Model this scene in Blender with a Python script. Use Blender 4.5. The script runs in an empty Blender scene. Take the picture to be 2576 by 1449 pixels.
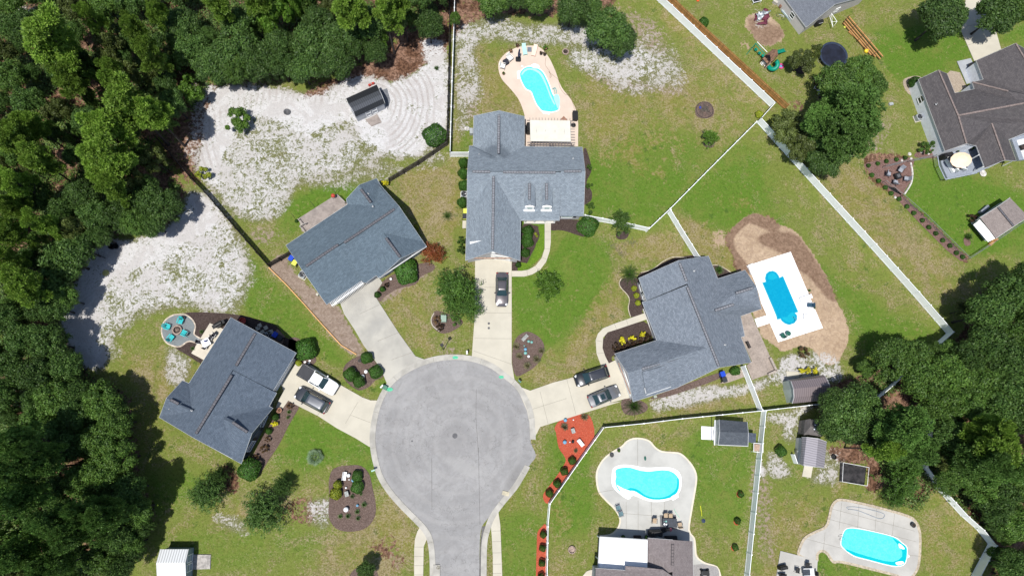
import bpy, math, random
import numpy as np
from mathutils import Vector, Matrix, noise as mnoise
C = bpy.context.scene.collection
sc = bpy.context.scene
# ------------------------------------------------------------------ camera
H = 98.0; FPX = 1718.0; W0, H0 = 2576.0, 1449.0
NAD = Vector((1175-1288, -(1085-724.5), -FPX)).normalized()
_Z = -NAD
_Y = (Vector((0,1,0)) - _Z*Vector((0,1,0)).dot(_Z)).normalized()
_X = _Y.cross(_Z)
RM = Matrix((_X, _Y, _Z))            # world from camera
cam_d = bpy.data.cameras.new('camera'); cam = bpy.data.objects.new('camera', cam_d); C.objects.link(cam)
cam.matrix_world = Matrix.Translation((0,0,H)) @ RM.to_4x4()
cam_d.sensor_width = 36; cam_d.sensor_fit = 'HORIZONTAL'; cam_d.lens = 36*FPX/W0
cam_d.clip_start = 1; cam_d.clip_end = 2000
sc.camera = cam
# ------------------------------------------------------------------ light
SUN = Vector((-0.17, -0.30, 1.0)).normalized()
w = bpy.data.worlds.new('World'); sc.world = w; w.use_nodes = True
nt = w.node_tree; nt.nodes.clear()
bg = nt.nodes.new('ShaderNodeBackground'); wo = nt.nodes.new('ShaderNodeOutputWorld')
sky = nt.nodes.new('ShaderNodeTexSky'); sky.sky_type = 'NISHITA'; sky.sun_disc = False
sky.sun_elevation = math.asin(SUN.z); sky.sun_rotation = math.atan2(SUN.x, SUN.y)
bg.inputs[1].default_value = 0.075
nt.links.new(sky.outputs[0], bg.inputs[0]); nt.links.new(bg.outputs[0], wo.inputs[0])
sl = bpy.data.lights.new('sun', 'SUN'); sl.energy = 3.5; sl.angle = math.radians(0.5); sl.color = (1.0, 0.965, 0.90)
so = bpy.data.objects.new('sun', sl); C.objects.link(so)
so.rotation_euler = SUN.to_track_quat('Z', 'Y').to_euler(); so.location = (0,0,60)
sc.view_settings.view_transform = 'Standard'; sc.view_settings.look = 'None'
sc.view_settings.exposure = 0.66; sc.view_settings.gamma = 1
sc.render.engine = 'CYCLES'
sc.cycles.max_bounces = 6; sc.cycles.diffuse_bounces = 3; sc.cycles.transparent_max_bounces = 4
sc.cycles.transmission_bounces = 3; sc.cycles.glossy_bounces = 2; sc.cycles.caustics_reflective = False; sc.cycles.caustics_refractive = False

# ------------------------------------------------------------------ photo survey -> ground coordinates
ZK = 1.0
def P(u, v, z=0.0):
    if ZK != 1 and z > 2.7: z = 2.7+(z-2.7)*ZK
    d = RM @ Vector((u-1288, -(v-724.5), -FPX))
    t = (z-H)/d.z
    return Vector((d.x*t, d.y*t, z))
def S(x0, y0, wd, rw=2576):
    k = wd/rw
    def f(*pts):
        out = []
        for p in pts:
            q = ((x0+p[0]*k)*0.858667, (y0+p[1]*k)*0.858667)
            out.append(q if len(p) == 2 else q+tuple(p[2:]))
        return out
    return f
def t(c, r): return S(1000*c, 562*r, 1000)
HA1 = S(460,900,420); HA2 = S(440,1080,440,1980); HB = S(830,510,440); HB2 = S(830,700,440)
HC1 = S(1340,310,440); HC2 = S(1340,550,440); HD1 = S(1780,730,520); HD2 = S(1780,950,520)
HE = S(2640,100,360,1298); PP = S(1440,120,280,2568); CR = S(820,1040,480); PL = S(2000,0,560)
DK = S(2600,400,400); BP = S(1640,1420,560); SH = S(2100,1080,560)
t00,t10,t20,t01,t11,t21,t02,t12,t22 = t(0,0),t(1,0),t(2,0),t(0,1),t(1,1),t(2,1),t(0,2),t(1,2),t(2,2)
def smooth(pts, n=4, closed=True):
    out = []; m = len(pts)
    rng = range(m) if closed else range(m-1)
    for i in rng:
        if closed: a,b,c,d = pts[i-1], pts[i], pts[(i+1)%m], pts[(i+2)%m]
        else: a,b,c,d = pts[max(i-1,0)], pts[i], pts[i+1], pts[min(i+2,m-1)]
        for k in range(n):
            s = k/n
            out.append(tuple(0.5*((2*b[j])+(-a[j]+c[j])*s+(2*a[j]-5*b[j]+4*c[j]-d[j])*s*s+(-a[j]+3*b[j]-3*c[j]+d[j])*s**3) for j in range(2)))
    if not closed: out.append(tuple(pts[-1][:2]))
    return out

# ------------------------------------------------------------------ materials
MATS = {}
KA = 0.75   # survey tones to albedo
def lin(c):
    return tuple((x/12.92 if x <= 0.04045 else ((x+0.055)/1.055)**2.4) for x in c)
def newmat(name):
    m = bpy.data.materials.new(name); m.use_nodes = True
    return m, m.node_tree, m.node_tree.nodes['Principled BSDF']
class NT:
    def __init__(s, tree): s.t = tree
    def n(s, typ, **kw):
        x = s.t.nodes.new(typ)
        for k, v in kw.items():
            if k.startswith('i_'): x.inputs[k[2:].replace('_',' ')].default_value = v
            else: setattr(x, k, v)
        return x
    def l(s, a, b): s.t.links.new(a, b)
    def noise(s, vec, scale, detail=3, rough=0.6, dist=0.0):
        x = s.n('ShaderNodeTexNoise'); x.inputs['Scale'].default_value = scale; x.inputs['Detail'].default_value = detail
        x.inputs['Roughness'].default_value = rough; x.inputs['Distortion'].default_value = dist
        if vec is not None: s.l(vec, x.inputs['Vector'])
        return x.outputs['Fac']
    def math(s, op, a, b=None, clamp=False):
        x = s.n('ShaderNodeMath', operation=op, use_clamp=clamp)
        for i, q in enumerate((a, b)):
            if q is None: continue
            if isinstance(q, (int, float)): x.inputs[i].default_value = q
            else: s.l(q, x.inputs[i])
        return x.outputs[0]
    def out(s, col, b): s.l(s.mix(1.0, col, (KA,KA,KA), 'MULTIPLY'), b.inputs['Base Color'])
    def step(s, v, lo, hi):
        x = s.n('ShaderNodeMapRange', interpolation_type='SMOOTHSTEP')
        x.inputs['From Min'].default_value = lo; x.inputs['From Max'].default_value = hi
        s.l(v, x.inputs['Value']); return x.outputs[0]
    def mix(s, f, a, b, mode='MIX'):
        x = s.n('ShaderNodeMix', data_type='RGBA', blend_type=mode)
        if isinstance(f, (int, float)): x.inputs[0].default_value = f
        else: s.l(f, x.inputs[0])
        for i, q in ((6, a), (7, b)):
            if isinstance(q, tuple): x.inputs[i].default_value = (*q[:3], 1)
            else: s.l(q, x.inputs[i])
        return x.outputs[2]
def mat(name, col, rough=0.7, var=0.12, scale=3.0, metal=0.0, spec=0.3, bump=0.0, col2=None, fine=None, coat=0.0, stretch=None):
    if name in MATS: return MATS[name]
    if max(col) < 0.795: col = tuple(c*KA for c in col); col2 = tuple(c*KA for c in col2) if col2 else None
    m, tr, b = newmat(name); N = NT(tr)
    b.inputs['Roughness'].default_value = rough; b.inputs['Metallic'].default_value = metal
    b.inputs['Specular IOR Level'].default_value = spec
    if coat: b.inputs['Coat Weight'].default_value = coat; b.inputs['Coat Roughness'].default_value = 0.05
    tc = N.n('ShaderNodeTexCoord'); vec = tc.outputs['Object']
    if stretch:
        mp = N.n('ShaderNodeMapping'); mp.inputs['Scale'].default_value = stretch; N.l(vec, mp.inputs['Vector']); vec = mp.outputs[0]
    n1 = N.noise(vec, scale, 4)
    c2 = col2 or tuple(max(0, c*(1-var*2.2)) for c in col)
    c1 = tuple(min(1, c*(1+var)) for c in col)
    col_o = N.mix(N.step(n1, 0.32, 0.68), c2, c1)
    if fine:
        n2 = N.noise(vec, fine, 2)
        col_o = N.mix(0.35, col_o, N.mix(N.step(n2, 0.3, 0.7), tuple(c*0.6 for c in col), tuple(min(1,c*1.35) for c in col)))
    N.l(col_o, b.inputs['Base Color'])
    if bump:
        bp = N.n('ShaderNodeBump'); bp.inputs['Strength'].default_value = bump; bp.inputs['Distance'].default_value = 0.05
        N.l(N.noise(vec, scale*6, 3), bp.inputs['Height']); N.l(bp.outputs[0], b.inputs['Normal'])
    MATS[name] = m; return m

def stain(m, u, v, r, col, amt=0.5, sy=1.0, rz=0.0):
    # worn or blackened patch with its own ragged outline
    tr = m.node_tree; N = NT(tr); b = tr.nodes['Principled BSDF']; src = b.inputs['Base Color'].links[0].from_socket
    pos = N.n('ShaderNodeNewGeometry').outputs['Position']; c = P(u, v); mp = N.n('ShaderNodeMapping', vector_type='TEXTURE'); mp.inputs['Location'].default_value = (c.x,c.y,0); mp.inputs['Rotation'].default_value = (0,0,rz); mp.inputs['Scale'].default_value = (r,r*sy,100)
    N.l(pos, mp.inputs['Vector']); ln = N.n('ShaderNodeVectorMath', operation='LENGTH'); N.l(mp.outputs[0], ln.inputs[0])
    d = N.math('ADD', ln.outputs['Value'], N.math('MULTIPLY', N.math('SUBTRACT', N.noise(pos, 0.9, 5, 0.7, 0.8), 0.5), 1.3))
    N.l(N.mix(N.math('MULTIPLY', N.math('SUBTRACT', 1.0, N.step(d, 0.35, 1.05)), amt), src, col), b.inputs['Base Color'])
# ------------------------------------------------------------------ objects
def setp(o, label=None, cat=None, group=None, kind=None):
    if label: o['label'] = label
    if cat: o['category'] = cat
    if group: o['group'] = group
    if kind: o['kind'] = kind
    return o
def empty(name, loc, rz=0.0, label=None, cat=None, group=None, scale=None):
    o = bpy.data.objects.new(name, None); C.objects.link(o); o.location = loc; o.rotation_euler = (0,0,rz)
    o.empty_display_size = 0.3
    if scale: o.scale = scale
    return setp(o, label, cat, group)
class MB:
    def __init__(s): s.v = []; s.f = []; s.m = []; s.cur = 0
    def add(s, vs, fs):
        b = len(s.v); s.v += [tuple(x) for x in vs]; s.f += [tuple(b+i for i in f) for f in fs]; s.m += [s.cur]*len(fs); return s
    def box(s, c, d, rz=0.0, rx=0.0, ry=0.0):
        R = Matrix.Rotation(rz,3,'Z') @ Matrix.Rotation(ry,3,'Y') @ Matrix.Rotation(rx,3,'X'); c = Vector(c)
        vs = [c + R @ Vector((sx*d[0]/2, sy*d[1]/2, sz*d[2]/2)) for sz in (-1,1) for sy in (-1,1) for sx in (-1,1)]
        return s.add(vs, [(0,2,3,1),(4,5,7,6),(0,1,5,4),(2,6,7,3),(0,4,6,2),(1,3,7,5)])
    def rbox(s, c, d, r=0.05, rz=0.0, n=3, taper=1.0):
        # box with rounded vertical corners and a small top chamfer
        c = Vector(c); R = Matrix.Rotation(rz,3,'Z'); hx, hy, hz = d[0]/2, d[1]/2, d[2]/2; ch = min(r*0.5, hz*0.5)
        def ring(z, k, tp=1.0):
            out = []
            for qx, qy, a0 in ((1,1,0),(-1,1,90),(-1,-1,180),(1,-1,270)):
                for i in range(n+1):
                    a = math.radians(a0+90*i/n)
                    out.append(c + R @ Vector(((qx*(hx-r)+math.cos(a)*(r-k))*tp, (qy*(hy-r)+math.sin(a)*(r-k))*tp, z)))
            return out
        rs = [ring(-hz,0), ring(hz-ch,0,taper), ring(hz,ch*0.8,taper)]; m = len(rs[0]); vs = sum(rs, [])
        fs = [(k*m+i, k*m+(i+1)%m, (k+1)*m+(i+1)%m, (k+1)*m+i) for k in range(2) for i in range(m)]
        fs += [tuple(range(2*m,3*m)), tuple(reversed(range(m)))]
        return s.add(vs, fs)
    def tube(s, pts, rad, n=8, closed=False, caps=True):
        pts = [Vector(p) for p in pts]; m = len(pts)
        if not hasattr(rad, '__len__'): rad = [rad]*m
        vs = []; ref = Vector((0,0,1))
        for i, p in enumerate(pts):
            a = pts[i-1] if (i > 0 or closed) else p
            b = pts[(i+1)%m] if (i < m-1 or closed) else p
            d = (b-a); d = d.normalized() if d.length > 1e-9 else Vector((0,0,1))
            rr = ref if abs(d.dot(ref)) < 0.95 else Vector((1,0,0))
            x = d.cross(rr).normalized(); y = x.cross(d)
            for k in range(n):
                an = 2*math.pi*k/n; vs.append(p + (x*math.cos(an)+y*math.sin(an))*rad[i])
        fs = []
        for i in range(m if closed else m-1):
            j = (i+1) % m
            for k in range(n): fs.append((i*n+k, i*n+(k+1)%n, j*n+(k+1)%n, j*n+k))
        if not closed and caps: fs += [tuple(reversed(range(n))), tuple((m-1)*n+k for k in range(n))]
        return s.add(vs, fs)
    def lathe(s, c, prof, n=20, cap=True, sy=1.0, rz=0.0):
        c = Vector(c); vs = []; R = Matrix.Rotation(rz,3,'Z')
        for r, z in prof:
            for k in range(n):
                a = 2*math.pi*k/n; vs.append(c + R @ Vector((r*math.cos(a), r*sy*math.sin(a), z)))
        fs = [(i*n+k, i*n+(k+1)%n, (i+1)*n+(k+1)%n, (i+1)*n+k) for i in range(len(prof)-1) for k in range(n)]
        if cap: fs += [tuple((len(prof)-1)*n+k for k in range(n)), tuple(reversed(range(n)))]
        return s.add(vs, fs)
    def prism(s, poly, z0, z1, zs=None):
        m = len(poly); A = sum(poly[i-1][0]*poly[i][1]-poly[i][0]*poly[i-1][1] for i in range(m))
        if A < 0:
            poly = list(reversed(poly)); zs = list(reversed(zs)) if zs else None
        vs = [(p[0],p[1],z0) for p in poly] + [(p[0],p[1],(zs[i] if zs else z1)) for i, p in enumerate(poly)]
        fs = [tuple(range(m,2*m)), tuple(reversed(range(m)))] + [(i,(i+1)%m,m+(i+1)%m,m+i) for i in range(m)]
        return s.add(vs, fs)
    def obj(s, name, mats, parent=None, smooth=False, bevel=0.0, sub=0, label=None, cat=None, group=None, kind=None, loc=None, rz=0.0):
        me = bpy.data.meshes.new(name); me.from_pydata(s.v, [], s.f)
        for q in (mats if isinstance(mats, (list,tuple)) else [mats]): me.materials.append(q)
        if any(s.m): me.polygons.foreach_set('material_index', s.m)
        if smooth: me.polygons.foreach_set('use_smooth', [True]*len(me.polygons))
        me.update()
        o = bpy.data.objects.new(name, me); C.objects.link(o)
        if parent is not None: o.parent = parent
        if loc is not None: o.location = loc; o.rotation_euler = (0,0,rz)
        if bevel:
            b = o.modifiers.new('bevel','BEVEL'); b.width = bevel; b.segments = 2; b.limit_method = 'ANGLE'
        if sub:
            u = o.modifiers.new('sub','SUBSURF'); u.levels = sub; u.render_levels = sub
        return setp(o, label, cat, group, kind)
def copy_tree(o, parent=None):
    c = o.copy(); C.objects.link(c)
    if parent is not None: c.parent = parent; c.matrix_parent_inverse = o.matrix_parent_inverse
    for ch in list(o.children): copy_tree(ch, c)
    return c
def sheet(name, poly, z, m, thick=0.06, bottom=None, **kw):
    # paving slab or bed laid on the ground, polygon in survey coordinates
    pts = [P(*q[:2]) for q in poly]
    b = MB(); b.prism([(p.x,p.y) for p in pts], (z-thick) if bottom is None else bottom, z)
    return b.obj(name, m, **kw)
def offs(pts, d):
    # offset a closed world polygon outward by d
    n = len(pts); A = sum(pts[i-1][0]*pts[i][1]-pts[i][0]*pts[i-1][1] for i in range(n)); sgn = 1 if A > 0 else -1
    out = []
    for i in range(n):
        a, b, c = pts[i-1], pts[i], pts[(i+1)%n]
        e1 = Vector((b[0]-a[0], b[1]-a[1])); e2 = Vector((c[0]-b[0], c[1]-b[1]))
        if e1.length < 1e-6 or e2.length < 1e-6: out.append((b[0],b[1])); continue
        e1.normalize(); e2.normalize(); n1 = Vector((e1.y,-e1.x))*sgn; n2 = Vector((e2.y,-e2.x))*sgn
        nn = n1+n2
        if nn.length < 0.3: nn = n1
        nn.normalize(); k = d/max(0.45, nn.dot(n1)); out.append((b[0]+nn.x*k, b[1]+nn.y*k))
    return out

def onplane(tri, q, dz=0.0):
    a, b, c = [P(*x) for x in tri]; n = (b-a).cross(c-a); o = Vector((0,0,H)); d = P(q[0], q[1], 0)-o
    t_ = (a-o).dot(n)/d.dot(n); z = (o+d*t_).z; return (q[0], q[1], (2.7+(z-2.7)/ZK if z > 2.7 else z)+dz)
# ================================================================== GROUND
FOREST_L = [(-200,-200),(1128,-200),(1128,40),(1060,95),(1000,115),(925,150),(880,170),(800,205),(730,212),(690,195),(640,205),(545,205),(520,240),(500,275),(470,300),(430,330),(385,340),(400,390),(430,420),(462,470),(450,520),(420,560),(375,585),(320,590),(240,620),(222,660),(195,725),(160,775),(165,830),(200,900),(250,960),(325,1000),(338,1100),(345,1200),(375,1260),(385,1330),(350,1400),(318,1449),(300,1700),(-200,1700)]
FOREST_R = [(2800,640),(2576,690),(2470,740),(2440,800),(2395,865),(2320,870),(2215,880),(2200,930),(2110,960),(2070,1000),(2060,1060),(2090,1100),(2160,1130),(2215,1190),(2230,1250),(2300,1270),(2350,1230),(2400,1270),(2500,1370),(2490,1449),(2480,1700),(2800,1700)]
ch = {}
SANDY = [
 ([(500,225),(640,222),(730,235),(850,225),(940,200),(1060,180),(1125,135),(1130,330),(1060,385),(960,400),(880,420),(780,440),(730,480),(710,550),(640,560),(570,530),(520,460),(470,400),(440,350),(470,300)],16,0.54),
 ([(520,222),(640,215),(720,232),(800,238),(870,195),(930,188),(1010,203),(1065,165),(1125,128),(1130,250),(1115,325),(1060,380),(1010,388),(960,380),(900,350),(880,300),(820,310),(760,330),(700,300),(640,290),(600,330),(560,400),(545,470),(510,440),(490,400),(500,350),(510,300),(535,255)],14,1.0),
 ([(560,300),(700,290),(860,310),(900,380),(860,420),(760,430),(720,470),(705,540),(640,555),(580,530),(530,470),(545,380)],16,0.62),
 ([(700,330),(900,360),(1000,420),(1080,370),(1110,400),(960,450),(800,470),(720,440)],30,0.42),
 ([(580,230),(700,250),(830,250),(850,300),(760,320),(640,300),(560,330)],20,0.5),
 ([(235,640),(270,610),(330,602),(420,565),(460,510),(475,470),(520,500),(545,580),(470,620),(420,660),(370,680),(300,700),(270,760),(250,840),(275,900),(250,930),(205,910),(172,850),(158,800),(190,730),(220,670)],14,1.0),
 ([(470,460),(560,520),(610,620),(640,700),(610,770),(520,785),(430,790),(350,800),(290,870),(300,900),(240,925),(200,800),(300,640),(420,570)],30,0.68),
 ([(1150,90),(1190,55),(1300,40),(1400,45),(1500,62),(1560,90),(1500,120),(1420,105),(1330,100),(1240,95),(1200,120),(1190,165),(1155,180)],16,0.58),
 ([(1440,110),(1480,180),(1560,205),(1650,180),(1620,90),(1560,110)],20,0.62),
 ([(1480,160),(1560,230),(1640,240),(1700,180),(1640,90),(1500,110)],26,0.5),
 (t10((1850,180),(2250,180),(2500,350),(2500,700),(2250,600),(2000,650),(1850,450)),40,0.42),
 ([(1150,110),(1200,150),(1190,260),(1150,350),(1145,200)],16,0.52),
 (HD2((560,1160),(900,1000),(1300,915),(1700,870),(2000,850),(2200,800),(2576,660),(2576,800),(2100,960),(1600,1100),(1000,1240),(700,1300),(600,1260)),12,0.6),
 (HD2((2576,640),(2700,560),(2750,700),(2576,820)),10,0.7),
 (t21((740,1250),(900,1230),(1100,1220),(1180,1300),(1170,1448),(700,1448),(720,1330)),9,0.62),
 (t22((660,230),(900,190),(1010,180),(930,260),(890,330),(880,460),(800,440),(780,330),(690,300)),14,0.58),
 (t22((680,560),(800,600),(860,700),(760,730),(670,690)),14,0.55),
 (t22((1080,480),(1190,520),(1170,720),(1100,760),(990,700),(1060,600)),14,0.52),
 (t22((590,610),(640,640),(630,720),(590,700)),6,0.7),
 (t02((1600,1000),(1800,1000),(1900,1120),(1700,1110)),14,0.5),
 (t02((2330,900),(2500,900),(2480,1080),(2350,1060)),14,0.55),
 (t01((1250,1180),(1400,1230),(1380,1400),(1250,1440)),14,0.55),
 (t10((630,300),(800,300),(800,560),(700,700),(650,560)),12,0.8),
 (t20((540,70),(660,80),(640,180),(560,180)),8,0.3),
 (t00((0,60),(260,60),(300,110),(200,150),(60,120)),12,0.7),
]
STRAW = [
 ([(800,212),(860,190),(930,150),(1000,112),(1060,92),(1128,55),(1128,130),(1060,172),(1000,206),(930,196),(870,212)],7,0.95),
 ([(395,345),(440,300),(500,280),(520,330),(500,400),(490,450),(455,440)],14,0.75),
 ([(505,215),(560,220),(560,245),(515,300),(480,300)],8,0.8),
 (t10((220,430),(420,330),(560,240),(700,250),(780,100),(815,100),(810,310),(700,350),(600,470),(480,560),(380,540),(270,490)),9,1.0),
 (t10((870,-100),(2050,-100),(1950,100),(1500,85),(1200,100),(1000,180),(880,270)),10,0.85),
 (t00((1550,790),(1700,770),(2000,640),(2150,560),(2150,620),(1900,700),(1700,800),(1540,900)),9,0.7),
 (t00((2250,740),(2500,620),(2500,700),(2400,780)),8,0.8),
 (t22((1090,470),(1350,470),(1520,560),(1520,780),(1390,780),(1390,610),(1190,590)),10,0.95),
 (t02((1650,600),(1790,650),(1800,800),(1700,830),(1680,720)),12,0.7),
 (t02((2150,880),(2330,850),(2480,940),(2400,1060),(2200,1050)),18,0.55),
 (t12((200,1180),(420,1150),(500,1250),(480,1370),(380,1390),(280,1290)),24,0.5),
 (t21((335,330),(480,190),(600,165),(760,245),(700,290),(520,230),(430,300),(400,380),(440,480),(520,600),(400,600),(380,480)),7,0.9),
 (t21((700,300),(900,300),(960,400),(1030,520),(1100,700),(1150,850),(1080,820),(980,640),(880,560),(780,440),(640,400),(600,340)),12,0.9),
 (t20((1370,1270),(1420,1150),(1720,1190),(1735,1260),(1730,1350),(1660,1470),(1600,1470),(1440,1380)),3,0.75),
 (t21((1530,-60),(1640,-10),(2170,490),(2110,525),(1950,370),(1700,130)),3,0.7),
 (t20((500,120),(600,130),(780,210),(640,340),(530,260)),8,0.5),
 (t20((820,780),(900,800),(900,880),(840,860)),8,0.5),
 (t11((2120,600),(2160,400),(2000,350),(2080,250)),30,0.2),
 ([(1010,90),(1128,30),(1128,110),(1070,130)],10,0.9),
 (FOREST_L,14,0.75),(FOREST_R,10,0.8),
 ([(2440,860),(2480,800),(2540,900),(2440,960)],10,0.5),
]
DIRT = [
 (t21((350,330),(420,230),(540,160),(620,175),(760,245),(880,290),(960,400),(1030,520),(1100,680),(1150,830),(1190,930),(1240,1080),(1210,1200),(1150,1300),(1060,1300),(980,1200),(860,1180),(760,1210),(680,1150),(600,1090),(560,1020),(420,600),(380,450)),6,1.0),
 (t21((230,280),(330,250),(360,330),(330,420),(240,400)),12,0.55),
 (PL((850,230),(960,160),(1160,160),(1370,380),(1300,520),(1100,600),(950,450),(850,330)),9,0.85),
 (PL((750,560),(880,520),(900,660),(780,680)),8,0.5),
]
BARE = [
 (t10((1850,450),(2000,560),(2200,560),(2500,680),(2480,760),(2200,700),(1950,640)),30,0.62),
 (t10((2080,40),(2300,60),(2420,250),(2380,420),(2250,300)),30,0.55),
 (t10((880,560),(1000,580),(1010,860),(900,900)),24,0.5),
 (t12((300,1180),(440,1200),(480,1380),(400,1390)),20,0.5),
 ([(676,673),(720,640),(742,690),(832,765),(850,772),(915,880),(895,890),(858,868),(800,806),(766,766),(720,715)],6,1.0),
 (t11((290,800),(330,700),(600,600),(700,560),(720,600),(560,700),(330,840)),8,0.75),
 (t11((700,1180),(760,1080),(860,1100),(860,1230),(780,1240)),14,0.45),
 (t01((1990,430),(2100,400),(2150,330),(2000,270),(1900,350)),14,0.5),
 (t20((1380,960),(1560,960),(1530,1100),(1400,1250),(1360,1100)),20,0.5),
 (t20((250,350),(450,250),(480,480),(300,500)),0,0.0),
 (t11((1500,0),(1500,1),(1501,1)),1,0.0),
 (t22((560,600),(700,700),(740,900),(640,1300),(560,1250),(520,1000)),26,0.5),
 (t01((2576,1160),(2500,1100),(2490,1000)),1,0.0),
]
LUSH = [
 ([(715,510),(780,470),(860,440),(900,460),(880,520),(760,580),(720,590)],24,0.9),
 ([(1290,650),(1370,700),(1400,600),(1500,590),(1560,640),(1540,760),(1420,840),(1330,890),(1290,900)],26,0.85),
 ([(1290,560),(1400,570),(1370,600),(1345,660),(1300,690)],6,1.0),
 ([(1490,380),(1620,330),(1760,390),(1700,520),(1640,570),(1490,540)],34,0.8),
 ([(1700,500),(1850,350),(1930,400),(2000,540),(2150,760),(2350,850),(2200,960),(2130,880),(2060,700),(1950,550),(1830,560)],34,0.75),
 ([(2280,300),(2050,560),(2170,600),(2100,500)],1,0.0),
 ([(2290,440),(2380,420),(2576,470),(2576,600),(2440,640),(2300,520)],24,0.95),
 ([(2200,80),(2400,60),(2460,150),(2300,200),(2220,180)],30,0.9),
 ([(2500,100),(2576,60),(2576,120)],20,0.9),
 ([(2450,650),(2576,600),(2576,690),(2400,720)],30,0.6),
 ([(600,640),(700,720),(860,880),(850,900),(740,850),(640,780),(600,700)],20,0.65),
 ([(700,1060),(760,1040),(930,1130),(950,1230),(880,1180),(720,1180)],24,0.8),
 ([(1000,880),(1050,870),(1090,890),(1060,905)],14,0.5),
 ([(860,950),(940,985),(960,990),(975,940),(900,990)],12,0.6),
 ([(400,1160),(520,1200),(460,1260),(380,1300),(350,1180)],26,0.5),
 ([(1390,1090),(1520,1090),(1490,1200),(1500,1320),(1400,1330),(1380,1240)],24,0.75),
 ([(1740,1080),(1900,1100),(1880,1300),(1760,1300)],30,0.6),
 ([(1270,1300),(1380,1290),(1370,1449),(1260,1449)],20,0.5),
 ([(1180,330),(1190,260),(1140,390),(1185,400)],16,0.5),
 ([(2000,1060),(2060,1200),(1960,1260)],20,0.3),
 ([(400,1370),(700,1320),(900,1380),(600,1449),(420,1449)],30,0.35),
 ([(2050,1350),(2300,1449),(2040,1500)],20,0.6),
]
DRY = [
 ([(1000,450),(1110,400),(1150,400),(1150,640),(1080,600),(1020,520)],20,0.85),
 ([(1140,140),(1300,110),(1260,180),(1300,280),(1190,290),(1140,360)],20,0.6),
 ([(1460,200),(1600,130),(1900,330),(1700,420),(1600,470),(1460,330)],34,0.55),
 ([(1650,30),(1750,60),(1930,270),(1870,290)],20,0.5),
 ([(1340,980),(1400,900),(1500,760),(1560,680),(1600,720),(1560,780),(1500,830),(1420,960)],20,0.85),
 ([(1540,640),(1640,580),(1740,640),(1620,660)],16,0.8),
 ([(1700,530),(1840,600),(1830,700),(1760,620)],16,0.8),
 ([(2060,440),(2200,430),(2250,520),(2420,650),(2440,760),(2340,740),(2180,580)],30,0.7),
 ([(820,1370),(1000,1250),(1050,1330),(1000,1449),(840,1449)],30,0.7),
 ([(820,1240),(720,1260),(600,1320),(560,1290),(700,1230)],24,0.6),
 ([(1380,1250),(1440,1260),(1430,1449),(1380,1440)],30,0.3),
 (t12((60,1100),(300,900),(560,1050),(560,1300),(300,1200)),28,0.6),
 ([(400,900),(520,900),(480,960),(400,1010),(300,940),(280,900)],30,0.45),
 ([(1280,930),(1350,870),(1440,900),(1330,980)],20,0.5),
 ([(960,740),(1080,700),(1090,880),(1030,850)],26,0.55),
 (HD2((900,1240),(1600,1100),(2100,960),(2200,1150),(1200,1300)),14,0.7),
 (HD2((600,1130),(1300,880),(1620,800),(1660,860),(1000,990)),8,0.5),
 ([(2430,650),(2530,640),(2560,700),(2500,740)],20,0.6),
 ([(1950,1240),(2000,1250),(2060,1300),(1970,1449),(1900,1449)],30,0.5),
 ([(2360,1180),(2500,1360),(2330,1449),(2330,1300)],24,0.4),
 ([(560,700),(620,770),(650,820),(700,880),(640,790),(600,740)],14,0.6),
]
TYRE = [(t10((-100,560),(150,500),(330,530),(480,580),(640,540),(700,620),(700,900),(600,1050),(480,1160),(350,1100),(380,900),(380,720),(280,640),(60,640),(-160,800),(-200,700)),14,1.0),
        (t00((1480,1250),(1530,950),(1700,800),(2000,680),(2250,640),(2250,740),(1900,790),(1700,880),(1640,1050),(1640,1300)),10,0.8)]
FOR = [(FOREST_L,10,1.0),(FOREST_R,10,1.0),(t20((620,800),(900,820),(1100,600),(1450,620),(1480,1000),(1330,1200),(1050,1330),(900,1200)),10,1.0)]
def axis(lo, hi, st, far):
    a = list(np.arange(lo, hi+1e-6, st)); g = st
    lo_, hi_ = [], []
    x = lo
    while x > -far: g *= 1.35; x -= g; lo_.append(x)
    g = st; x = hi
    while x < far: g *= 1.35; x += g; hi_.append(x)
    return np.array(list(reversed(lo_))+a+hi_)
xs = axis(-82, 98, 0.42, 900); ys = axis(-30, 84, 0.42, 900)
GX, GY = np.meshgrid(xs, ys); gx = GX.ravel(); gy = GY.ravel()
Rn = np.array([list(r) for r in RM])
D = np.stack([gx, gy, np.full_like(gx, -H)], 1) @ Rn     # camera space (R^T d)
dep = -D[:,2]; dep = np.where(dep < 5, 5, dep)
gu = 1288 + FPX*D[:,0]/dep; gv = 724.5 - FPX*D[:,1]/dep
rs_ = np.random.RandomState(5)
wob = np.zeros_like(gu); wob2 = np.zeros_like(gu)
for k in range(10):
    f_ = 0.01*1.45**k; a_ = 11/1.35**k
    th = rs_.rand(4)*6.28
    wob += a_*np.sin(f_*(gu*math.cos(th[0])+gv*math.sin(th[0]))+th[1]); wob2 += a_*np.sin(f_*(gu*math.cos(th[2])+gv*math.sin(th[2]))+th[3])
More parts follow.
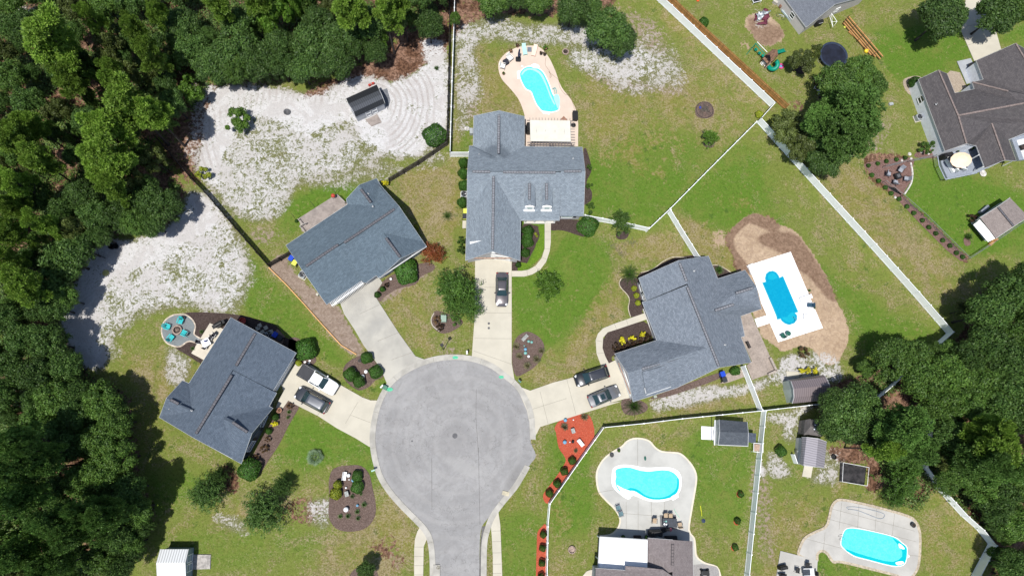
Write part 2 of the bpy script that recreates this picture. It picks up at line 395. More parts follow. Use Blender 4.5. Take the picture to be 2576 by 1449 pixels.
def mask(lst):
    out = np.zeros_like(gu)
    for poly, soft, val in lst:
        if val == 0: continue
        p = np.array(smooth([q[:2] for q in poly], 3))
        pad = soft*2+30
        sel = np.where((gu > p[:,0].min()-pad)&(gu < p[:,0].max()+pad)&(gv > p[:,1].min()-pad)&(gv < p[:,1].max()+pad))[0]
        if len(sel) == 0: continue
        wk = min(1.0, soft/22.0)
        X = gu[sel]+wob[sel]*wk; Y = gv[sel]+wob2[sel]*wk
        ins = np.zeros(len(sel), bool); dm = np.full(len(sel), 1e9)
        for i in range(len(p)):
            x1, y1 = p[i-1]; x2, y2 = p[i]
            cnd = ((y1 > Y) != (y2 > Y)); xi = (x2-x1)*(Y-y1)/((y2-y1) if abs(y2-y1) > 1e-9 else 1e-9)+x1
            ins ^= cnd & (X < xi)
            L2 = (x2-x1)**2+(y2-y1)**2+1e-9; tt = np.clip(((X-x1)*(x2-x1)+(Y-y1)*(y2-y1))/L2, 0, 1)
            dm = np.minimum(dm, np.hypot(X-x1-tt*(x2-x1), Y-y1-tt*(y2-y1)))
        sd = np.where(ins, dm, -dm); q = np.clip((sd+soft)/(2*soft+1e-6), 0, 1); q = q*q*(3-2*q)*val
        out[sel] = np.maximum(out[sel], q)
    return out
M = {k: mask(v) for k, v in dict(sand=SANDY, straw=STRAW, dirt=DIRT, bare=BARE, lush=LUSH, dry=DRY, tyre=TYRE, wood=FOR).items()}
nx, ny = len(xs), len(ys)
me = bpy.data.meshes.new('ground')
idx = (np.arange(ny-1)[:,None]*nx + np.arange(nx-1)[None,:]).ravel()
quads = np.stack([idx, idx+1, idx+1+nx, idx+nx], 1).astype(np.int32)
me.vertices.add(nx*ny); gz = np.zeros_like(gx)
gz += 0.05*np.sin(gx*0.5)*np.sin(gy*0.43)*M['dirt'] - 0.0
me.vertices.foreach_set('co', np.stack([gx, gy, gz-0.06*0], 1).ravel().astype(np.float32))
me.loops.add(len(quads)*4); me.loops.foreach_set('vertex_index', quads.ravel())
me.polygons.add(len(quads)); me.polygons.foreach_set('loop_start', np.arange(0, len(quads)*4, 4, dtype=np.int32)); me.polygons.foreach_set('loop_total', np.full(len(quads), 4, np.int32))
me.update(calc_edges=True)
for nm, chs in (('cover_a', ('sand','straw','dirt','bare')), ('cover_b', ('lush','dry','tyre','wood'))):
    at = me.attributes.new(nm, 'FLOAT_COLOR', 'POINT')
    at.data.foreach_set('color', np.stack([M[c] for c in chs], 1).ravel().astype(np.float32))
go = bpy.data.objects.new('ground', me); C.objects.link(go); go['kind'] = 'structure'
m, tr, B = newmat('ground'); N = NT(tr)
B.inputs['Roughness'].default_value = 0.95; B.inputs['Specular IOR Level'].default_value = 0.1
geo = N.n('ShaderNodeNewGeometry'); pos = geo.outputs['Position']
def attr(nm):
    a = N.n('ShaderNodeAttribute', attribute_name=nm); sp = N.n('ShaderNodeSeparateColor'); N.l(a.outputs['Color'], sp.inputs[0])
    return sp.outputs[0], sp.outputs[1], sp.outputs[2], a.outputs['Alpha']
sand, straw, dirt, bare = attr('cover_a'); lush, dry, tyre, wood = attr('cover_b')
nb = N.step(N.noise(pos, 0.055, 3), 0.3, 0.7); nm_ = N.step(N.noise(pos, 0.30, 5, 0.65, 0.8), 0.3, 0.7); nf = N.step(N.noise(pos, 2.1, 5, 0.72, 0.5), 0.32, 0.68); nv = N.step(N.noise(pos, 4.4, 4, 0.8, 0.3), 0.34, 0.66); nf2 = N.step(N.noise(pos, 1.2, 5, 0.7, 1.2), 0.3, 0.7)
G_L = (0.118,0.216,0.026); G_M = (0.190,0.232,0.050); G_Y = (0.262,0.228,0.062); G_T = (0.30,0.25,0.115)
f1 = N.math('ADD', N.math('MULTIPLY', lush, 0.8), N.math('MULTIPLY', N.math('SUBTRACT', nm_, 0.5), 0.8))
f1 = N.math('ADD', f1, N.math('MULTIPLY', N.math('SUBTRACT', nb, 0.5), 0.4))
f1 = N.math('ADD', f1, N.math('MULTIPLY', N.math('SUBTRACT', nf2, 0.5), 0.5))
grass = N.mix(N.step(f1, -0.15, 0.8), G_M, G_L)
fy = N.math('ADD', N.math('MULTIPLY', N.math('SUBTRACT', nb, 0.5), 0.4), N.math('MULTIPLY', N.math('SUBTRACT', nm_, 0.5), 0.7))
fy = N.math('SUBTRACT', N.math('ADD', fy, N.math('MULTIPLY', dry, 0.75)), N.math('MULTIPLY', lush, 0.4))
fy = N.math('ADD', fy, N.math('MULTIPLY', N.math('SUBTRACT', nf2, 0.5), 0.5))
grass = N.mix(N.math('MULTIPLY', N.step(fy, -0.2, 0.85), 0.95), grass, G_Y)
ft = N.math('ADD', N.math('MULTIPLY', dry, 0.36), N.math('MULTIPLY', N.math('SUBTRACT', nf, 0.5), 0.6))
ft = N.math('SUBTRACT', N.math('ADD', ft, N.math('MULTIPLY', N.math('SUBTRACT', nf2, 0.5), 0.75)), N.math('MULTIPLY', lush, 0.14))
ft = N.math('ADD', ft, N.math('MULTIPLY', N.math('SUBTRACT', nm_, 0.5), 0.3))
grass = N.mix(N.math('MULTIPLY', N.step(ft, 0.12, 0.62), 0.75), grass, G_T)
grass = N.mix(N.math('MULTIPLY', N.step(N.math('ADD', nv, N.math('MULTIPLY', nf, 0.6)), 0.75, 1.5), 0.5), grass, N.mix(1.0, grass, (0.42,0.50,0.40), 'MULTIPLY'))
vm = N.math('ADD', N.math('MULTIPLY', nv, 0.50), N.math('ADD', N.math('MULTIPLY', nf, 0.34), 0.60))
vs_ = N.n('ShaderNodeVectorMath', operation='SCALE'); N.l(grass, vs_.inputs[0]); N.l(vm, vs_.inputs['Scale']); grass = vs_.outputs[0]
nbr = N.step(N.noise(pos, 0.17, 6, 0.75, 1.5), 0.3, 0.7)
fb = N.math('ADD', N.math('MULTIPLY', N.math('SUBTRACT', nbr, 0.5), 1.1), N.math('ADD', N.math('MULTIPLY', N.math('SUBTRACT', nv, 0.5), 0.7), N.math('SUBTRACT', N.math('MULTIPLY', dry, 0.25), N.math('MULTIPLY', lush, 0.42))))
grass = N.mix(N.math('MULTIPLY', N.step(fb, 0.0, 0.62), 0.58), grass, N.mix(nf, (0.19,0.14,0.075), (0.36,0.285,0.165)))
fk = N.math('ADD', N.math('MULTIPLY', nv, 0.75), N.math('ADD', N.math('MULTIPLY', nm_, 0.38), N.math('MULTIPLY', nbr, 0.30)))
fk = N.math('ADD', fk, N.math('SUBTRACT', N.math('MULTIPLY', dry, 0.16), N.math('MULTIPLY', lush, 0.26)))
grass = N.mix(N.math('MULTIPLY', N.step(fk, 0.88, 1.15), 0.55), grass, (0.44,0.365,0.25))
vw = N.n('ShaderNodeTexVoronoi'); vw.inputs['Scale'].default_value = 0.75; vw.inputs['Randomness'].default_value = 1.0; N.l(pos, vw.inputs['Vector'])
sepw = N.n('ShaderNodeSeparateColor'); N.l(vw.outputs['Color'], sepw.inputs[0])
wd_ = N.math('ADD', vw.outputs['Distance'], N.math('ADD', N.math('MULTIPLY', N.math('SUBTRACT', nv, 0.5), 0.35), N.math('MULTIPLY', N.math('SUBTRACT', nf, 0.5), 0.3)))
wf_ = N.math('MULTIPLY', N.math('SUBTRACT', 1.0, N.step(wd_, 0.12, 0.34)), N.math('MULTIPLY', N.step(sepw.outputs[0], 0.62, 0.72), N.step(nb, 0.35, 0.75)))
grass = N.mix(N.math('MULTIPLY', wf_, 0.6), grass, (0.055,0.115,0.022))
grass = N.mix(N.math('MULTIPLY', N.step(sand, 0.08, 0.5), 0.72), grass, N.mix(nv, (0.12,0.125,0.055), (0.27,0.255,0.14)))
# bare pale brown soil
bc = N.mix(N.math('ADD', N.math('MULTIPLY', nf, 0.6), N.math('MULTIPLY', nf2, 0.4)), (0.23,0.165,0.125), (0.42,0.335,0.275))
col = N.mix(N.step(N.math('ADD', bare, N.math('ADD', N.math('MULTIPLY', N.math('SUBTRACT', nf, 0.5), 0.55), N.math('MULTIPLY', N.math('SUBTRACT', nf2, 0.5), 0.4))), 0.3, 0.75), grass, bc)
# pine straw
stw = N.mix(N.step(nf, 0.3, 0.7), (0.15,0.085,0.058), (0.33,0.195,0.135))
stw = N.mix(N.step(nm_, 0.4, 0.7), stw, N.mix(1.0, stw, (0.6,0.55,0.5), 'MULTIPLY'))
col = N.mix(N.step(N.math('ADD', straw, N.math('MULTIPLY', N.math('SUBTRACT', nf2, 0.5), 0.8)), 0.38, 0.62), col, stw)
# excavated earth
dc = N.mix(N.math('ADD', N.math('MULTIPLY', nm_, 0.5), N.math('MULTIPLY', nf, 0.5)), (0.42,0.30,0.20), (0.64,0.485,0.345)); dc = N.mix(N.math('MULTIPLY', N.step(nf2, 0.4, 0.9), 0.45), dc, (0.30,0.21,0.15))
dc = N.mix(N.math('MULTIPLY', N.step(straw, 0.05, 0.6), 0.85), dc, N.mix(nf, (0.15,0.088,0.058), (0.31,0.20,0.14)))
col = N.mix(N.step(N.math('ADD', dirt, N.math('MULTIPLY', N.math('SUBTRACT', nf2, 0.5), 0.5)), 0.4, 0.6), col, dc)
# white sand seen between tufts
sdc = N.mix(N.math('ADD', N.math('MULTIPLY', nv, 0.6), N.math('MULTIPLY', nf2, 0.4)), (0.60,0.585,0.585), (0.77,0.76,0.765))
sdc = N.mix(N.math('MULTIPLY', N.step(nm_, 0.42, 0.7), 0.4), sdc, (0.50,0.46,0.44))
wv = N.n('ShaderNodeTexWave', wave_type='RINGS', rings_direction='Z'); wv.inputs['Scale'].default_value = 0.36; wv.inputs['Distortion'].default_value = 5.5; wv.inputs['Detail'].default_value = 3; wv.inputs['Detail Scale'].default_value = 0.5
sh0 = P(930,268); mp = N.n('ShaderNodeMapping'); mp.inputs['Location'].default_value = (-sh0.x, -sh0.y, 0); N.l(pos, mp.inputs['Vector']); N.l(mp.outputs[0], wv.inputs['Vector'])
sdc = N.mix(N.math('MULTIPLY', N.math('MULTIPLY', N.math('MULTIPLY', tyre, N.math('ADD', 0.25, nf2)), N.step(wv.outputs['Fac'], 0.4, 0.95)), 0.55), sdc, (0.40,0.345,0.32))
sdc = N.mix(N.math('MULTIPLY', N.math('SUBTRACT', 1.0, N.step(sand, 0.38, 0.72)), 0.7), sdc, (0.47,0.435,0.385))
fs = N.math('ADD', N.math('MULTIPLY', sand, 1.04), N.math('MULTIPLY', N.math('SUBTRACT', nf, 0.5), 0.5))
fs = N.math('ADD', fs, N.math('MULTIPLY', N.math('SUBTRACT', nm_, 0.5), 0.55)); fs = N.math('ADD', fs, N.math('MULTIPLY', N.math('SUBTRACT', nv, 0.5), 0.42)); fs = N.math('ADD', fs, N.math('MULTIPLY', N.math('SUBTRACT', nf2, 0.5), 0.5))
col = N.mix(N.math('MULTIPLY', N.step(fs, 0.30, 0.84), N.step(sand, 0.02, 0.2)), col, sdc)
N.out(col, B)
bp = N.n('ShaderNodeBump'); bp.inputs['Strength'].default_value = 0.55; bp.inputs['Distance'].default_value = 0.12
N.l(N.math('ADD', nf, N.math('MULTIPLY', nv, 0.5)), bp.inputs['Height']); N.l(bp.outputs[0], B.inputs['Normal'])
me.materials.append(m)

# ------------------------------------------------------------------ paving
conc = mat('concrete', (0.61,0.57,0.475), 0.9, 0.035, 0.4, bump=0.08)
conc2 = mat('concrete_worn', (0.52,0.50,0.445), 0.9, 0.08, 0.22, col2=(0.41,0.395,0.36), bump=0.05)
kerbm = mat('kerb_concrete', (0.50,0.48,0.435), 0.9, 0.10, 0.6)
m, tr, B = newmat('asphalt'); N = NT(tr); MATS['asphalt'] = m
B.inputs['Roughness'].default_value = 0.9; B.inputs['Specular IOR Level'].default_value = 0.2
geo = N.n('ShaderNodeNewGeometry'); pos = geo.outputs['Position']
a1 = N.noise(pos, 0.14, 5, 0.7, 1.2); a2 = N.noise(pos, 0.9, 5, 0.7, 1.2); a3 = N.noise(pos, 9, 2)
ac = N.mix(N.step(a1, 0.3, 0.7), (0.325,0.322,0.325), (0.415,0.41,0.412)); ac = N.mix(N.math('MULTIPLY', N.step(a2, 0.35, 0.75), 0.6), ac, (0.27,0.262,0.258))
ac = N.mix(N.math('MULTIPLY', a3, 0.35), ac, N.mix(1.0, ac, (0.72,0.72,0.72), 'MULTIPLY'))
wv = N.n('ShaderNodeTexWave', wave_type='RINGS', rings_direction='Z'); wv.inputs['Scale'].default_value = 0.16; wv.inputs['Distortion'].default_value = 3.0; wv.inputs['Detail'].default_value = 5; wv.inputs['Detail Scale'].default_value = 1.4
c0 = P(1150,1110); mp = N.n('ShaderNodeMapping'); mp.inputs['Location'].default_value = (-c0.x,-c0.y,0); N.l(pos, mp.inputs['Vector']); N.l(mp.outputs[0], wv.inputs['Vector'])
ac = N.mix(N.math('MULTIPLY', N.step(wv.outputs['Fac'], 0.55, 1.0), 0.22), ac, (0.43,0.42,0.415))
vo = N.n('ShaderNodeTexVoronoi', feature='DISTANCE_TO_EDGE'); vo.inputs['Scale'].default_value = 0.11
wn = N.n('ShaderNodeTexNoise'); wn.inputs['Scale'].default_value = 0.5; wn.inputs['Detail'].default_value = 6; N.l(pos, wn.inputs['Vector'])
ad = N.n('ShaderNodeMix', data_type='VECTOR'); ad.inputs[0].default_value = 0.16
N.l(pos, ad.inputs[4]); sc2 = N.n('ShaderNodeVectorMath', operation='SCALE'); sc2.inputs['Scale'].default_value = 14; N.l(wn.outputs['Color'], sc2.inputs[0])
av = N.n('ShaderNodeVectorMath', operation='ADD'); N.l(pos, av.inputs[0]); N.l(sc2.outputs[0], av.inputs[1]); N.l(av.outputs[0], vo.inputs['Vector'])
crk = N.math('MULTIPLY', N.math('SUBTRACT', 1.0, N.step(vo.outputs['Distance'], 0.0, 0.01)), 0.45)
ac = N.mix(crk, ac, (0.12,0.115,0.11))
N.out(ac, B); asph = m

ROAD = t12((712,1900),(712,1448),(708,1300),(695,1190),(665,1110),(600,1030),(500,930),(400,820),(325,710),(285,600),(262,480),(258,380),(275,260),(310,140),(370,30)) + \
 t11((450,1400),(560,1335),(700,1285),(850,1268),(1000,1285),(1130,1335),(1230,1410)) + \
 t12((1310,30),(1385,150),(1415,260),(1425,330),(1440,400),(1428,440),(1468,540),(1430,600),(1370,690),(1290,800),(1190,900),(1110,1010),(1060,1080),(1045,1200),(1042,1448),(1042,1900))
KERB_R = t12((712,1900),(712,1448),(708,1300),(695,1190),(665,1110),(600,1030),(500,930),(400,820),(325,710),(285,600),(262,480),(258,380),(275,260),(310,140),(370,30)) + \
 t11((450,1400),(560,1335),(700,1285),(850,1268),(1000,1285),(1130,1335),(1230,1410)) + \
 t12((1310,30),(1385,150),(1415,260),(1420,330),(1424,420),(1415,520),(1385,610),(1340,690),(1290,770),(1190,890),(1120,990),(1085,1080),(1058,1200),(1052,1448),(1052,1900))
road_w = [tuple(P(*q)[:2]) for q in smooth(ROAD, 3)]
b = MB(); b.prism(road_w, -0.3, 0.055)
b.obj('road', asph, kind='structure')
# patch strip of darker asphalt along the lower right kerb and utility covers
kw = [tuple(P(*q)[:2]) for q in smooth(KERB_R, 3)]
ko = offs(kw, 0.80); b = MB(); nk = len(kw)
vs = []
for i in range(nk):
    a = Vector(kw[i]); c = Vector(ko[i]); 
    for s_, z in ((0.0,0.0),(0.01,0.118),(0.06,0.124),(0.45,0.126),(0.98,0.138),(1.0,-0.05)):
        q = a.lerp(c, s_); vs.append((q.x,q.y,z))
fs = [(i*6+k, i*6+k+1, (i+1)*6+k+1, (i+1)*6+k) for i in range(nk-1) for k in range(5) if not 78 <= i <= 83]
b.add(vs, fs); b.obj('kerb', kerbm, kind='structure')
m_pat = mat('asphalt_patch', (0.175,0.168,0.163), 0.9, 0.2, 1.5, fine=8)
sheet('asphalt_patch', t12((1085,1070),(1060,1080),(1048,1200),(1040,1448),(1020,1600),(1064,1600),(1068,1300),(1075,1180)), 0.0615, m_pat, kind='structure')
b = MB()
for seg in (((1035,480),(1040,760),(1046,1060)),((682,560),(684,950)),((1018,40),(1016,260),(1034,520))):
    q = [P(*x) for x in t12(*seg)]
    for a_, c_ in zip(q[:-1], q[1:]): d_ = c_-a_; b.box((a_+c_)/2+Vector((0,0,0.0575)), (d_.length, 0.045, 0.004), math.atan2(d_.y, d_.x))
b.obj('asphalt_seam', m_pat, kind='structure')
jm = mat('joint', (0.27,0.25,0.21), 0.95)
def joints(segs, z, name='pavement_joint', w_=0.035):
    b = MB()
    for a, c in segs:
        a = P(*a, z); c = P(*c, z); d = c-a; b.box((a+c)/2+Vector((0,0,0.002)), (d.length, w_, 0.006), math.atan2(d.y, d.x))
    return b.obj(name, jm, kind='structure')
DB_ = [(838,770),(848,742),(900,700),(955,700),(962,712),(942,742),(953,760),(1002,836),(1045,896),(1073,906),(1040,924),(1008,944),(975,968),(958,928),(938,899),(915,869),(892,829),(866,790),(856,763)]
DC_ = t11((1010,500),(1285,520),(1285,1290),(1312,1450),(1200,1365),(1100,1306),(985,1265),(985,1240),(1005,960))
DA_ = CR((245,135),(380,150),(500,165),(920,450),(1300,665),(1430,713),(1600,713),(1560,830),(1490,1000),(1447,1250),(1437,1449),(1390,1430),(1200,1310),(900,1150),(600,955),(300,805),(135,715),(40,850),(-60,830),(-10,700),(60,560),(20,465))
DD_ = t12((1318,12),(1425,52)) + t11((1600,1438),(1750,1400),(1960,1312)) + HD2((30,560),(130,510),(330,700),(380,1060),(250,1080),(0,1150)) + t12((2120,130),(1500,325),(1450,420),(1430,340),(1400,200))
for nm, pl in (('driveway', DA_),('driveway', DB_),('driveway', DC_),('driveway', DD_)):
    sheet(nm, pl, 0.118, conc2 if pl is DB_ else conc, kind='structure')
DE_ = t20((2150,-120),(2260,-120),(2400,375),(2200,470),(2100,240))
sheet('driveway', DE_, 0.10, conc, kind='structure')
WALKC = t11((1286,641),(1380,641),(1440,625),(1500,590),(1545,530),(1572,450),(1580,380),(1581,240),(1534,240),(1534,430),(1512,500),(1465,560),(1410,590),(1360,598),(1286,598))
sheet('path', WALKC, 0.112, conc, kind='structure')
WALKD = t11((1958,1309),(1925,1220),(1918,1120),(1935,1070),(1975,1030),(2060,995),(2290,915),(2303,963),(2080,1038),(2010,1060),(1975,1100),(1970,1180),(1990,1240),(2025,1309))
sheet('path', WALKD, 0.112, conc, kind='structure')
sheet('pavement', t12((602,1065),(648,1165),(622,1225),(618,1448),(618,1700),(550,1700),(550,1250),(556,1170),(575,1110)), 0.11, conc, kind='structure')
sheet('pavement', t12((1185,965),(1199,1060),(1205,1200),(1214,1448),(1216,1700),(1146,1700),(1143,1300),(1135,1150),(1128,1060),(1150,1010)), 0.11, conc, kind='structure')
sheet('path', t20((2066,468),(2170,445),(2240,600),(2140,640)), 0.14, mat('grey_concrete',(0.42,0.44,0.47),0.9,0.05,1), kind='structure')
joints([(t11((1005,1105))[0],t11((1285,1108))[0]),(t11((1008,912))[0],t11((1285,915))[0]),(t11((1000,1200))[0],t11((1285,1300))[0]),(t11((1008,720))[0],t11((1285,722))[0]),
 (CR((1225,740))[0],CR((1030,1075))[0]),(CR((1110,940))[0],CR((1460,1075))[0]),(CR((780,690))[0],CR((590,950))[0]),
 ((905,790),(955,766)),((950,858),(1003,836)),((985,905),(1040,885)),
 (t12((1430,195))[0],t12((1700,110))[0]),(t12((1500,60))[0],t12((1560,300))[0]),(t12((1700,-40))[0],t12((1770,230))[0]),
 (t20((2130,350))[0],t20((2330,290))[0]),(t20((2150,200))[0],t20((2290,170))[0])], 0.118)
for z_, segs in ((0.112, [(t11((1534,300))[0],t11((1580,300))[0]),(t11((1534,360))[0],t11((1580,360))[0]),(t11((1534,430))[0],t11((1578,430))[0]),(t11((1515,495))[0],t11((1556,515))[0]),(t11((1465,560))[0],t11((1490,598))[0]),(t11((1400,592))[0],t11((1405,636))[0]),(t11((2060,995))[0],t11((2080,1040))[0]),(t11((2150,965))[0],t11((2165,1010))[0]),(t11((1918,1120))[0],t11((1970,1130))[0]),(t11((1925,1220))[0],t11((1985,1215))[0])]),
                 (0.11, [(t12((550,y))[0],t12((619,y))[0]) for y in (1230,1300,1370,1440)]+[(t12((1138,y))[0],t12((1208,y-2))[0]) for y in (1110,1190,1275,1360,1430)])):
    joints(segs, z_)
# kerb joints
b = MB()
for i in range(2, nk-2, 7):
    a = Vector(kw[i]); c = Vector(ko[i]); d = c-a; mid = (a+c)/2; b.box((mid.x, mid.y, 0.112), (d.length*0.96, 0.03, 0.06), math.atan2(d.y,d.x))
b.obj('kerb_joint', jm, kind='structure')
# ================================================================== HOUSES
def roofmat(name, c1, c2, gran=1.0):
    m, tr, b = newmat(name); N = NT(tr); b.inputs['Roughness'].default_value = 0.92; b.inputs['Specular IOR Level'].default_value = 0.15
    uv = N.n('ShaderNodeUVMap'); br = N.n('ShaderNodeTexBrick'); N.l(uv.outputs[0], br.inputs['Vector'])
    br.inputs['Scale'].default_value = 1.0; br.inputs['Brick Width'].default_value = 0.42; br.inputs['Row Height'].default_value = 0.19; br.inputs['Mortar Size'].default_value = 0.012; br.inputs['Bias'].default_value = -0.1
    br.inputs['Color1'].default_value = (*c1,1); br.inputs['Color2'].default_value = (*c2,1); br.inputs['Mortar'].default_value = (*[c*0.6 for c in c2],1)
    geo = N.n('ShaderNodeNewGeometry'); big = N.noise(geo.outputs['Position'], 0.35, 4, 0.6, 0.4); gr = N.noise(geo.outputs['Position'], 3.2, 3, 0.85, 0.6)
    mid = tuple((a+c)/2 for a, c in zip(c1, c2))
    c = N.mix(0.25, br.outputs['Color'], mid)
    c = N.mix(N.math('MULTIPLY', N.step(gr, 0.35, 0.65), 0.6*gran), c, N.mix(1.0, c, (1.45,1.45,1.45), 'MULTIPLY'))
    c = N.mix(N.math('MULTIPLY', N.step(big, 0.4, 0.75), 0.35), c, N.mix(1.0, c, (0.78,0.78,0.8), 'MULTIPLY'))
    N.out(c, b); MATS[name] = m; return m
R_A = roofmat('shingle_slate_blue', (0.128,0.160,0.208), (0.086,0.112,0.150))
R_B = roofmat('shingle_slate', (0.145,0.192,0.236), (0.098,0.133,0.166))
R_C = roofmat('shingle_light_grey', (0.262,0.305,0.348), (0.175,0.208,0.245))
R_D = roofmat('shingle_pale_grey', (0.22,0.25,0.295), (0.14,0.165,0.20))
R_E = roofmat('shingle_brown', (0.118,0.108,0.110), (0.076,0.070,0.075))
R_F = roofmat('shingle_mid_grey', (0.17,0.185,0.215), (0.135,0.148,0.175))
R_G = roofmat('shingle_mixed_brown', (0.245,0.215,0.215), (0.20,0.17,0.172))
R_S = roofmat('shingle_charcoal', (0.105,0.118,0.138), (0.07,0.082,0.10))
fasc = mat('fascia_paint', (0.60,0.61,0.62), 0.6, 0.03, 2)
white = mat('white_trim', (0.80,0.81,0.82), 0.5, 0.03, 2)
ventm = mat('ridge_vent_metal', (0.05,0.047,0.055), 0.7, 0.1, 3)
ventm2 = mat('ridge_vent_shingle', (0.15,0.15,0.17), 0.9, 0.1, 3)
ventl = mat('ridge_cap_light', (0.26,0.27,0.30), 0.9, 0.1, 3)
glass = mat('window_glass', (0.03,0.045,0.055), 0.08, 0.1, 1, spec=0.8)
glassg = mat('window_glass_green', (0.10,0.26,0.22), 0.1, 0.1, 1, spec=0.8)
shut = mat('shutter_dark', (0.018,0.02,0.03), 0.6)
brownm = mat('ridge_cap_brown', (0.27,0.215,0.20), 0.9, 0.15, 4)
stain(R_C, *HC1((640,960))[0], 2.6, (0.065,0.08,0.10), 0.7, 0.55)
stain(conc2, *t11((270,1010))[0], 2.4, (0.27,0.265,0.25), 0.5, 0.5, 0.9)
stain(asph, *t12((850,420))[0], 3.0, (0.19,0.185,0.185), 0.35)
stain(asph, *t12((1300,700))[0], 2.5, (0.16,0.155,0.15), 0.45, 0.35, 1.0)
stain(asph, *t12((950,640))[0], 4.5, (0.31,0.305,0.30), 0.5, 0.3, -0.4)
def face_uv(me):
    uvl = me.uv_layers.new(name='UVMap')
    for p in me.polygons:
        n = p.normal; h = Vector((-n.y, n.x, 0))
        if h.length < 1e-3: h = Vector((1,0,0))
        h.normalize(); s = n.cross(h)
        for li in p.loop_indices:
            co = me.vertices[me.loops[li].vertex_index].co; uvl.data[li].uv = (co.dot(h), co.dot(s))
def roof_part(faces, rm, parent, name='roof', thick=0.17):
    # faces: lists of (u,v,z); each slope becomes a slab
    b = MB()
    for f in faces:
        pts = [P(*q) for q in f]
        nrm = Vector((0,0,0))
        for i in range(len(pts)): nrm += pts[i-1].cross(pts[i])
        if nrm.z < 0: pts.reverse()
        c = sum(pts, Vector())/len(pts); n = len(pts)
        # triangulate from ordered polygon via tessellator
        from mathutils.geometry import tessellate_polygon
        tri = tessellate_polygon([[Vector((p.x,p.y,0)) for p in pts]])
        tf = []
        for tq in tri:
            a, b_, c_ = [pts[k] for k in tq]
            if (b_-a).cross(c_-a).z < 0: tq = (tq[0],tq[2],tq[1])
            tf.append(tuple(tq))
        vs = pts + [p-Vector((0,0,thick)) for p in pts]
        fs = tf + [tuple(n+k for k in reversed(q)) for q in tf] + [(i, n+i, n+(i+1)%n, (i+1)%n) for i in range(n)]
        b.add(vs, fs)
    o = b.obj(name, rm, parent); face_uv(o.data); return o
def wall_part(outline, wm, parent, inset=0.38, drop=0.1, name='wall', z0=-0.1):
    pts = [P(*q) for q in outline]
    xy = offs([(p.x,p.y) for p in pts], -inset)
    b = MB(); b.prism(xy, z0, 0, [p.z-drop for p in pts]); b.f = b.f[1:]; b.m = b.m[1:]
    o = b.obj(name, wm, parent); o['xy'] = [float(c) for q in xy for c in q]
    return o, xy
def trim_part(outline, parent, w_=0.06, dz=-0.005, name='fascia', m=None, close=True, hgt=0.17):
    pts = [P(*q) for q in outline]; b = MB(); n = len(pts)
    for i in range(n if close else n-1):
        a, c = pts[i], pts[(i+1)%n]; d = c-a
        if d.length < 0.05: continue
        dd = d.normalized(); side = Vector((dd.y,-dd.x,0)).normalized()*w_/2
        z = Vector((0,0,dz)); lo = Vector((0,0,-hgt)); e = dd*0.03
        vs = [a-e-side+lo, a-e+side+lo, c+e+side+lo, c+e-side+lo, a-e-side+z, a-e+side+z, c+e+side+z, c+e-side+z]
        b.add(vs, [(0,3,2,1),(4,5,6,7),(0,1,5,4),(1,2,6,5),(2,3,7,6),(3,0,4,7)])
    return b.obj(name, m or fasc, parent)
def vent(a, c, parent, w_=0.32, rail=True, name='ridge_vent', col=None, base=None):
    a, c = P(*a), P(*c); d = c-a; L = d.length; dd = d.normalized(); s = Vector((-dd.y,dd.x,0)).normalized(); up = Vector((0,0,1))
    b = MB(); b.cur = 1
    def bar(p, q, ww, hh):
        e = (q-p).normalized(); sd = Vector((-e.y,e.x,0)).normalized()*ww/2
        vs = [p-sd, p+sd, q+sd, q-sd]; vs += [x+up*hh for x in vs]
        b.add(vs, [(0,3,2,1),(4,5,6,7),(0,1,5,4),(1,2,6,5),(2,3,7,6),(3,0,4,7)])
    bar(a+up*0.0, c+up*0.0, w_, 0.05)
    b.cur = 0
    if rail:
        for sg in (-1,1): bar(a+s*sg*w_/2, c+s*sg*w_/2, 0.05, 0.06)
        n = max(2, int(L/0.36))
        for i in range(n+1):
            p = a+dd*(L*i/n); bar(p-s*w_/2, p+s*w_/2, 0.035, 0.075)
    return b.obj(name, [col or ventm, base or ventm2], parent)
def window_on(parent, xy, px, z, ww, hh, shutters=False, gl=None, frame=0.09, name='window', fm=None):
    p = P(*px, z); best = None; n = len(xy)
    for i in range(n):
        a = Vector(xy[i]); c = Vector(xy[(i+1)%n]); d = c-a
        if d.length < 0.6: continue
        tt = max(0.05, min(0.95, (Vector((p.x,p.y))-a).dot(d)/d.length_squared)); q = a+d*tt; dist = (q-Vector((p.x,p.y))).length
        if best is None or dist < best[0]: best = (dist, q, d.normalized(), i)
    q, d = best[1], best[2]; ctr = Vector((sum(x[0] for x in xy)/n, sum(x[1] for x in xy)/n))
    A = sum(xy[i-1][0]*xy[i][1]-xy[i][0]*xy[i-1][1] for i in range(n)); nr = Vector((d.y,-d.x))*(1 if A > 0 else -1)
    rz = math.atan2(d.y, d.x); b = MB(); c0 = Vector((q.x+nr.x*0.03, q.y+nr.y*0.03, z)); D3 = Vector((d.x,d.y,0))
    for s_ in (-1,1): b.box(c0+D3*s_*(ww/2), (frame, 0.1, hh+frame), rz)
    for s_ in (-1,0,1): b.box(c0+Vector((0,0,s_*hh/2)), (ww-frame-0.004, 0.1 if s_ else 0.07, frame if s_ else 0.04), rz)
    fr = b.obj(name, fm or white, parent)
    g = MB(); g.box(c0+Vector((-nr.x*0.02,-nr.y*0.02,0)), (ww-0.02, 0.03, hh-0.02), rz); g.obj('pane', gl or glass, fr)
    if shutters:
        for s_ in (-1,1):
            g = MB(); g.box(c0+D3*s_*(ww/2+0.32), (0.42, 0.06, hh+0.05), rz); g.obj('shutter', shut, parent)
    return fr
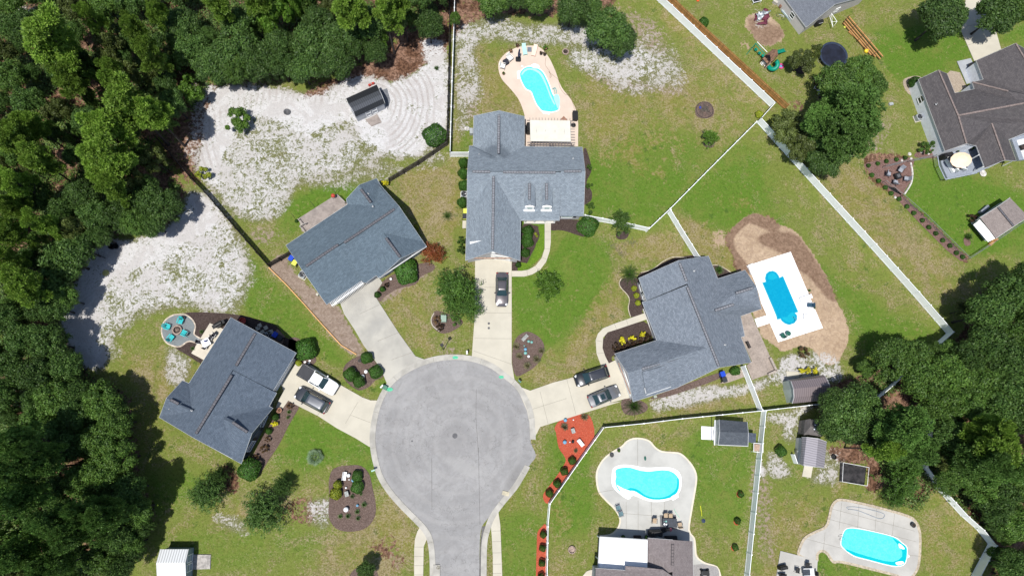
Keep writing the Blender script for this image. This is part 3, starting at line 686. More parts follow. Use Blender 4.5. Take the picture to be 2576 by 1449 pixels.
def door_on(parent, xy, px, z, ww, hh, m, name='garage_door', panels=True):
    fr = window_on(parent, xy, px, z, ww, hh, gl=m, frame=0.12, name=name)
    return fr
def house(nm, label, outline, walls_out, faces, rm, wm, inset=0.32):
    root = empty(nm, (0,0,0), label=label, cat='house')
    r = roof_part(faces, rm, root); w_, xy = wall_part(walls_out, wm, root, inset); trim_part(outline, r)
    return root, r, w_, xy
sid_blue = mat('siding_slate_blue', (0.10,0.125,0.155), 0.7, 0.06, 2, stretch=(0.3,0.3,6))
sid_white = mat('siding_white', (0.62,0.63,0.66), 0.7, 0.05, 2, stretch=(0.3,0.3,6))
sid_grey = mat('siding_pale_grey', (0.50,0.52,0.56), 0.7, 0.05, 2, stretch=(0.3,0.3,6))
sid_tan = mat('siding_pinkish_grey', (0.74,0.70,0.69), 0.7, 0.05, 2, stretch=(0.3,0.3,6))
brick = mat('brick_pale', (0.55,0.36,0.27), 0.9, 0.15, 5)
garage_w = mat('garage_door_white', (0.80,0.80,0.79), 0.5, 0.03, 2)
pipe_m = mat('vent_pipe', (0.62,0.63,0.64), 0.4, 0.1, 4)
def pipes(parent, pts):
    for q in pts:
        p = P(*q); b = MB(); b.lathe((p.x,p.y,p.z-0.15), [(0.05,0),(0.05,0.42)], 10); b.lathe((p.x,p.y,p.z-0.06),[(0.14,0),(0.10,0.06),(0.055,0.09)],10)
        b.obj('vent_pipe', pipe_m, parent)

ZK = 1.3
# ---- house A : dark blue-grey, west of the turning circle
E_ = 2.7
a = HA1((1325,185,2.7))[0]; b_ = HA1((1795,440,5.3))[0]; c = HA1((2500,820,2.7))[0]; d = HA2((1620,290,2.7))[0]; e = HA2((1090,15,5.3))[0]
d2, d3, d4, pk, co_, vly, mS, w1, w2, w3, w4, win, rin, e2 = HA2((1665,320,2.7),(1568,495,2.7),(1615,520,2.7),(1340,850,4.9),(1200,1250,2.7),(1085,1190,2.9),(570,908,5.3),(120,640,2.7),(215,385,4.2),(425,155,2.7),(510,192,2.7),(545,555,4.35),(960,640,5.0),(1090,20,5.12))
_pa = (b_,mS,a); win = onplane(_pa,win); w4 = onplane(_pa,w4)
_pa2 = (e2,mS,d2); rin = onplane(_pa2,rin); d3 = onplane(_pa2,d3); vly = onplane(_pa2,vly)
out_A = [a,b_,c,d,d2,d3,d4,pk,co_,mS,w1,w2,w3,w4]
root, rA, wA, xyA = house('house', 'dark blue-grey roofed house west of the turning circle, beside the teal chair fire pit', out_A, [a,b_,c,d,HA2((1600,330,2.7))[0],d3,HA2((1570,520,2.7))[0],pk,co_,mS,w1,w2,w3,w4],
  [[a,b_,e,mS,win,w4],[w4,win,w2,w3],[w2,win,mS,w1],[b_,c,d,e],[e2,d2,d3,rin,mS],[rin,d3,d4,pk],[rin,pk,co_,vly],[mS,rin,vly]], R_A, sid_blue)
vent(HA1((1765,470,5.32))[0], HA1((1420,1050,5.32))[0], rA); vent(HA2((1075,85,5.32))[0], HA2((605,855,5.32))[0], rA)
vent(HA2((1085,705,5.02))[0], HA2((1280,835,4.95))[0], rA); vent(HA2((268,408,4.25))[0], HA2((375,465,4.28))[0], rA)
vent(HA2((385,470,4.28))[0], HA2((540,550,4.33))[0], rA, 0.16, False, 'ridge_cap', base=R_A); vent(HA2((970,655,5.02))[0], HA2((1070,700,5.02))[0], rA, 0.16, False, 'ridge_cap', base=R_A)
pipes(root, HA2((258,530,3.5),(545,550,4.5)))
window_on(root, xyA, HA2((1342,1028))[0], 1.6, 1.5, 1.5, True); window_on(root, xyA, HA2((1522,700))[0], 1.5, 1.5, 1.4, True)
door_on(root, xyA, HA1((2330,1230))[0], 1.15, 4.9, 2.2, garage_w)
trim_part([HA2((1270,1005,3.0))[0], HA2((1500,720,2.9))[0]], root, 0.10, name='gable_trim', close=False, hgt=0.1, m=sid_blue)

# ---- house B : slate roof, north-west
nw, r1, r2, r3, Wc = HB((1600,75,2.7),(1300,190,4.2),(1080,430,2.7),(1100,522,2.7),(45,1222,2.7))
rS, Sc, g1, g2, g3, g4, g5, pkB, ptop = HB2((315,520,5.2),(742,1125,2.7),(1350,710,2.7),(1415,755,2.7),(1595,625,2.7),(1628,665,2.7),(1655,662,2.7),(2010,335,4.9),(1600,620,2.75))
rc, rc2, rN, v1, wi, step, gin = HB((2455,1242,2.7),(2390,1150,2.8),(1985,555,5.2),(1660,185,2.75),(1548,545,4.2),(970,1225,5.2),(1712,1012,4.9))
g1b = HB2((1362,735,2.85))[0]
_pb = (rN,rS,Wc); v1, wi, r3 = [onplane(_pb,q) for q in (v1,wi,r3)]
_pf = (step,rN,g2); rc2, gin, g3 = [onplane(_pf,q) for q in (rc2,gin,g3)]
out_B = [nw,r1,r2,r3,Wc,rS,Sc,g1,g2,g3,g4,g5,pkB,rc,rc2,rN,v1]
root, rB, wB, xyB = house('house', 'slate roofed house north-west of the turning circle with a grey timber deck behind', out_B, [nw,r1,r2,r3,Wc,rS,Sc,g1,g2,g3,g4,pkB,rc,rc2,rN],
  [[rN,v1,wi,r3,Wc,rS],[nw,v1,wi,r1],[r1,wi,r3,r2],[step,g1,Sc,rS],[step,rN,rc2,gin,g3,g2,g1b],[gin,g3,g4,g5,pkB],[gin,pkB,rc,rc2]], R_B, sid_grey)
vent(HB((1905,605,5.22))[0], HB((1045,1180,5.22))[0], rB); vent(HB2((940,100,5.22))[0], HB2((390,470,5.22))[0], rB)
vent(HB((1330,265,4.25))[0], HB((1500,490,4.25))[0], rB); vent(HB((1760,1100,4.92))[0], HB2((2000,310,4.9))[0], rB)
pipes(root, HB((1455,340,3.9),(1535,555,4.4),(750,1245,4.0)))
trim_part([g5, rc], root, 0.16, 0.05, name='gable_trim', close=False, hgt=0.15)
window_on(root, xyB, HB2((1790,610))[0], 1.5, 1.6, 1.3, True); window_on(root, xyB, HB2((2290,285))[0], 1.5, 1.2, 1.3, True)
door_on(root, xyB, HB2((1150,960))[0], 1.15, 5.0, 2.2, garage_w)
# garage pergola over the door
b = MB(); A0, A1 = P(*HB2((830,1150))[0], 2.35), P(*HB2((1375,760))[0], 2.35); dd = (A1-A0); L = dd.length; dn = dd.normalized(); nn = Vector((dn.y,-dn.x,0)); rz = math.atan2(dn.y, dn.x)
b.box((A0+A1)/2+nn*-0.05, (L,0.09,0.16), rz); b.box((A0+A1)/2-nn*0.55, (L,0.07,0.16), rz)
for i in range(24): b.box(A0+dn*(L*(i+0.5)/24)-nn*0.2+Vector((0,0,0.12)), (0.05,0.95,0.1), rz)
b.obj('garage_pergola', white, root)

ZK = 1.15
# ---- house C : light grey L-shaped, north of the circle
bL, bP, bR, bi, neC, rE, seC = HC1((280,175,2.7),(715,85,4.5),(1150,185,2.7),(1148,700,2.7),(2142,712,2.7),(2192,1125,5.5),(2165,1890,2.7))
rW, swl, lc1, lc2, jb = HC1((172,1140,5.5),(165,1800,2.7),(205,690,2.7),(270,690,2.7),(160,1945,2.7))
s1, s2, s3, s4, sp, s5 = HC2((1755,485,2.7),(1750,560,2.7),(1085,560,2.7),(1075,1250,2.7),(603,1092,4.9),(140,1250,2.7))
wiC, ginC, rM = HC1((702,905,4.5),(625,1180,5.3),(1775,1142,5.5))
_pc = (rW,rE,neC); wiC = onplane(_pc,wiC); bi = onplane(_pc,bi); lc2 = onplane(_pc,lc2)
_pc2 = (rW,rM,s2); ginC = onplane(_pc2,ginC); s3 = onplane(_pc2,s3)
rM2 = HC1((1775,1130,5.62))[0]; s1b = HC2((1755,488,2.82))[0]; seb = HC1((2165,1893,2.82))[0]; rEb = HC1((2192,1128,5.62))[0]
out_C = [bL,bP,bR,bi,neC,rE,seC,s1,s2,s3,s4,sp,s5,swl,rW,lc1,lc2]
root, rC, wC, xyC = house('house', 'light grey L-shaped house north of the circle with two white dormers', out_C, [bL,bP,bR,bi,neC,rE,seC,s1,HC2((1600,470,2.7))[0],HC2((1085,470,2.7))[0],s4,sp,s5,swl,rW,lc1,lc2],
  [[rW,lc1,lc2,wiC,bi,neC,rE],[bL,bP,wiC,lc2],[bP,bR,bi,wiC],[ginC,sp,s5,swl],[rW,ginC,swl],[ginC,s3,s4,sp],[ginC,rM,s2,s3],[rM2,rEb,seb,s1b],[rW,rM,ginC]], R_C, sid_white)
vent(HC1((712,160,4.52))[0], HC1((705,825,4.52))[0], rC, base=ventl); vent(HC1((262,1132,5.52))[0], HC1((560,1138,5.52))[0], rC, base=ventl)
vent(HC1((785,1142,5.52))[0], HC1((1680,1148,5.52))[0], rC, base=ventl); vent(HC1((1830,1128,5.66))[0], HC1((2125,1126,5.66))[0], rC, base=ventl)
vent(HC1((620,1215,5.32))[0], HC2((603,1060,4.93))[0], rC, base=ventl)
pipes(root, HC1((372,840,3.6),(1985,912,4.1)))
for i, xc in enumerate((1235, 1530)):
    k = xc-1235
    back = HC1((xc,1290,5.05))[0]; front = HC2((xc+3,292,5.05))[0]; le, re = HC2((xc-85,312,4.62))[0], HC2((xc+100,318,4.62))[0]
    lb, rb_ = HC1((xc-70,1480,4.55))[0], HC1((xc+100,1400,4.62))[0]
    dm = roof_part([[back,front,re,rb_],[back,front,le,lb]], R_C, root, 'dormer', 0.1)
    vent(HC1((xc,1335,5.07))[0], HC2((xc,205,5.07))[0], dm, 0.34, base=ventl)
    # dormer body and window
    f0 = P(*HC2((xc-85,382))[0], 3.3); f1 = P(*HC2((xc+72,382))[0], 3.3); f2 = f1+Vector((0.08,3.3,0)); f3 = f0+Vector((0.05,3.3,0))
    b = MB(); vs = [f0,f1,f2,f3]; b.prism([(q.x,q.y) for q in vs], 3.05, 4.52); b.obj('dormer_wall', white, dm)
    mid = (f0+f1)/2; b = MB(); b.box(mid+Vector((0,-0.02,0.95)), (0.85,0.08,0.62)); fr = b.obj('window', white, dm)
    b = MB()
    for s_ in (-1,1): b.box(mid+Vector((0,-0.05,0.95+s_*0.14)), (0.68,0.06,0.22))
    b.obj('pane', glassg, fr)
    b = MB(); b.box(mid+Vector((0,-0.1,0.03)), ((f1-f0).length+0.25,0.3,0.07)); b.obj('dormer_sill', white, dm)
window_on(root, xyC, HC2((1885,485))[0], 1.7, 1.7, 1.35, True, gl=glassg)
# garage gable: brick band, door and little gable windows
door_on(root, xyC, HC2((610,1255))[0], 1.2, 4.9, 2.3, garage_w)
pgC = P(*HC2((610,1215))[0], 2.55); b = MB(); b.box((pgC.x, min(y for x, y in xyC[10:13])-0.03, 2.66), (5.6,0.12,0.36)); b.obj('brick_band', brick, root)
window_on(root, xyC, HC2((605,1138))[0], 3.5, 0.5, 0.32, True)
b = MB(); q0, q1, q2 = [P(*q) for q in HC2((213,928,3.35),(415,906,4.25),(216,968,3.1))]
b.add([q0,q1,q2,q0-Vector((0,0,.2)),q1-Vector((0,0,.2)),q2-Vector((0,0,.2))], [(0,1,2),(0,3,4,1),(1,4,5,2),(2,5,3,0)]); b.obj('cheek_wall', white, root)
# entrance porch of house C
b = MB(); q = [P(*x) for x in HC2((1140,560),(1670,560),(1670,615),(1490,622),(1140,622))]; b.prism([(x.x,x.y) for x in q], 0, 0.22); b.obj('porch_floor', mat('porch_concrete',(0.7,0.68,0.63),0.8,0.04,1), root)
for px in HC2((1160,600),(1315,600),(1490,600),(1655,600)): p = P(*px); b = MB(); b.box((p.x,p.y,1.35),(0.2,0.2,2.4)); b.obj('porch_column', white, root)

# ---- house D : pale grey, east of the circle
n1, nP, n2, n3, n4, ePk, e2_, e3, e4, e5, e6 = HD1((455,420,2.7),(1030,165,5.4),(1465,100,2.7),(1600,430,2.7),(1995,305,2.7),(2160,548,4.5),(2235,865,2.7),(1930,970,2.7),(1990,1260,2.7),(1935,1275,2.7),(2085,1642,2.7))
sP, sw1, gS, gP, gN, q1_, q2_, q3_ = HD1((1622,1715,5.4),(1003,2010,2.7),(372,2212,2.7),(292,1795,4.8),(105,1518,2.7),(715,1322,2.7),(505,770,2.7),(565,752,2.7))
dD, dE, dF, stp, ginD = HD1((1850,650,4.6),(1845,790,4.7),(1490,905,4.62),(1158,500,5.4),(1440,1430,4.85))
_pw = (sPb0:=HD1((1622,1715,5.5))[0],stpb0:=HD1((1153,520,5.5))[0],q2_); ginD = onplane(_pw, ginD); q1_ = onplane(_pw,q1_)
_pe = (nP,sP,e5); dF = onplane(_pe,dF); n3 = onplane(_pe,n3); e3 = onplane(_pe,e3); n2 = onplane(_pe,n2)
q3b = HD1((562,758,2.85))[0]; stpb = HD1((1153,520,5.5))[0]
out_D = [n1,nP,n2,n3,n4,ePk,e2_,e3,e4,e5,e6,sP,sw1,gS,gP,gN,q1_,q2_,q3_]
sPb = HD1((1622,1715,5.5))[0]
root, rD, wD, xyD = house('house', 'pale grey house east of the circle beside the rectangular blue pool', out_D, [n1,nP,n2,n3,n4,ePk,e2_,e3,e4,e5,e6,sP,sw1,gS,gP,gN,q1_,HD1((560,800,2.7))[0]],
  [[nP,stp,q3_,n1],[stpb,q3b,q2_,q1_,ginD,sPb],[nP,n2,n3,dF,e3,e4,e5,e6,sP],[n3,n4,ePk,dD,dE,dF],[dF,dE,dD,ePk,e2_,e3],[ginD,q1_,gN,gP],[ginD,gP,gS,sw1],[ginD,sw1,sPb]], R_D, sid_white)
vent(HD1((1045,205,5.42))[0], HD1((1145,465,5.42))[0], rD, base=ventl); vent(HD1((1155,555,5.55))[0], HD1((1612,1695,5.55))[0], rD, base=ventl)
vent(HD1((1860,640,4.68))[0], HD1((2110,562,4.6))[0], rD, base=ventl); vent(HD1((1560,890,4.72))[0], HD1((1830,802,4.75))[0], rD, base=ventl)
vent(HD2((1355,380,4.9))[0], HD2((868,532,4.88))[0], rD, base=ventl); vent(HD2((755,568,4.87))[0], HD2((500,648,4.84))[0], rD, base=ventl)
pipes(root, HD1((1258,315,4.6),(1708,1385,4.4)))
pan = [onplane((ginD,gP,gS),q,0.16) for q in HD2((830,600),(918,905),(566,1022),(505,690))]; pn = roof_part([pan], R_D, root, 'raised_roof', 0.2)
trim_part([pan[1],pan[2]], pn, 0.12, 0.02, close=False); trim_part(HD2((538,925,3.6),(556,1000,3.4)), pn, 0.1, 0.05, close=False)
window_on(root, xyD, HD1((480,560))[0], 1.6, 1.1, 1.3, True); window_on(root, xyD, HD1((525,690))[0], 1.6, 0.9, 1.3)
door_on(root, xyD, HD2((240,820))[0], 1.2, 4.8, 2.3, garage_w)
b = MB(); q0, q1 = P(*HD2((150,540))[0], 2.75), P(*HD2((340,1030))[0], 2.75); b.box((q0+q1)/2+Vector((-0.02,0,0)), ((q1-q0).length*0.92,0.1,0.22), math.atan2((q1-q0).y,(q1-q0).x)); b.obj('brick_band', brick, root)
b = MB(); q = [P(*x) for x in HD1((505,870),(540,862),(705,1290),(660,1290))]; b.prism([(x.x,x.y) for x in q],0,0.24); b.obj('porch_floor', MATS['porch_concrete'], root)

ZK = 1.0
# ---- house E : brown roof, north-east
eN, ePn, eN2, ei1, ei2, ei3, ei4, ei5 = HE((185,480,2.8),(395,382,4.3),(485,420,2.8),(567,625,2.8),(775,583,2.8),(752,510,2.8),(870,482,2.8),(795,282,2.8))
eTop, eR1, eR2, eJ, eSP, eSc, eSe = HE((1210,100,5.2),(1330,170,4.0),(1700,760,3.0),(603,862,4.55),(690,1157,4.3),(465,1237,2.8),(772,1177,2.8))
eM, eHp, eV, eFar, eS1, eS2 = HE((1285,735,5.2),(1130,605,4.9),(1215,695,4.75),(1560,690,5.3),(1600,930,2.8),(1135,1115,2.8))
sA, sB, sC, sD, sE = HE((958,945,4.3),(797,1182,2.8),(885,1415,2.8),(1095,1332,4.2),(1217,1340,2.8))
out_E = [eN,ePn,eN2,ei1,ei2,ei3,ei4,ei5,eTop,eR1,eR2,eS1,eS2,sE,sD,sC,sB,eSe,eSP,eSc]
root, rE_, wE, xyE = house('house', 'brown roofed house in the north-east with a tan parasol on its grey deck', out_E, [eN,ePn,eN2,ei1,ei2,ei3,ei4,ei5,eTop,eR1,eR2,eS1,eS2,HE((1010,1060,2.8))[0],sB,eSe,eSP,eSc],
  [[eN,ePn,eJ,eSP,eSc],[ePn,eN2,ei1,eJ],[ei1,ei2,eV,eM,eJ],[ei3,eHp,eV,ei2],[ei3,ei4,ei5,eTop,eFar,eM,eV,eHp],[eTop,eR1,eR2,eFar],[eJ,eM,eFar,eS1,eS2,sA,sB,eSe,eSP],[sA,sB,sC,sD],[sA,sD,sE,eS2]], R_E, mat('siding_pale_lavender',(0.72,0.75,0.82),0.7,0.04,2), 0.12)
for s_ in ([ePn,eJ],[eJ,eM],[eM,eFar],[eJ,eSP],[ei3,eHp],[sA,sD],[eTop,eFar]):
    vent((*s_[0][:2], s_[0][2]+0.03), (*s_[1][:2], s_[1][2]+0.03), rE_, 0.26, False, 'ridge_cap', base=brownm)
window_on(root, xyE, HE((230,690))[0], 1.7, 1.0, 1.3); pipes(root, HE((372,742,3.6)))
for q in HE((885,1415),(1050,1370),(1215,1345),(840,1290)): p = P(q[0], q[1], 2.7); b = MB(); b.box((p.x-0.25,p.y+0.2,1.5),(0.12,0.12,2.4)); b.obj('porch_column', white, root)

# ---- house F : mid grey roof at the top edge
f1, f2, f3, f4, f5, f6 = PL((1150,-330,2.5),(1665,370,2.5),(2055,60,4.6),(2315,-15,4.2),(2500,-60,2.5),(1740,-330,4.6)); f7 = PL((2300,-400,2.5))[0]
out_F = [f1,f2,f3,f5,f7,f6]
root, rF, wF, xyF = house('house', 'mid grey roofed house with pinkish siding cut by the top edge of the view', out_F, [f1,f2,f3,f5,f7,f6], [[f1,f2,f3,f6],[f3,f5,f7,f6]], R_F, sid_tan, 0.12)
window_on(root, xyF, PL((1490,205))[0], 1.4, 0.9, 1.1); window_on(root, xyF, PL((2060,110))[0], 1.6, 0.8, 1.0)
b = MB(); q0, q1 = P(*PL((1330,145))[0],0.3), P(*PL((1590,455))[0],0.3); b.box((q0+q1)/2+Vector((0.05,0.05,0)), ((q1-q0).length,0.12,0.3), math.atan2((q1-q0).y,(q1-q0).x)); b.obj('base_trim', mat('trim_pale_blue',(0.6,0.72,0.76),0.6), root)

# ---- house G : mixed brown roof at the bottom edge
ga, gb, gc, gd, ge, gf, gg, gh, gi, gj = BP((1190,715,2.7),(1520,740,4.2),(1790,760,2.7),(1803,1500,2.7),(1520,1170,4.2),(1190,1110,2.7),(885,1150,4.3),(485,1122,4.3),(460,1700,5.6),(1390,1700,5.6))
gk, gl_ = BP((1390,1140,4.3),(885,1092,4.3))
root = empty('house', (0,0,0), label='mixed brown shingle house with a white patio roof at the bottom edge', cat='house')
rG = roof_part([[ga,gb,ge,BP((1190,1230,2.7))[0]],[gb,gc,gd,BP((1520,1500,4.2))[0]],[gh,gg,gl_,BP((1180,1115,4.3))[0],BP((1390,1140,4.3))[0],BP((1520,1230,4.35))[0],gj,gi]], R_G, root)
_, xyG = wall_part([ga,gb,gc,gd,gi,gh,BP((1180,1115,2.7))[0]], sid_grey, root)
trim_part([ga,gb], rG, close=False); trim_part([gc,gd], rG, close=False); trim_part([gh,gg], rG, close=False)
vent(BP((1520,800,4.23))[0], BP((1518,1080,4.23))[0], rG, 0.34, base=mat('ridge_mixed',(0.22,0.19,0.19),0.9))
pr = BP((540,700,2.75),(1182,742,2.75),(1180,1115,3.0),(885,1095,3.05),(885,1145,3.05),(518,1112,3.0))
b = MB(); q = [P(*x) for x in pr]; b.prism([(x.x,x.y) for x in q], 2.62, 0, [x.z for x in q]); po = b.obj('patio_roof', mat('patio_roof_white',(0.92,0.92,0.92),0.5,0.01,1), root)
trim_part([pr[0],pr[1]], po, 0.16, 0.07, close=False, name='gutter'); trim_part([pr[0],pr[5]], po, 0.14, 0.05, close=False, name='gutter')
for q in BP((545,712),(860,732),(1170,748),(525,1000)): p = P(q[0],q[1],2.7); b = MB(); b.box((p.x+0.1,p.y-0.12,1.3),(0.12,0.12,2.6)); b.obj('patio_post', white, root)
# ================================================================== BEDS, PATIOS, POOLS
def bedmat(name, c1, c2, c3):
    m, tr, b = newmat(name); N = NT(tr); b.inputs['Roughness'].default_value = 0.95; b.inputs['Specular IOR Level'].default_value = 0.1
    pos = N.n('ShaderNodeNewGeometry').outputs['Position']
    a_, b2, c_ = N.step(N.noise(pos, 5, 4, 0.8), 0.3, 0.7), N.step(N.noise(pos, 0.8, 4, 0.7, 0.8), 0.35, 0.7), N.step(N.noise(pos, 11, 2, 0.8), 0.5, 0.72)
    c = N.mix(a_, c1, c2); c = N.mix(N.math('MULTIPLY', b2, 0.4), c, c1); c = N.mix(N.math('MULTIPLY', c_, 0.5), c, c3); N.out(c, b)
    bp = N.n('ShaderNodeBump'); bp.inputs['Strength'].default_value = 0.8; bp.inputs['Distance'].default_value = 0.08; N.l(a_, bp.inputs['Height']); N.l(bp.outputs[0], b.inputs['Normal'])
    MATS[name] = m; return m
m_dark = bedmat('mulch_dark', (0.055,0.038,0.034), (0.125,0.092,0.082), (0.24,0.19,0.17))
m_brown = bedmat('mulch_brown', (0.12,0.082,0.068), (0.25,0.18,0.155), (0.40,0.31,0.28))
m_pink = bedmat('mulch_pinkish', (0.17,0.095,0.08), (0.31,0.19,0.165), (0.50,0.38,0.36))
m_red = bedmat('mulch_red', (0.50,0.085,0.045), (0.66,0.15,0.085), (0.78,0.27,0.18))
m_rock = bedmat('river_rock', (0.42,0.34,0.26), (0.62,0.52,0.42), (0.25,0.2,0.16))
def bed(pts, m, z=0.05, sm=3): sheet('mulch_bed', smooth(pts, sm) if sm else pts, z, m, kind='structure')
bed(HA1((480,110),(850,92),(1510,145),(1900,255),(2150,340),(2300,540),(2500,600),(2560,700),(2500,900),(2000,800),(1320,300),(820,960),(770,1000),(560,870),(340,730),(500,650),(610,600),(720,640),(780,560),(690,490),(700,330),(620,200)), m_dark)
bed(t01((2180,1120),(2260,1110),(2380,1240),(2370,1300),(2300,1310),(2200,1290)), m_brown)
bed(HA2((1830,420),(1960,490),(1900,620),(1820,760),(1700,1000),(1560,1210),(1450,1380),(1330,1440),(1230,1440),(1260,1260),(1350,1150),(1480,900),(1650,620),(1700,560)), m_brown)
bed(CR((1040,150),(1150,60),(1270,10),(1440,50),(1530,150),(1640,320),(1500,400),(1400,500),(1250,555),(1120,480),(1010,360),(1000,240)), m_brown)
bed(t12((-60,640),(60,615),(150,620),(210,680),(235,780),(262,930),(240,1030),(170,1095),(60,1115),(-40,1090),(-95,1000),(-90,850),(-95,740)), m_brown)
bed(t11((690,920),(740,900),(900,960),(910,1000),(860,1040),(780,1070),(720,1050),(680,1000)), m_brown)
bed(t11((1300,1150),(1330,1090),(1400,1055),(1470,1080),(1520,1130),(1530,1200),(1480,1300),(1400,1360),(1320,1390),(1290,1300),(1290,1200)), m_brown)
bed(t11((1290,530),(1330,500),(1370,250),(1440,250),(1500,280),(1480,380),(1430,480),(1400,540),(1370,560),(1320,600),(1290,600)), m_dark)
bed(t11((1584,215),(1800,215),(1900,260),(1880,320),(1830,340),(1760,320),(1700,300),(1640,290),(1584,290)), m_dark)
bed(t10((1830,1120),(1880,1230),(1885,1300),(1850,1380),(1890,1448),(1880,1520),(1800,1520)), m_dark)
bed(t11((2085,300),(2165,310),(2155,350),(2110,362),(2075,345)), m_dark)
bed(t11((250,760),(300,690),(400,620),(600,540),(690,545),(700,590),(600,640),(560,700),(430,730),(330,790),(290,830)), m_brown)
bed(HD1((210,430),(440,430),(560,760),(500,900),(515,930),(335,985),(300,870),(320,740),(290,660),(200,560),(170,490)), m_dark)
bed(HD1((480,340),(640,300),(760,220),(960,130),(1300,90),(1300,200),(500,440)), m_dark)
bed(HD1((1530,235),(1600,240),(1790,330),(1900,330),(1900,420),(1600,480)), m_dark)
bed(HD1((-40,1280),(0,1210),(520,1045),(640,1270),(60,1560),(120,1640),(20,1680),(-100,1560),(-130,1400)), m_dark, sm=2)
bed(HD2((640,1060),(1000,920),(1620,700),(1640,780),(1000,1010),(700,1080)), m_brown)
bed(HD2((200,1110),(330,1060),(560,1150),(560,1260),(380,1320),(230,1280)), m_brown)
bed(t12((1620,370),(1610,330),(1660,270),(1800,230),(1880,250),(1910,390),(1850,490),(1800,570),(1740,640),(1650,780),(1600,860),(1565,900),(1535,890),(1525,830),(1600,730),(1680,610),(1690,560),(1640,480)), m_red)
bed(t12((1475,1200),(1480,1120),(1510,1080),(1555,1080),(1557,1448),(1555,1650),(1465,1650),(1468,1448)), m_red, sm=2)
bed(t12((60,1448),(110,1390),(190,1370),(260,1400),(280,1500),(180,1560),(60,1520)), m_brown)
for cx, cy, r in ((430,832,22),(408,1040,22),(388,1235,22)): bed(t22(*[(cx+r*math.cos(a)*1.1, cy+r*1.2*math.sin(a)) for a in np.linspace(0,5.6,9)]), m_red)
bed(t20((1390,1230),(1720,1190),(1735,1260),(1735,1340),(1680,1430),(1640,1470),(1500,1380),(1400,1290)), m_pink)
bed(t21((1525,-40),(1600,-30),(2150,510),(2100,525),(1990,440),(1800,250)), m_pink, sm=0)
bed(t20((1770,1150),(1900,1130),(1925,1190),(1760,1190)), m_pink)
bed(t20((1670,600),(1760,575),(1810,600),(1790,660),(1720,720),(1670,660)), m_rock)
bed(HE((485,420),(520,390),(620,410),(690,560),(560,640)), m_rock, sm=0)
bed(PL((1520,920),(1580,880),(1640,890),(1672,940),(1640,990),(1580,1000),(1535,975)), m_dark)
bed(t20((95,820),(130,775),(200,775),(235,830),(225,880),(165,897),(105,880)), m_brown)
bed(t20((155,1070),(235,1070),(232,1110),(195,1118),(160,1100)), m_brown)
bed(t21((2120,350),(2160,350),(2170,400),(2130,405)), m_pink)
# -- pools
def poolmat(name, deep, shallow):
    m, tr, b = newmat(name); N = NT(tr); b.inputs['Roughness'].default_value = 0.06; b.inputs['Specular IOR Level'].default_value = 0.5
    pos = N.n('ShaderNodeNewGeometry').outputs['Position']
    wv = N.step(N.noise(pos, 2.2, 3, 0.6, 1.5), 0.35, 0.7); N.l(N.mix(N.math('MULTIPLY', wv, 0.6), deep, shallow), b.inputs['Base Color'])
    bp = N.n('ShaderNodeBump'); bp.inputs['Strength'].default_value = 0.12; N.l(N.noise(pos, 3, 2), bp.inputs['Height']); N.l(bp.outputs[0], b.inputs['Normal'])
    MATS[name] = m; return m
w_cy = poolmat('pool_water_cyan', (0.07,0.60,0.62), (0.15,0.70,0.71)); w_cy2 = poolmat('pool_water_step', (0.30,0.74,0.74), (0.42,0.80,0.79)); w_dk = poolmat('pool_water_turquoise', (0.0,0.40,0.45), (0.01,0.45,0.50))
w_bl = poolmat('pool_water_blue', (0.0,0.24,0.40), (0.004,0.30,0.46)); w_bl2 = poolmat('pool_water_blue_step', (0.004,0.31,0.44), (0.01,0.36,0.48))
shell = mat('pool_shell_white', (0.88,0.89,0.88), 0.35, 0.01, 1)
def pool(label, rim, water, wm, parts=(), z=0.15, rm=None, name='swimming_pool'):
    root = empty(name, P(*[sum(q[i] for q in water)/len(water) for i in (0,1)]), label=label, cat='pool')
    inv = -root.location
    def sh(nm, poly, z_, m_, z0=0.0):
        pts = [P(*q[:2])+inv for q in poly]; b = MB(); b.prism([(p.x,p.y) for p in pts], z0, z_); return b.obj(nm, m_, root)
    sh('rim', rim, z, rm or shell); sh('water', water, z+0.012, wm, z-0.03)
    k = 0
    for nm, poly, m_ in parts: k += 1; sh(nm, poly, z+0.02+0.006*k, m_, z-0.03)
    return root
def grow(pts, d):
    # widen a survey outline by d pixels
    return offs([(q[0],q[1]) for q in pts], d)
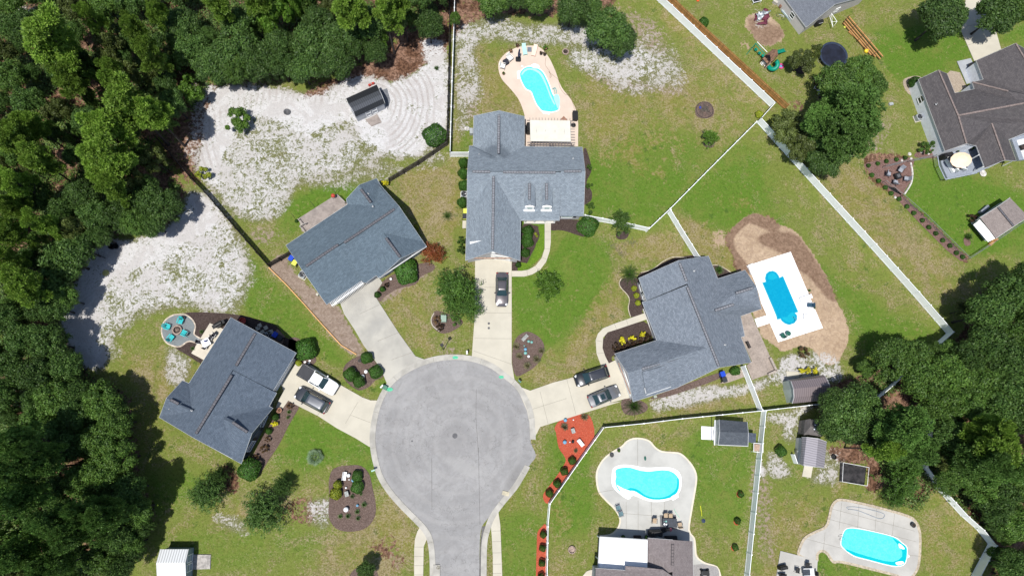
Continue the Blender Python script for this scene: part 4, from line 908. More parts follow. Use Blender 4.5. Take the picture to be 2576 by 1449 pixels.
# pool C
patC = smooth(t10((1400,350),(1490,358),(1560,430),(1610,530),(1660,660),(1735,760),(1775,850),(1786,930),(1786,1020)),4,closed=False)+t10((1786,1108),(1385,1108))+smooth(t10((1384,1000),(1383,880),(1340,760),(1280,680),(1210,600),(1185,520),(1195,460),(1250,400),(1330,360)),4,closed=False)
m_tan = mat('patio_tan', (0.72,0.595,0.50), 0.85, 0.035, 0.35)
sheet('patio', patC, 0.12, m_tan, kind='structure')
wC_ = smooth(t10((1425,510),(1480,522),(1525,560),(1565,640),(1595,720),(1635,780),(1638,830),(1590,848),(1530,850),(1480,800),(1452,740),(1432,695),(1392,672),(1358,610),(1348,560),(1380,522)),4)
rimC = grow(wC_, 2.2)
pl = pool('cyan kidney shaped pool in the tan patio behind the light grey house', rimC, wC_, w_cy,
  [('step', smooth(t10((1425,505),(1455,487),(1490,500),(1490,520),(1460,522)),2), shell),('step', t10((1326,545),(1345,540),(1350,598),(1328,600)), shell),
   ('step', smooth(t10((1600,735),(1635,720),(1648,770),(1640,830),(1622,800)),3), w_cy2),
   ('bench', smooth(t10((1358,565),(1382,532),(1425,520),(1475,533),(1515,565),(1550,640),(1578,720),(1612,790),(1602,792),(1568,722),(1540,648),(1505,580),(1470,548),(1425,534),(1388,545),(1366,572)),2), w_cy2),
   ('step', t10((1515,842),(1580,850),(1570,870),(1520,862)), shell)])
# pool D
m_wh = mat('new_concrete_white', (0.87,0.87,0.875), 0.8, 0.02, 0.5)
patD = t21((480,560),(812,455),(1055,1028),(718,1135),(655,992),(562,1022),(540,960),(632,932),(590,840),(570,760),(545,690),(520,630))
sheet('patio', patD, 0.14, m_wh, kind='structure')
wD_ = t21((602,690),(628,683),(622,655),(628,625),(648,607),(675,602),(700,612),(718,635),(724,655),(752,643),(864,905),(838,914),(856,935),(855,965),(835,990),(800,1002),(770,992),(748,975),(735,955),(712,960),(706,935))
pl = pool('blue rectangular pool with rounded ends in white concrete beside the pale grey house', grow(wD_, 1.6), wD_, w_bl,
  [('step', smooth(t21((640,655),(642,630),(670,612),(700,630),(712,650),(690,662),(665,668)),2), w_bl2),('step', smooth(t21((745,950),(780,945),(815,910),(838,918),(845,950),(820,985),(780,985)),2), w_bl2)], z=0.17, rm=mat('pool_coping_blue',(0.10,0.50,0.62),0.5,0.02,1))
for seg in ((480,562,530,600),):
    pass
b = MB(); q = [P(*x) for x in t21((483,560),(520,545),(542,620),(510,630))]; b.prism([(x.x,x.y) for x in q], 0.1, 0.5)
b.obj('waterfall_wall', m_wh, label='low white raised wall block at the corner of the blue pool patio', cat='wall')
joints([(t21((700,490))[0],t21((930,1080))[0]),(t21((540,640))[0],t21((850,545))[0]),(t21((820,740))[0],t21((925,700))[0]),(t21((650,990))[0],t21((735,960))[0])], 0.14)
# paver patio behind house D
m_pav = mat('paver_taupe', (0.40,0.335,0.29), 0.9, 0.10, 0.6, fine=4)
sheet('patio', t21((440,935),(510,912),(660,1250),(712,1352),(520,1420),(480,1310),(520,1280),(440,1100)), 0.12, m_pav, kind='structure')
sheet('path', t21((280,1448),(330,1370),(455,1340),(480,1390),(340,1440)), 0.12, m_pav, kind='structure')
b = MB()
for a_, c_ in zip(t21((658,1252),(705,1350)), t21((705,1350),(645,1378))):
    p, q = P(*a_,0.35), P(*c_,0.35); b.box((p+q)/2, ((q-p).length,0.3,0.5), math.atan2((q-p).y,(q-p).x))
b.obj('seat_wall', mat('seat_wall_stone',(0.45,0.39,0.34),0.9,0.1,3), label='low L-shaped seat wall on the paver patio corner', cat='wall')
# patio G
oG = smooth(t12((1950,1140),(2030,1130),(2080,1085),(2097,1020),(2060,950),(2000,890),(1940,820),(1920,730),(1925,650),(1970,570),(2040,510),(2110,470),(2150,430),(2200,408),(2270,408),(2330,430),(2370,475),(2420,505),(2500,512),(2560,522))+t22((40,570),(85,630),(108,700),(98,800),(72,950),(52,1100),(90,1160),(100,1230),(110,1300),(170,1345),(260,1375),(290,1448)),3,closed=False)+[(1810,1500),(1510,1500),(1508,1345)]
sheet('patio_border', oG, 0.11, mat('patio_border_cream',(0.76,0.69,0.56),0.9,0.04,1), kind='structure')
iG = grow(oG, -4.2)
sheet('patio', iG, 0.122, mat('patio_grey',(0.55,0.545,0.515),0.9,0.06,0.3), kind='structure')
wG = smooth(t12((2068,650),(2120,632),(2180,632),(2250,652),(2320,660),(2420,650),(2490,662),(2540,710),(2535,780),(2500,830),(2440,858),(2360,862),(2290,840),(2230,800),(2180,785),(2140,805),(2090,785),(2066,740),(2072,700)),3)
rG_ = smooth(t12((2050,640),(2100,612),(2180,612),(2300,632),(2420,628),(2510,640),(2560,690),(2560,790),(2520,850),(2440,882),(2350,888),(2280,870),(2200,840),(2165,870),(2100,830),(2045,770),(2040,700)),3)
pl = pool('cyan kidney pool in the round grey patio near the bottom edge', rG_, wG, w_cy,
  [('bench', smooth(t12((2068,755),(2100,790),(2140,802),(2180,783),(2240,800),(2290,838),(2360,858),(2440,852),(2505,815),(2530,770),(2532,710),(2546,720),(2544,790),(2510,842),(2440,868),(2350,872),(2280,850),(2225,815),(2185,805),(2140,822),(2095,808)),2), w_dk),
   ('step', t12((2075,760),(2130,790),(2205,815),(2175,842),(2110,820)), shell), ('step', t12((2485,850),(2530,825),(2545,850),(2500,880)), shell)])
joints([(t12((2236,415))[0],t12((2236,612))[0]),(t12((1935,820))[0],t12((2050,800))[0]),(t12((2150,890))[0],t12((2150,1090))[0]),(t12((2240,880))[0],t12((2240,1120))[0]),(t12((2340,890))[0],t12((2340,1060))[0]),(t12((2100,975))[0],t12((2500,1005))[0]),(t12((2440,890))[0],t12((2440,1000))[0])], 0.122)
# patio H
oH = smooth(t22((1040,1448),(1030,1340),(1090,1330),(1200,1350),(1400,1400),(1560,1435),(1690,1452),(1750,1420),(1790,1340),(1797,1130),(1760,1030),(1690,985),(1500,930),(1300,882),(1200,865),(1140,885),(1110,940),(1095,1010),(1070,1070),(1000,1110),(920,1150),(880,1220),(868,1300)),3)
oH = smooth(t22((868,1300),(880,1215),(920,1150),(1000,1105),(1070,1070),(1095,1000),(1112,925),(1150,875),(1200,865),(1300,882),(1500,930),(1690,985),(1760,1030),(1797,1130),(1793,1320),(1765,1420),(1700,1475),(1560,1440),(1400,1400),(1200,1352),(1130,1350),(1085,1290),(1050,1268),(1022,1290),(1010,1345)),3)
sheet('patio_border', oH, 0.11, mat('patio_border_stone',(0.55,0.47,0.36),0.9,0.14,4), kind='structure')
sheet('patio', grow(oH, -6.5), 0.122, mat('patio_cool_grey',(0.53,0.515,0.485),0.9,0.06,0.35), kind='structure')
sheet('patio', t22((735,1258),(1015,1330),(1000,1600),(680,1600)), 0.13, MATS['patio_cool_grey'], kind='structure')
wH = smooth(t22((1215,1112),(1260,1088),(1350,1098),(1500,1130),(1600,1160),(1650,1200),(1688,1240),(1675,1345),(1620,1372),(1540,1362),(1400,1325),(1290,1295),(1215,1240),(1192,1200)),3)
pl = pool('cyan rounded rectangular pool in the stone edged patio at the lower right', grow(wH, 1.6), wH, w_cy,
  [('bench', smooth(t22((1215,1240),(1300,1270),(1450,1315),(1580,1340),(1650,1300),(1640,1240),(1600,1190),(1580,1160),(1640,1195),(1685,1240),(1672,1345),(1610,1370),(1500,1350),(1290,1292)),2), w_dk),('step', smooth(t22((1600,1345),(1650,1335),(1665,1350),(1620,1366)),2), shell),('step', smooth(t22((1625,1200),(1660,1225),(1668,1245),(1630,1235)),2), shell)])
joints([(t22((1200,895))[0],t22((1180,1100))[0]),(t22((1330,900))[0],t22((1320,1095))[0]),(t22((1465,940))[0],t22((1450,1120))[0]),(t22((1600,980))[0],t22((1580,1150))[0]),(t22((1120,940))[0],t22((1750,1110))[0]),(t22((1100,1020))[0],t22((1760,1190))[0]),(t22((1075,1120))[0],t22((1060,1280))[0]),(t22((1700,1290))[0],t22((1790,1300))[0]),(t22((900,1160))[0],t22((1200,1240))[0])], 0.122)
# fire pit patio of house A, concrete patio, round patios
fpA = smooth(HA1((430,115),(530,130),(620,190),(680,265),(705,350),(690,430),(690,490),(800,560)),3,closed=False)+smooth(HA1((745,650),(690,650),(610,625),(540,640),(440,712),(350,722),(240,690),(160,640),(105,560),(75,450),(85,350),(120,260),(200,180),(310,125)),3,closed=False)
sheet('patio_border', fpA, 0.12, mat('stone_edging',(0.62,0.54,0.44),0.9,0.25,2.5,col2=(0.40,0.33,0.27)), kind='structure')
sheet('patio', grow(fpA, -3.4), 0.13, mat('patio_bluegrey',(0.225,0.25,0.26),0.95,0.08,1,fine=9), kind='structure')
sheet('patio', HA1((955,288),(1200,395),(1200,600),(840,945),(622,828)), 0.14, mat('patio_cream',(0.68,0.62,0.52),0.9,0.05,0.7), kind='structure')
sheet('patio', HA1((2060,560),(2160,390),(2300,520),(2260,660),(2200,680)), 0.10, mat('pad_brown',(0.30,0.21,0.16),0.9,0.1,3), kind='structure')
sheet('patio', smooth(BP((310,1260),(335,1190),(385,1150),(500,1148),(700,1260),(500,1400)),3), 0.12, MATS['patio_cream'], kind='structure')
sheet('patio', smooth(BP((1790,1075),(2050,1085),(2130,1130),(2145,1230),(2100,1330),(1800,1340)),2), 0.135, mat('patio_mid_grey',(0.36,0.345,0.34),0.9,0.05,1,fine=6), kind='structure')
sheet('path', t22((915,615),(980,625),(965,708),(898,698)), 0.12, conc, kind='structure')
sheet('path', SH((930,35),(1090,40),(1110,110),(940,120)), 0.12, conc, kind='structure')
sheet('path', HC2((90,570),(150,570),(145,700),(85,700)), 0.13, conc, kind='structure')
# edging lines (pale kerbing round beds)
def edging(pts, m, h=0.1, w_=0.14, label=None, cat='edging', closed=False, name='bed_edging'):
    q = smooth(pts, 4, closed=closed); b = MB(); b.tube([P(x[0],x[1],h*0.6) for x in q], w_/2, 6); return b.obj(name, m, label=label, cat=cat)
m_ed = mat('edging_cream', (0.62,0.55,0.42), 0.9, 0.15, 3)
edging(HD1((200,425),(170,490),(195,560),(285,660),(318,740),(300,860),(335,985)), m_ed, label='cream curved bed edging beside the big sago palm')
edging(HD1((480,340),(620,305),(700,260),(790,190),(900,130),(980,115),(1150,125)), m_ed, label='cream bed edging along the north side of the pale grey house')
edging(HD1((1525,232),(1600,235),(1700,280),(1800,345)), m_ed, label='short cream bed edging near the paver patio shrub')
edging(CR((1150,60),(1040,150),(1000,250),(1020,370),(1120,480),(1250,555)), m_brown, label='thin brown edging round the bed of clipped ball shrubs')
edging(t11((700,915),(678,960),(690,1010),(740,1050)), conc, label='pale edging of the bed below the large willowy tree')
m_wood_new = mat('new_timber', (0.62,0.33,0.13), 0.8, 0.15, 2, stretch=(0.5,8,1)); m_wood_org = mat('board_orange', (0.78,0.45,0.19), 0.8, 0.08, 2)
b = MB(); q = [P(*x) for x in ((677,674),(720,716),(766,766),(812,818),(858,868),(897,892))]
for a_, c_ in zip(q[:-1], q[1:]): d = c_-a_; b.box((a_+c_)/2+Vector((0,0,0.12)), (d.length,0.13,0.26), math.atan2(d.y,d.x))
b.obj('timber_edging', m_wood_org, label='long orange timber board edging beside the bare dirt strip', cat='edging')
sp = MB(); 
for a_, c_ in zip(HA1((400,1000),(2400,560)), HA1((800,1000),(2540,570))): pass

# ================================================================== FENCES
vinyl = mat('vinyl_white', (0.90,0.93,0.95), 0.4, 0.02, 1)
darkwood = mat('weathered_wood', (0.052,0.043,0.038), 0.9, 0.3, 3, stretch=(3,3,0.4)); greywood = mat('weathered_wood_grey', (0.105,0.09,0.082), 0.9, 0.3, 2)
newwood = mat('fence_wood_new', (0.50,0.265,0.095), 0.8, 0.25, 1.6, col2=(0.36,0.18,0.06), stretch=(2,2,0.3))
def fence(tops, label, group=None, m=None, h=1.83, step=2.44, kind='vinyl', name='fence'):
    root = empty(name, P(tops[0][0],tops[0][1],h)*1.0, label=label, cat='fence', group=group); root.location.z = 0; o0 = root.location.copy()
    m = m or vinyl; pts = [P(q[0],q[1],h) for q in tops]
    for i in range(len(pts)): pts[i].z = 0
    first = True
    for a_, c_ in zip(pts[:-1], pts[1:]):
        d = c_-a_; L = d.length; n = max(1, round(L/step)); dn = d/L; rz = math.atan2(d.y,d.x)
        for i in range(n):
            p = a_+dn*(L*i/n); q = a_+dn*(L*(i+1)/n); mid = (p+q)/2-o0; pl_ = L/n
            if kind == 'vinyl':
                b = MB(); b.box(mid+Vector((0,0,0.92)), (pl_-0.12,0.035,1.5), rz); b.box(mid+Vector((0,0,1.70)), (pl_-0.12,0.065,0.15), rz); b.box(mid+Vector((0,0,0.16)), (pl_-0.12,0.065,0.15), rz)
                b.obj('panel', m, root)
                b = MB(); b.box(p-o0+Vector((0,0,0.92)), (0.127,0.127,1.84), rz); b.box(p-o0+Vector((0,0,1.86)), (0.16,0.16,0.05), rz); b.obj('post', m, root)
            else:
                b = MB(); nb_ = max(2, int(pl_/0.15)); rj = random.Random(int(mid.x*10+i))
                for k in range(nb_): b.box(mid+dn*(-pl_/2+pl_*(k+0.5)/nb_)+Vector((0,0,0.9+rj.uniform(-.02,.02))), (pl_/nb_-0.02,0.02,1.74), rz)
                for zz in (0.4,1.4): b.box(mid+Vector((dn.y*0.04,-dn.x*0.04,zz)), (pl_,0.05,0.09), rz)
                b.obj('panel', m, root)
                b = MB(); b.box(p-o0+Vector((dn.y*0.08,-dn.x*0.08,0.88)), (0.09,0.09,1.76), rz); b.obj('post', m, root)
    e = pts[-1]; b = MB(); b.box(e-o0+Vector((0,0,0.92)), (0.127,0.127,1.84), rz); 
    if kind == 'vinyl': b.box(e-o0+Vector((0,0,1.86)), (0.16,0.16,0.05), rz)
    b.obj('post', m, root)
    return root
FG = 'white vinyl fences between the yards'
fence([(1640,-34),(1717,38),(1951,258)], 'white vinyl fence backed by the orange wooden fence', FG)
fence([(1951,258),(1916,297)], 'short white vinyl fence piece joining the two long north-east runs', FG)
fence([(1916,297),(2060,456),(2205,614),(2313,734),(2401,835)], 'longest white vinyl fence, running diagonally past the blue pool yard', FG)
fence([(2401,835),(2336,893),(2222,992),(2160,1048)], 'white vinyl fence running into the trees from the east corner', FG)
fence([(1904,306),(1780,430),(1686,525),(1633,575)], 'thin edge-on white vinyl fence dividing the two north lawns', FG)
fence([(1633,573),(1560,557),(1472,541)], 'white vinyl fence from the light grey house to the lawn corner', FG)
fence([(1688,528),(1722,584),(1761,646)], 'white vinyl fence running to the north side of the pale grey house', FG)
fence([(1144,-40),(1143,20),(1139,140),(1135,270),(1132,383)], 'white vinyl fence running vertically beside the black wooden fence', FG)
fence([(1132,383),(1179,383)], 'short white vinyl fence joining the light grey house wall', FG)
fence([(1520,1075),(1620,1065),(1717,1053),(1818,1043),(1918,1033),(2074,1015)], 'white vinyl fence with a black shadow north of the lower pool yard', FG)
fence([(1520,1075),(1452,1170),(1384,1267),(1379,1324),(1377,1448),(1377,1560)], 'white vinyl fence along the red mulch beds', FG)
fence([(1875,920),(1897,975),(1919,1031)], 'white vinyl fence from the pale grey house across the sandy track', FG)
fence([(1928,1033),(1907,1240),(1886,1448),(1875,1560)], 'white vinyl fence dividing the two lower pool yards', FG)
fence([(2346,1040),(2346,1108),(2334,1173),(2372,1227),(2439,1300),(2477,1333),(2509,1372),(2469,1448),(2435,1520)], 'white vinyl fence curving round the lower right pool yard', FG)
fence([(1660,-40),(1717,15),(1850,138),(1986,263)], 'new orange-brown wooden fence behind the white fence', m=newwood, kind='wood', name='wooden_fence')
fence([(387,340),(430,390),(477,446),(513,482),(590,572),(670,664)], 'dark weathered wooden fence between the two sandy yards', m=darkwood, kind='wood', name='wooden_fence')
fence([(670,664),(728,631)], 'short dark wooden fence beside the blue recycling bin', m=darkwood, kind='wood', name='wooden_fence')
fence([(976,448),(1050,404),(1124,354)], 'grey weathered wooden fence behind the yellow flowering bush', m=greywood, kind='wood', name='wooden_fence')
fence([(1132,-40),(1130,100),(1127,240),(1124,354)], 'black wooden fence beside the vertical white fence', m=darkwood, kind='wood', name='wooden_fence')
galv = mat('galvanised', (0.42,0.44,0.45), 0.5, 0.05, 2, metal=0.6)
def chain(tops, label, h=1.2):
    root = empty('chain_link_fence', P(tops[0][0],tops[0][1],0), label=label, cat='fence'); o0 = root.location.copy(); pts = [P(q[0],q[1],h) for q in tops]
    for p in pts: p.z = 0
    for a_, c_ in zip(pts[:-1], pts[1:]):
        d = c_-a_; L = d.length; dn = d/L; n = max(1, round(L/2.8)); up = Vector((0,0,1))
        for i in range(n+1): p = a_+dn*(L*i/n)-o0; b = MB(); b.tube([p, p+up*h], 0.035, 6); b.obj('post', galv, root)
        b = MB(); b.tube([a_-o0+up*h, c_-o0+up*h], 0.028, 6); b.obj('rail', galv, root)
        b = MB(); k = int(L/0.22)
        for i in range(k):
            p = a_+dn*(L*i/k)-o0
            for sg in (-1,1):
                q = p+dn*sg*h
                if -0.01 <= (q+o0-a_).dot(dn) <= L: b.tube([p+up*0.05, q+up*h], 0.006, 3, caps=False)
        b.obj('mesh', galv, root)
chain(DK((-20,545),(450,440),(940,345)), 'chain link fence from the brown house across the pinkish bed')
chain(DK((-20,830),(320,1098),(720,1449))+t21((2175,500)), 'chain link fence running diagonally along the row of small shrubs')
chain(t21((2175,500),(2380,365),(2576,230),(2700,150)), 'chain link fence beside the tan roofed shed')
# ================================================================== VEGETATION
def leafmat(name, cols, trans=0.22, rough=0.55, objvar=0.25):
    if name in MATS: return MATS[name]
    m = bpy.data.materials.new(name); m.use_nodes = True; tr = m.node_tree; tr.nodes.clear(); N = NT(tr)
    geo = N.n('ShaderNodeNewGeometry'); oi = N.n('ShaderNodeObjectInfo')
    rp = N.n('ShaderNodeValToRGB'); r = geo.outputs['Random Per Island']
    els = rp.color_ramp.elements; n = len(cols)
    for i, c in enumerate(cols):
        p = i/(n-1) if n > 1 else 0
        e = els[i] if i < 2 else els.new(p)
        e.position = p; e.color = (*c, 1)
    if n > 2:
        els = rp.color_ramp.elements
    N.l(r, rp.inputs[0])
    tc = N.n('ShaderNodeTexCoord'); patch = N.step(N.noise(tc.outputs['Object'], 0.6, 3, 0.6), 0.3, 0.7)
    k = N.math('ADD', N.math('MULTIPLY', patch, 0.45), 0.78); k = N.math('MULTIPLY', k, N.math('ADD', N.math('MULTIPLY', oi.outputs['Random'], objvar*2), 1-objvar))
    sc_ = N.n('ShaderNodeVectorMath', operation='SCALE'); N.l(rp.outputs[0], sc_.inputs[0]); N.l(k, sc_.inputs['Scale'])
    d = N.n('ShaderNodeBsdfPrincipled'); d.inputs['Roughness'].default_value = rough; d.inputs['Specular IOR Level'].default_value = 0.35
    N.l(sc_.outputs[0], d.inputs['Base Color']); t_ = N.n('ShaderNodeBsdfTranslucent'); N.l(sc_.outputs[0], t_.inputs[0])
    mx = N.n('ShaderNodeMixShader'); mx.inputs[0].default_value = trans; N.l(d.outputs[0], mx.inputs[1]); N.l(t_.outputs[0], mx.inputs[2])
    o = N.n('ShaderNodeOutputMaterial'); N.l(mx.outputs[0], o.inputs[0]); MATS[name] = m; return m
L_OAK = leafmat('leaf_dark_oak', [(0.030,0.068,0.014),(0.056,0.115,0.023),(0.095,0.165,0.036)])
L_OAK2 = leafmat('leaf_mid_oak', [(0.038,0.088,0.013),(0.070,0.142,0.023),(0.115,0.195,0.036)])
L_PINE = leafmat('needle_pine', [(0.10,0.19,0.020),(0.165,0.285,0.036),(0.24,0.36,0.06)], trans=0.35)
L_PINE2 = leafmat('needle_dark_pine', [(0.075,0.155,0.03),(0.12,0.235,0.05),(0.165,0.29,0.07)], trans=0.35)
L_BR = leafmat('leaf_bright', [(0.055,0.125,0.012),(0.09,0.19,0.018),(0.13,0.235,0.03)])
L_YG = leafmat('leaf_yellow_green', [(0.14,0.19,0.015),(0.24,0.29,0.02),(0.34,0.36,0.03)])
L_YE = leafmat('leaf_golden', [(0.45,0.42,0.01),(0.65,0.60,0.02),(0.80,0.74,0.06)])
L_BU = leafmat('leaf_burgundy', [(0.035,0.022,0.014),(0.085,0.035,0.022),(0.05,0.06,0.02)])
L_RED = leafmat('leaf_red', [(0.12,0.028,0.010),(0.25,0.06,0.022),(0.16,0.10,0.025)])
L_WIL = leafmat('leaf_willowy', [(0.035,0.085,0.012),(0.065,0.14,0.022),(0.10,0.19,0.032)])
L_BOX = leafmat('leaf_box', [(0.022,0.068,0.008),(0.042,0.115,0.014),(0.065,0.155,0.022)])
L_OLV = leafmat('leaf_olive', [(0.040,0.060,0.012),(0.075,0.10,0.022),(0.10,0.13,0.032)])
L_PALM = leafmat('frond_green', [(0.035,0.085,0.014),(0.06,0.13,0.020),(0.09,0.17,0.03)])
L_SAGE = leafmat('frond_grey_green', [(0.07,0.12,0.06),(0.11,0.17,0.09),(0.15,0.21,0.12)])
L_DRY = leafmat('grass_blades', [(0.06,0.08,0.03),(0.14,0.13,0.06),(0.22,0.17,0.10)])
L_BRN = leafmat('leaf_russet', [(0.09,0.05,0.025),(0.16,0.085,0.04),(0.10,0.09,0.03)])
bark = mat('bark', (0.065,0.055,0.05), 0.95, 0.2, 4); barkp = mat('bark_pale', (0.17,0.15,0.13), 0.95, 0.2, 4)
def cards_mesh(name, cen, nrm, sz, asp, rs, roll=None):
    n = len(cen); r = rs.normal(size=(n,3)); u = np.cross(nrm, r); u /= np.linalg.norm(u,axis=1)[:,None]+1e-9; v = np.cross(nrm, u); v /= np.linalg.norm(v,axis=1)[:,None]+1e-9
    s = sz[:,None]; a = u*s; b = v*s*asp
    V = np.stack([cen-a, cen-b, cen+a, cen+b], 1).reshape(-1,3)
    return V, n
def np_mesh(name, V, m, nv=4):
    n = len(V)//nv; me = bpy.data.meshes.new(name); me.vertices.add(len(V)); me.vertices.foreach_set('co', V.astype(np.float32).ravel())
    me.loops.add(len(V)); me.loops.foreach_set('vertex_index', np.arange(len(V), dtype=np.int32)); me.polygons.add(n)
    me.polygons.foreach_set('loop_start', np.arange(0, len(V), nv, dtype=np.int32)); me.polygons.foreach_set('loop_total', np.full(n, nv, np.int32))
    me.materials.append(m); me.update(calc_edges=True); return me
def clumps(rs, n, R, H_, cz, kind):
    out = []
    for i in range(n):
        a = rs.rand()*6.283; q = math.sqrt(rs.rand()) if kind != 'shell' else 0.55+0.45*rs.rand()
        rr = R*q*0.80; z = cz + H_*0.5*math.sqrt(max(0,1-q*q))*(0.55+0.45*rs.rand()) - H_*0.15*rs.rand()
        out.append((rr*math.cos(a), rr*math.sin(a), z, R*(0.10+0.17*rs.rand())))
    return np.array(out)
def crown_broad(seed, m, R=4.0, H_=3.6, cz=4.0, ncl=34, ncards=9500, size=0.19, up=0.5, asp=0.55, squash=0.85, spread=0.48):
    rs = np.random.RandomState(seed); cl = clumps(rs, ncl, R, H_, cz, 'dome'); w_ = cl[:,3]**2; w_ /= w_.sum()
    k = rs.choice(ncl, ncards, p=w_); d = rs.normal(size=(ncards,3)); d[:,2] += up; d /= np.linalg.norm(d,axis=1)[:,None]
    rad = cl[k,3]*(1-spread+spread*1.6*rs.rand(ncards)); cen = cl[k,:3]+d*rad[:,None]*np.array([1,1,squash])
    nr = d*0.9+rs.normal(size=(ncards,3))*0.5; nr[:,2] += 0.35; nr /= np.linalg.norm(nr,axis=1)[:,None]
    V, _ = cards_mesh('c', cen, nr, size*(0.6+0.8*rs.rand(ncards)), asp, rs); return np_mesh('crown', V, m)
def crown_pine(seed, m, R=3.6, H_=7.0, cz=12.0, ncl=30, ntuft=1150, blades=9, L=0.50):
    rs = np.random.RandomState(seed); cl = []
    for i in range(ncl):
        f = rs.rand(); a = rs.rand()*6.283; rr = R*(0.15+0.75*rs.rand())*(1-0.35*f); cl.append((rr*math.cos(a), rr*math.sin(a), cz-H_/2+H_*f, R*(0.20+0.14*rs.rand())))
    cl = np.array(cl); k = rs.choice(ncl, ntuft); d = rs.normal(size=(ntuft,3)); d[:,2] += 0.55; d /= np.linalg.norm(d,axis=1)[:,None]
    tc = cl[k,:3]+d*(cl[k,3]*(0.72+0.35*rs.rand(ntuft)))[:,None]*np.array([1,1,0.62])
    tc = np.repeat(tc, blades, 0); dd = np.repeat(d, blades, 0)*0.7+rs.normal(size=(ntuft*blades,3))*0.62; dd /= np.linalg.norm(dd,axis=1)[:,None]
    r = rs.normal(size=dd.shape); sd = np.cross(dd, r); sd /= np.linalg.norm(sd,axis=1)[:,None]+1e-9
    Lb = (L*(0.7+0.5*rs.rand(len(dd))))[:,None]; wd = 0.08
    V = np.stack([tc-sd*wd*0.4, tc+dd*Lb*0.55-sd*wd, tc+dd*Lb, tc+dd*Lb*0.55+sd*wd], 1).reshape(-1,3); return np_mesh('crown', V, m), cl
def crown_spray(seed, m, R=4.2, H_=4.0, cz=3.0, nbr=120, per=75, size=0.16, droop=0.35, asp=0.30):
    # wispy crown: leafy sprays that arch out from the middle
    rs = np.random.RandomState(seed); P_ = []
    for i in range(nbr):
        a = rs.rand()*6.283; el = rs.rand()**0.8*1.45; L = R*(0.55+0.5*rs.rand())*(1.0 if el < 0.9 else 0.85)
        t_ = 0.12+0.88*np.sqrt(rs.rand(per)); h = np.cos(el)*L*t_; z = cz-H_*0.35+np.sin(el)*H_*0.75*t_-droop*t_**2*H_*0.5
        aa = a+0.25*np.sin(t_*3+i)+rs.normal(size=per)*0.05
        P_.append(np.stack([h*np.cos(aa), h*np.sin(aa), z], 1)+rs.normal(size=(per,3))*0.13)
    cen = np.concatenate(P_); nr = rs.normal(size=cen.shape)*0.7; nr[:,2] += 0.9; nr /= np.linalg.norm(nr,axis=1)[:,None]
    V, _ = cards_mesh('c', cen, nr, size*(0.6+0.8*rs.rand(len(cen))), asp, rs); return np_mesh('crown', V, m)
def crown_ball(seed, m, R=1.0, hz=1.0, n=2600, size=0.075, flat=1.0):
    rs = np.random.RandomState(seed); d = rs.normal(size=(n,3)); d[:,2] = np.abs(d[:,2])*1.0-0.25; d /= np.linalg.norm(d,axis=1)[:,None]
    bump = 1+0.07*np.sin(d[:,0]*5+seed)+0.06*np.sin(d[:,1]*6+1.3*seed)+0.05*np.sin(d[:,2]*7)
    cen = d*(R*bump*(0.90+0.12*rs.rand(n)))[:,None]*np.array([1,1,hz]); cen[:,2] += hz*0.62
    nr = d+rs.normal(size=(n,3))*0.45; nr /= np.linalg.norm(nr,axis=1)[:,None]
    V, _ = cards_mesh('c', cen, nr, size*(0.7+0.7*rs.rand(n)), 0.6, rs); return np_mesh('crown', V, m)
def fronds(seed, m, R=1.0, n=34, rise=0.7, width=0.09, leaflets=True, droop=0.8):
    rs = np.random.RandomState(seed); Vs = []
    for i in range(n):
        a = i*2.39996+rs.rand()*0.3; el = 0.15+1.1*(i/n); L = R*(0.8+0.25*rs.rand())*(1.0-0.25*(i/n)); k = 12
        t_ = np.linspace(0,1,k+1); h = L*np.sin(1.5-el*0.75)*t_; z = rise*(0.3+math.sin(el))*t_*1.1-droop*t_**2*rise*0.9+0.15
        c = np.stack([h*math.cos(a), h*math.sin(a), z],1); sd = np.array([-math.sin(a), math.cos(a), 0])
        for j in range(k):
            p, q = c[j], c[j+1]; wl = width*R*(1-0.75*t_[j])*(1.0 if leaflets else 0.5); mid = (p+q)/2
            if leaflets:
                for sg in (-1,1):
                    out = sd*sg*wl*2.0+(q-p)*0.9; Vs += [p, mid+out*0.5-np.array([0,0,0.02])+(q-p)*0.15, mid+out-np.array([0,0,0.08*R]), mid+out*0.35+(q-p)*0.5]
            else:
                w2 = wl*0.6; w3 = width*R*(1-0.75*t_[j+1])*0.3; Vs += [p-sd*w2, q-sd*w3, q+sd*w3, p+sd*w2]
    return np_mesh('crown', np.array(Vs), m)
def fanpalm(seed, m, R=1.0, n=20, hz=0.5):
    rs = np.random.RandomState(seed); Vs = []
    for i in range(n):
        a = i*2.39996; el = 0.1+1.1*i/n; d = np.array([math.cos(a)*math.cos(el), math.sin(a)*math.cos(el), math.sin(el)*hz]); base = d*R*0.55+np.array([0,0,0.3]); sd = np.array([-math.sin(a), math.cos(a), 0]); up = np.cross(d, sd)
        Vs += [np.array([0,0,0.3])-sd*0.01, base-sd*0.01, base+sd*0.01, np.array([0,0,0.3])+sd*0.01]
        for k in range(11):
            an = (k-5)*0.24; e = d*math.cos(an)+sd*math.sin(an); pp = np.cross(e, up); L = R*(0.48-0.02*abs(k-5)); tip = base+e*L-np.array([0,0,0.07*R*rs.rand()])
            Vs += [base, base+e*L*0.5-pp*0.028*R, tip, base+e*L*0.5+pp*0.028*R]
    return np_mesh('crown', np.array(Vs), m)
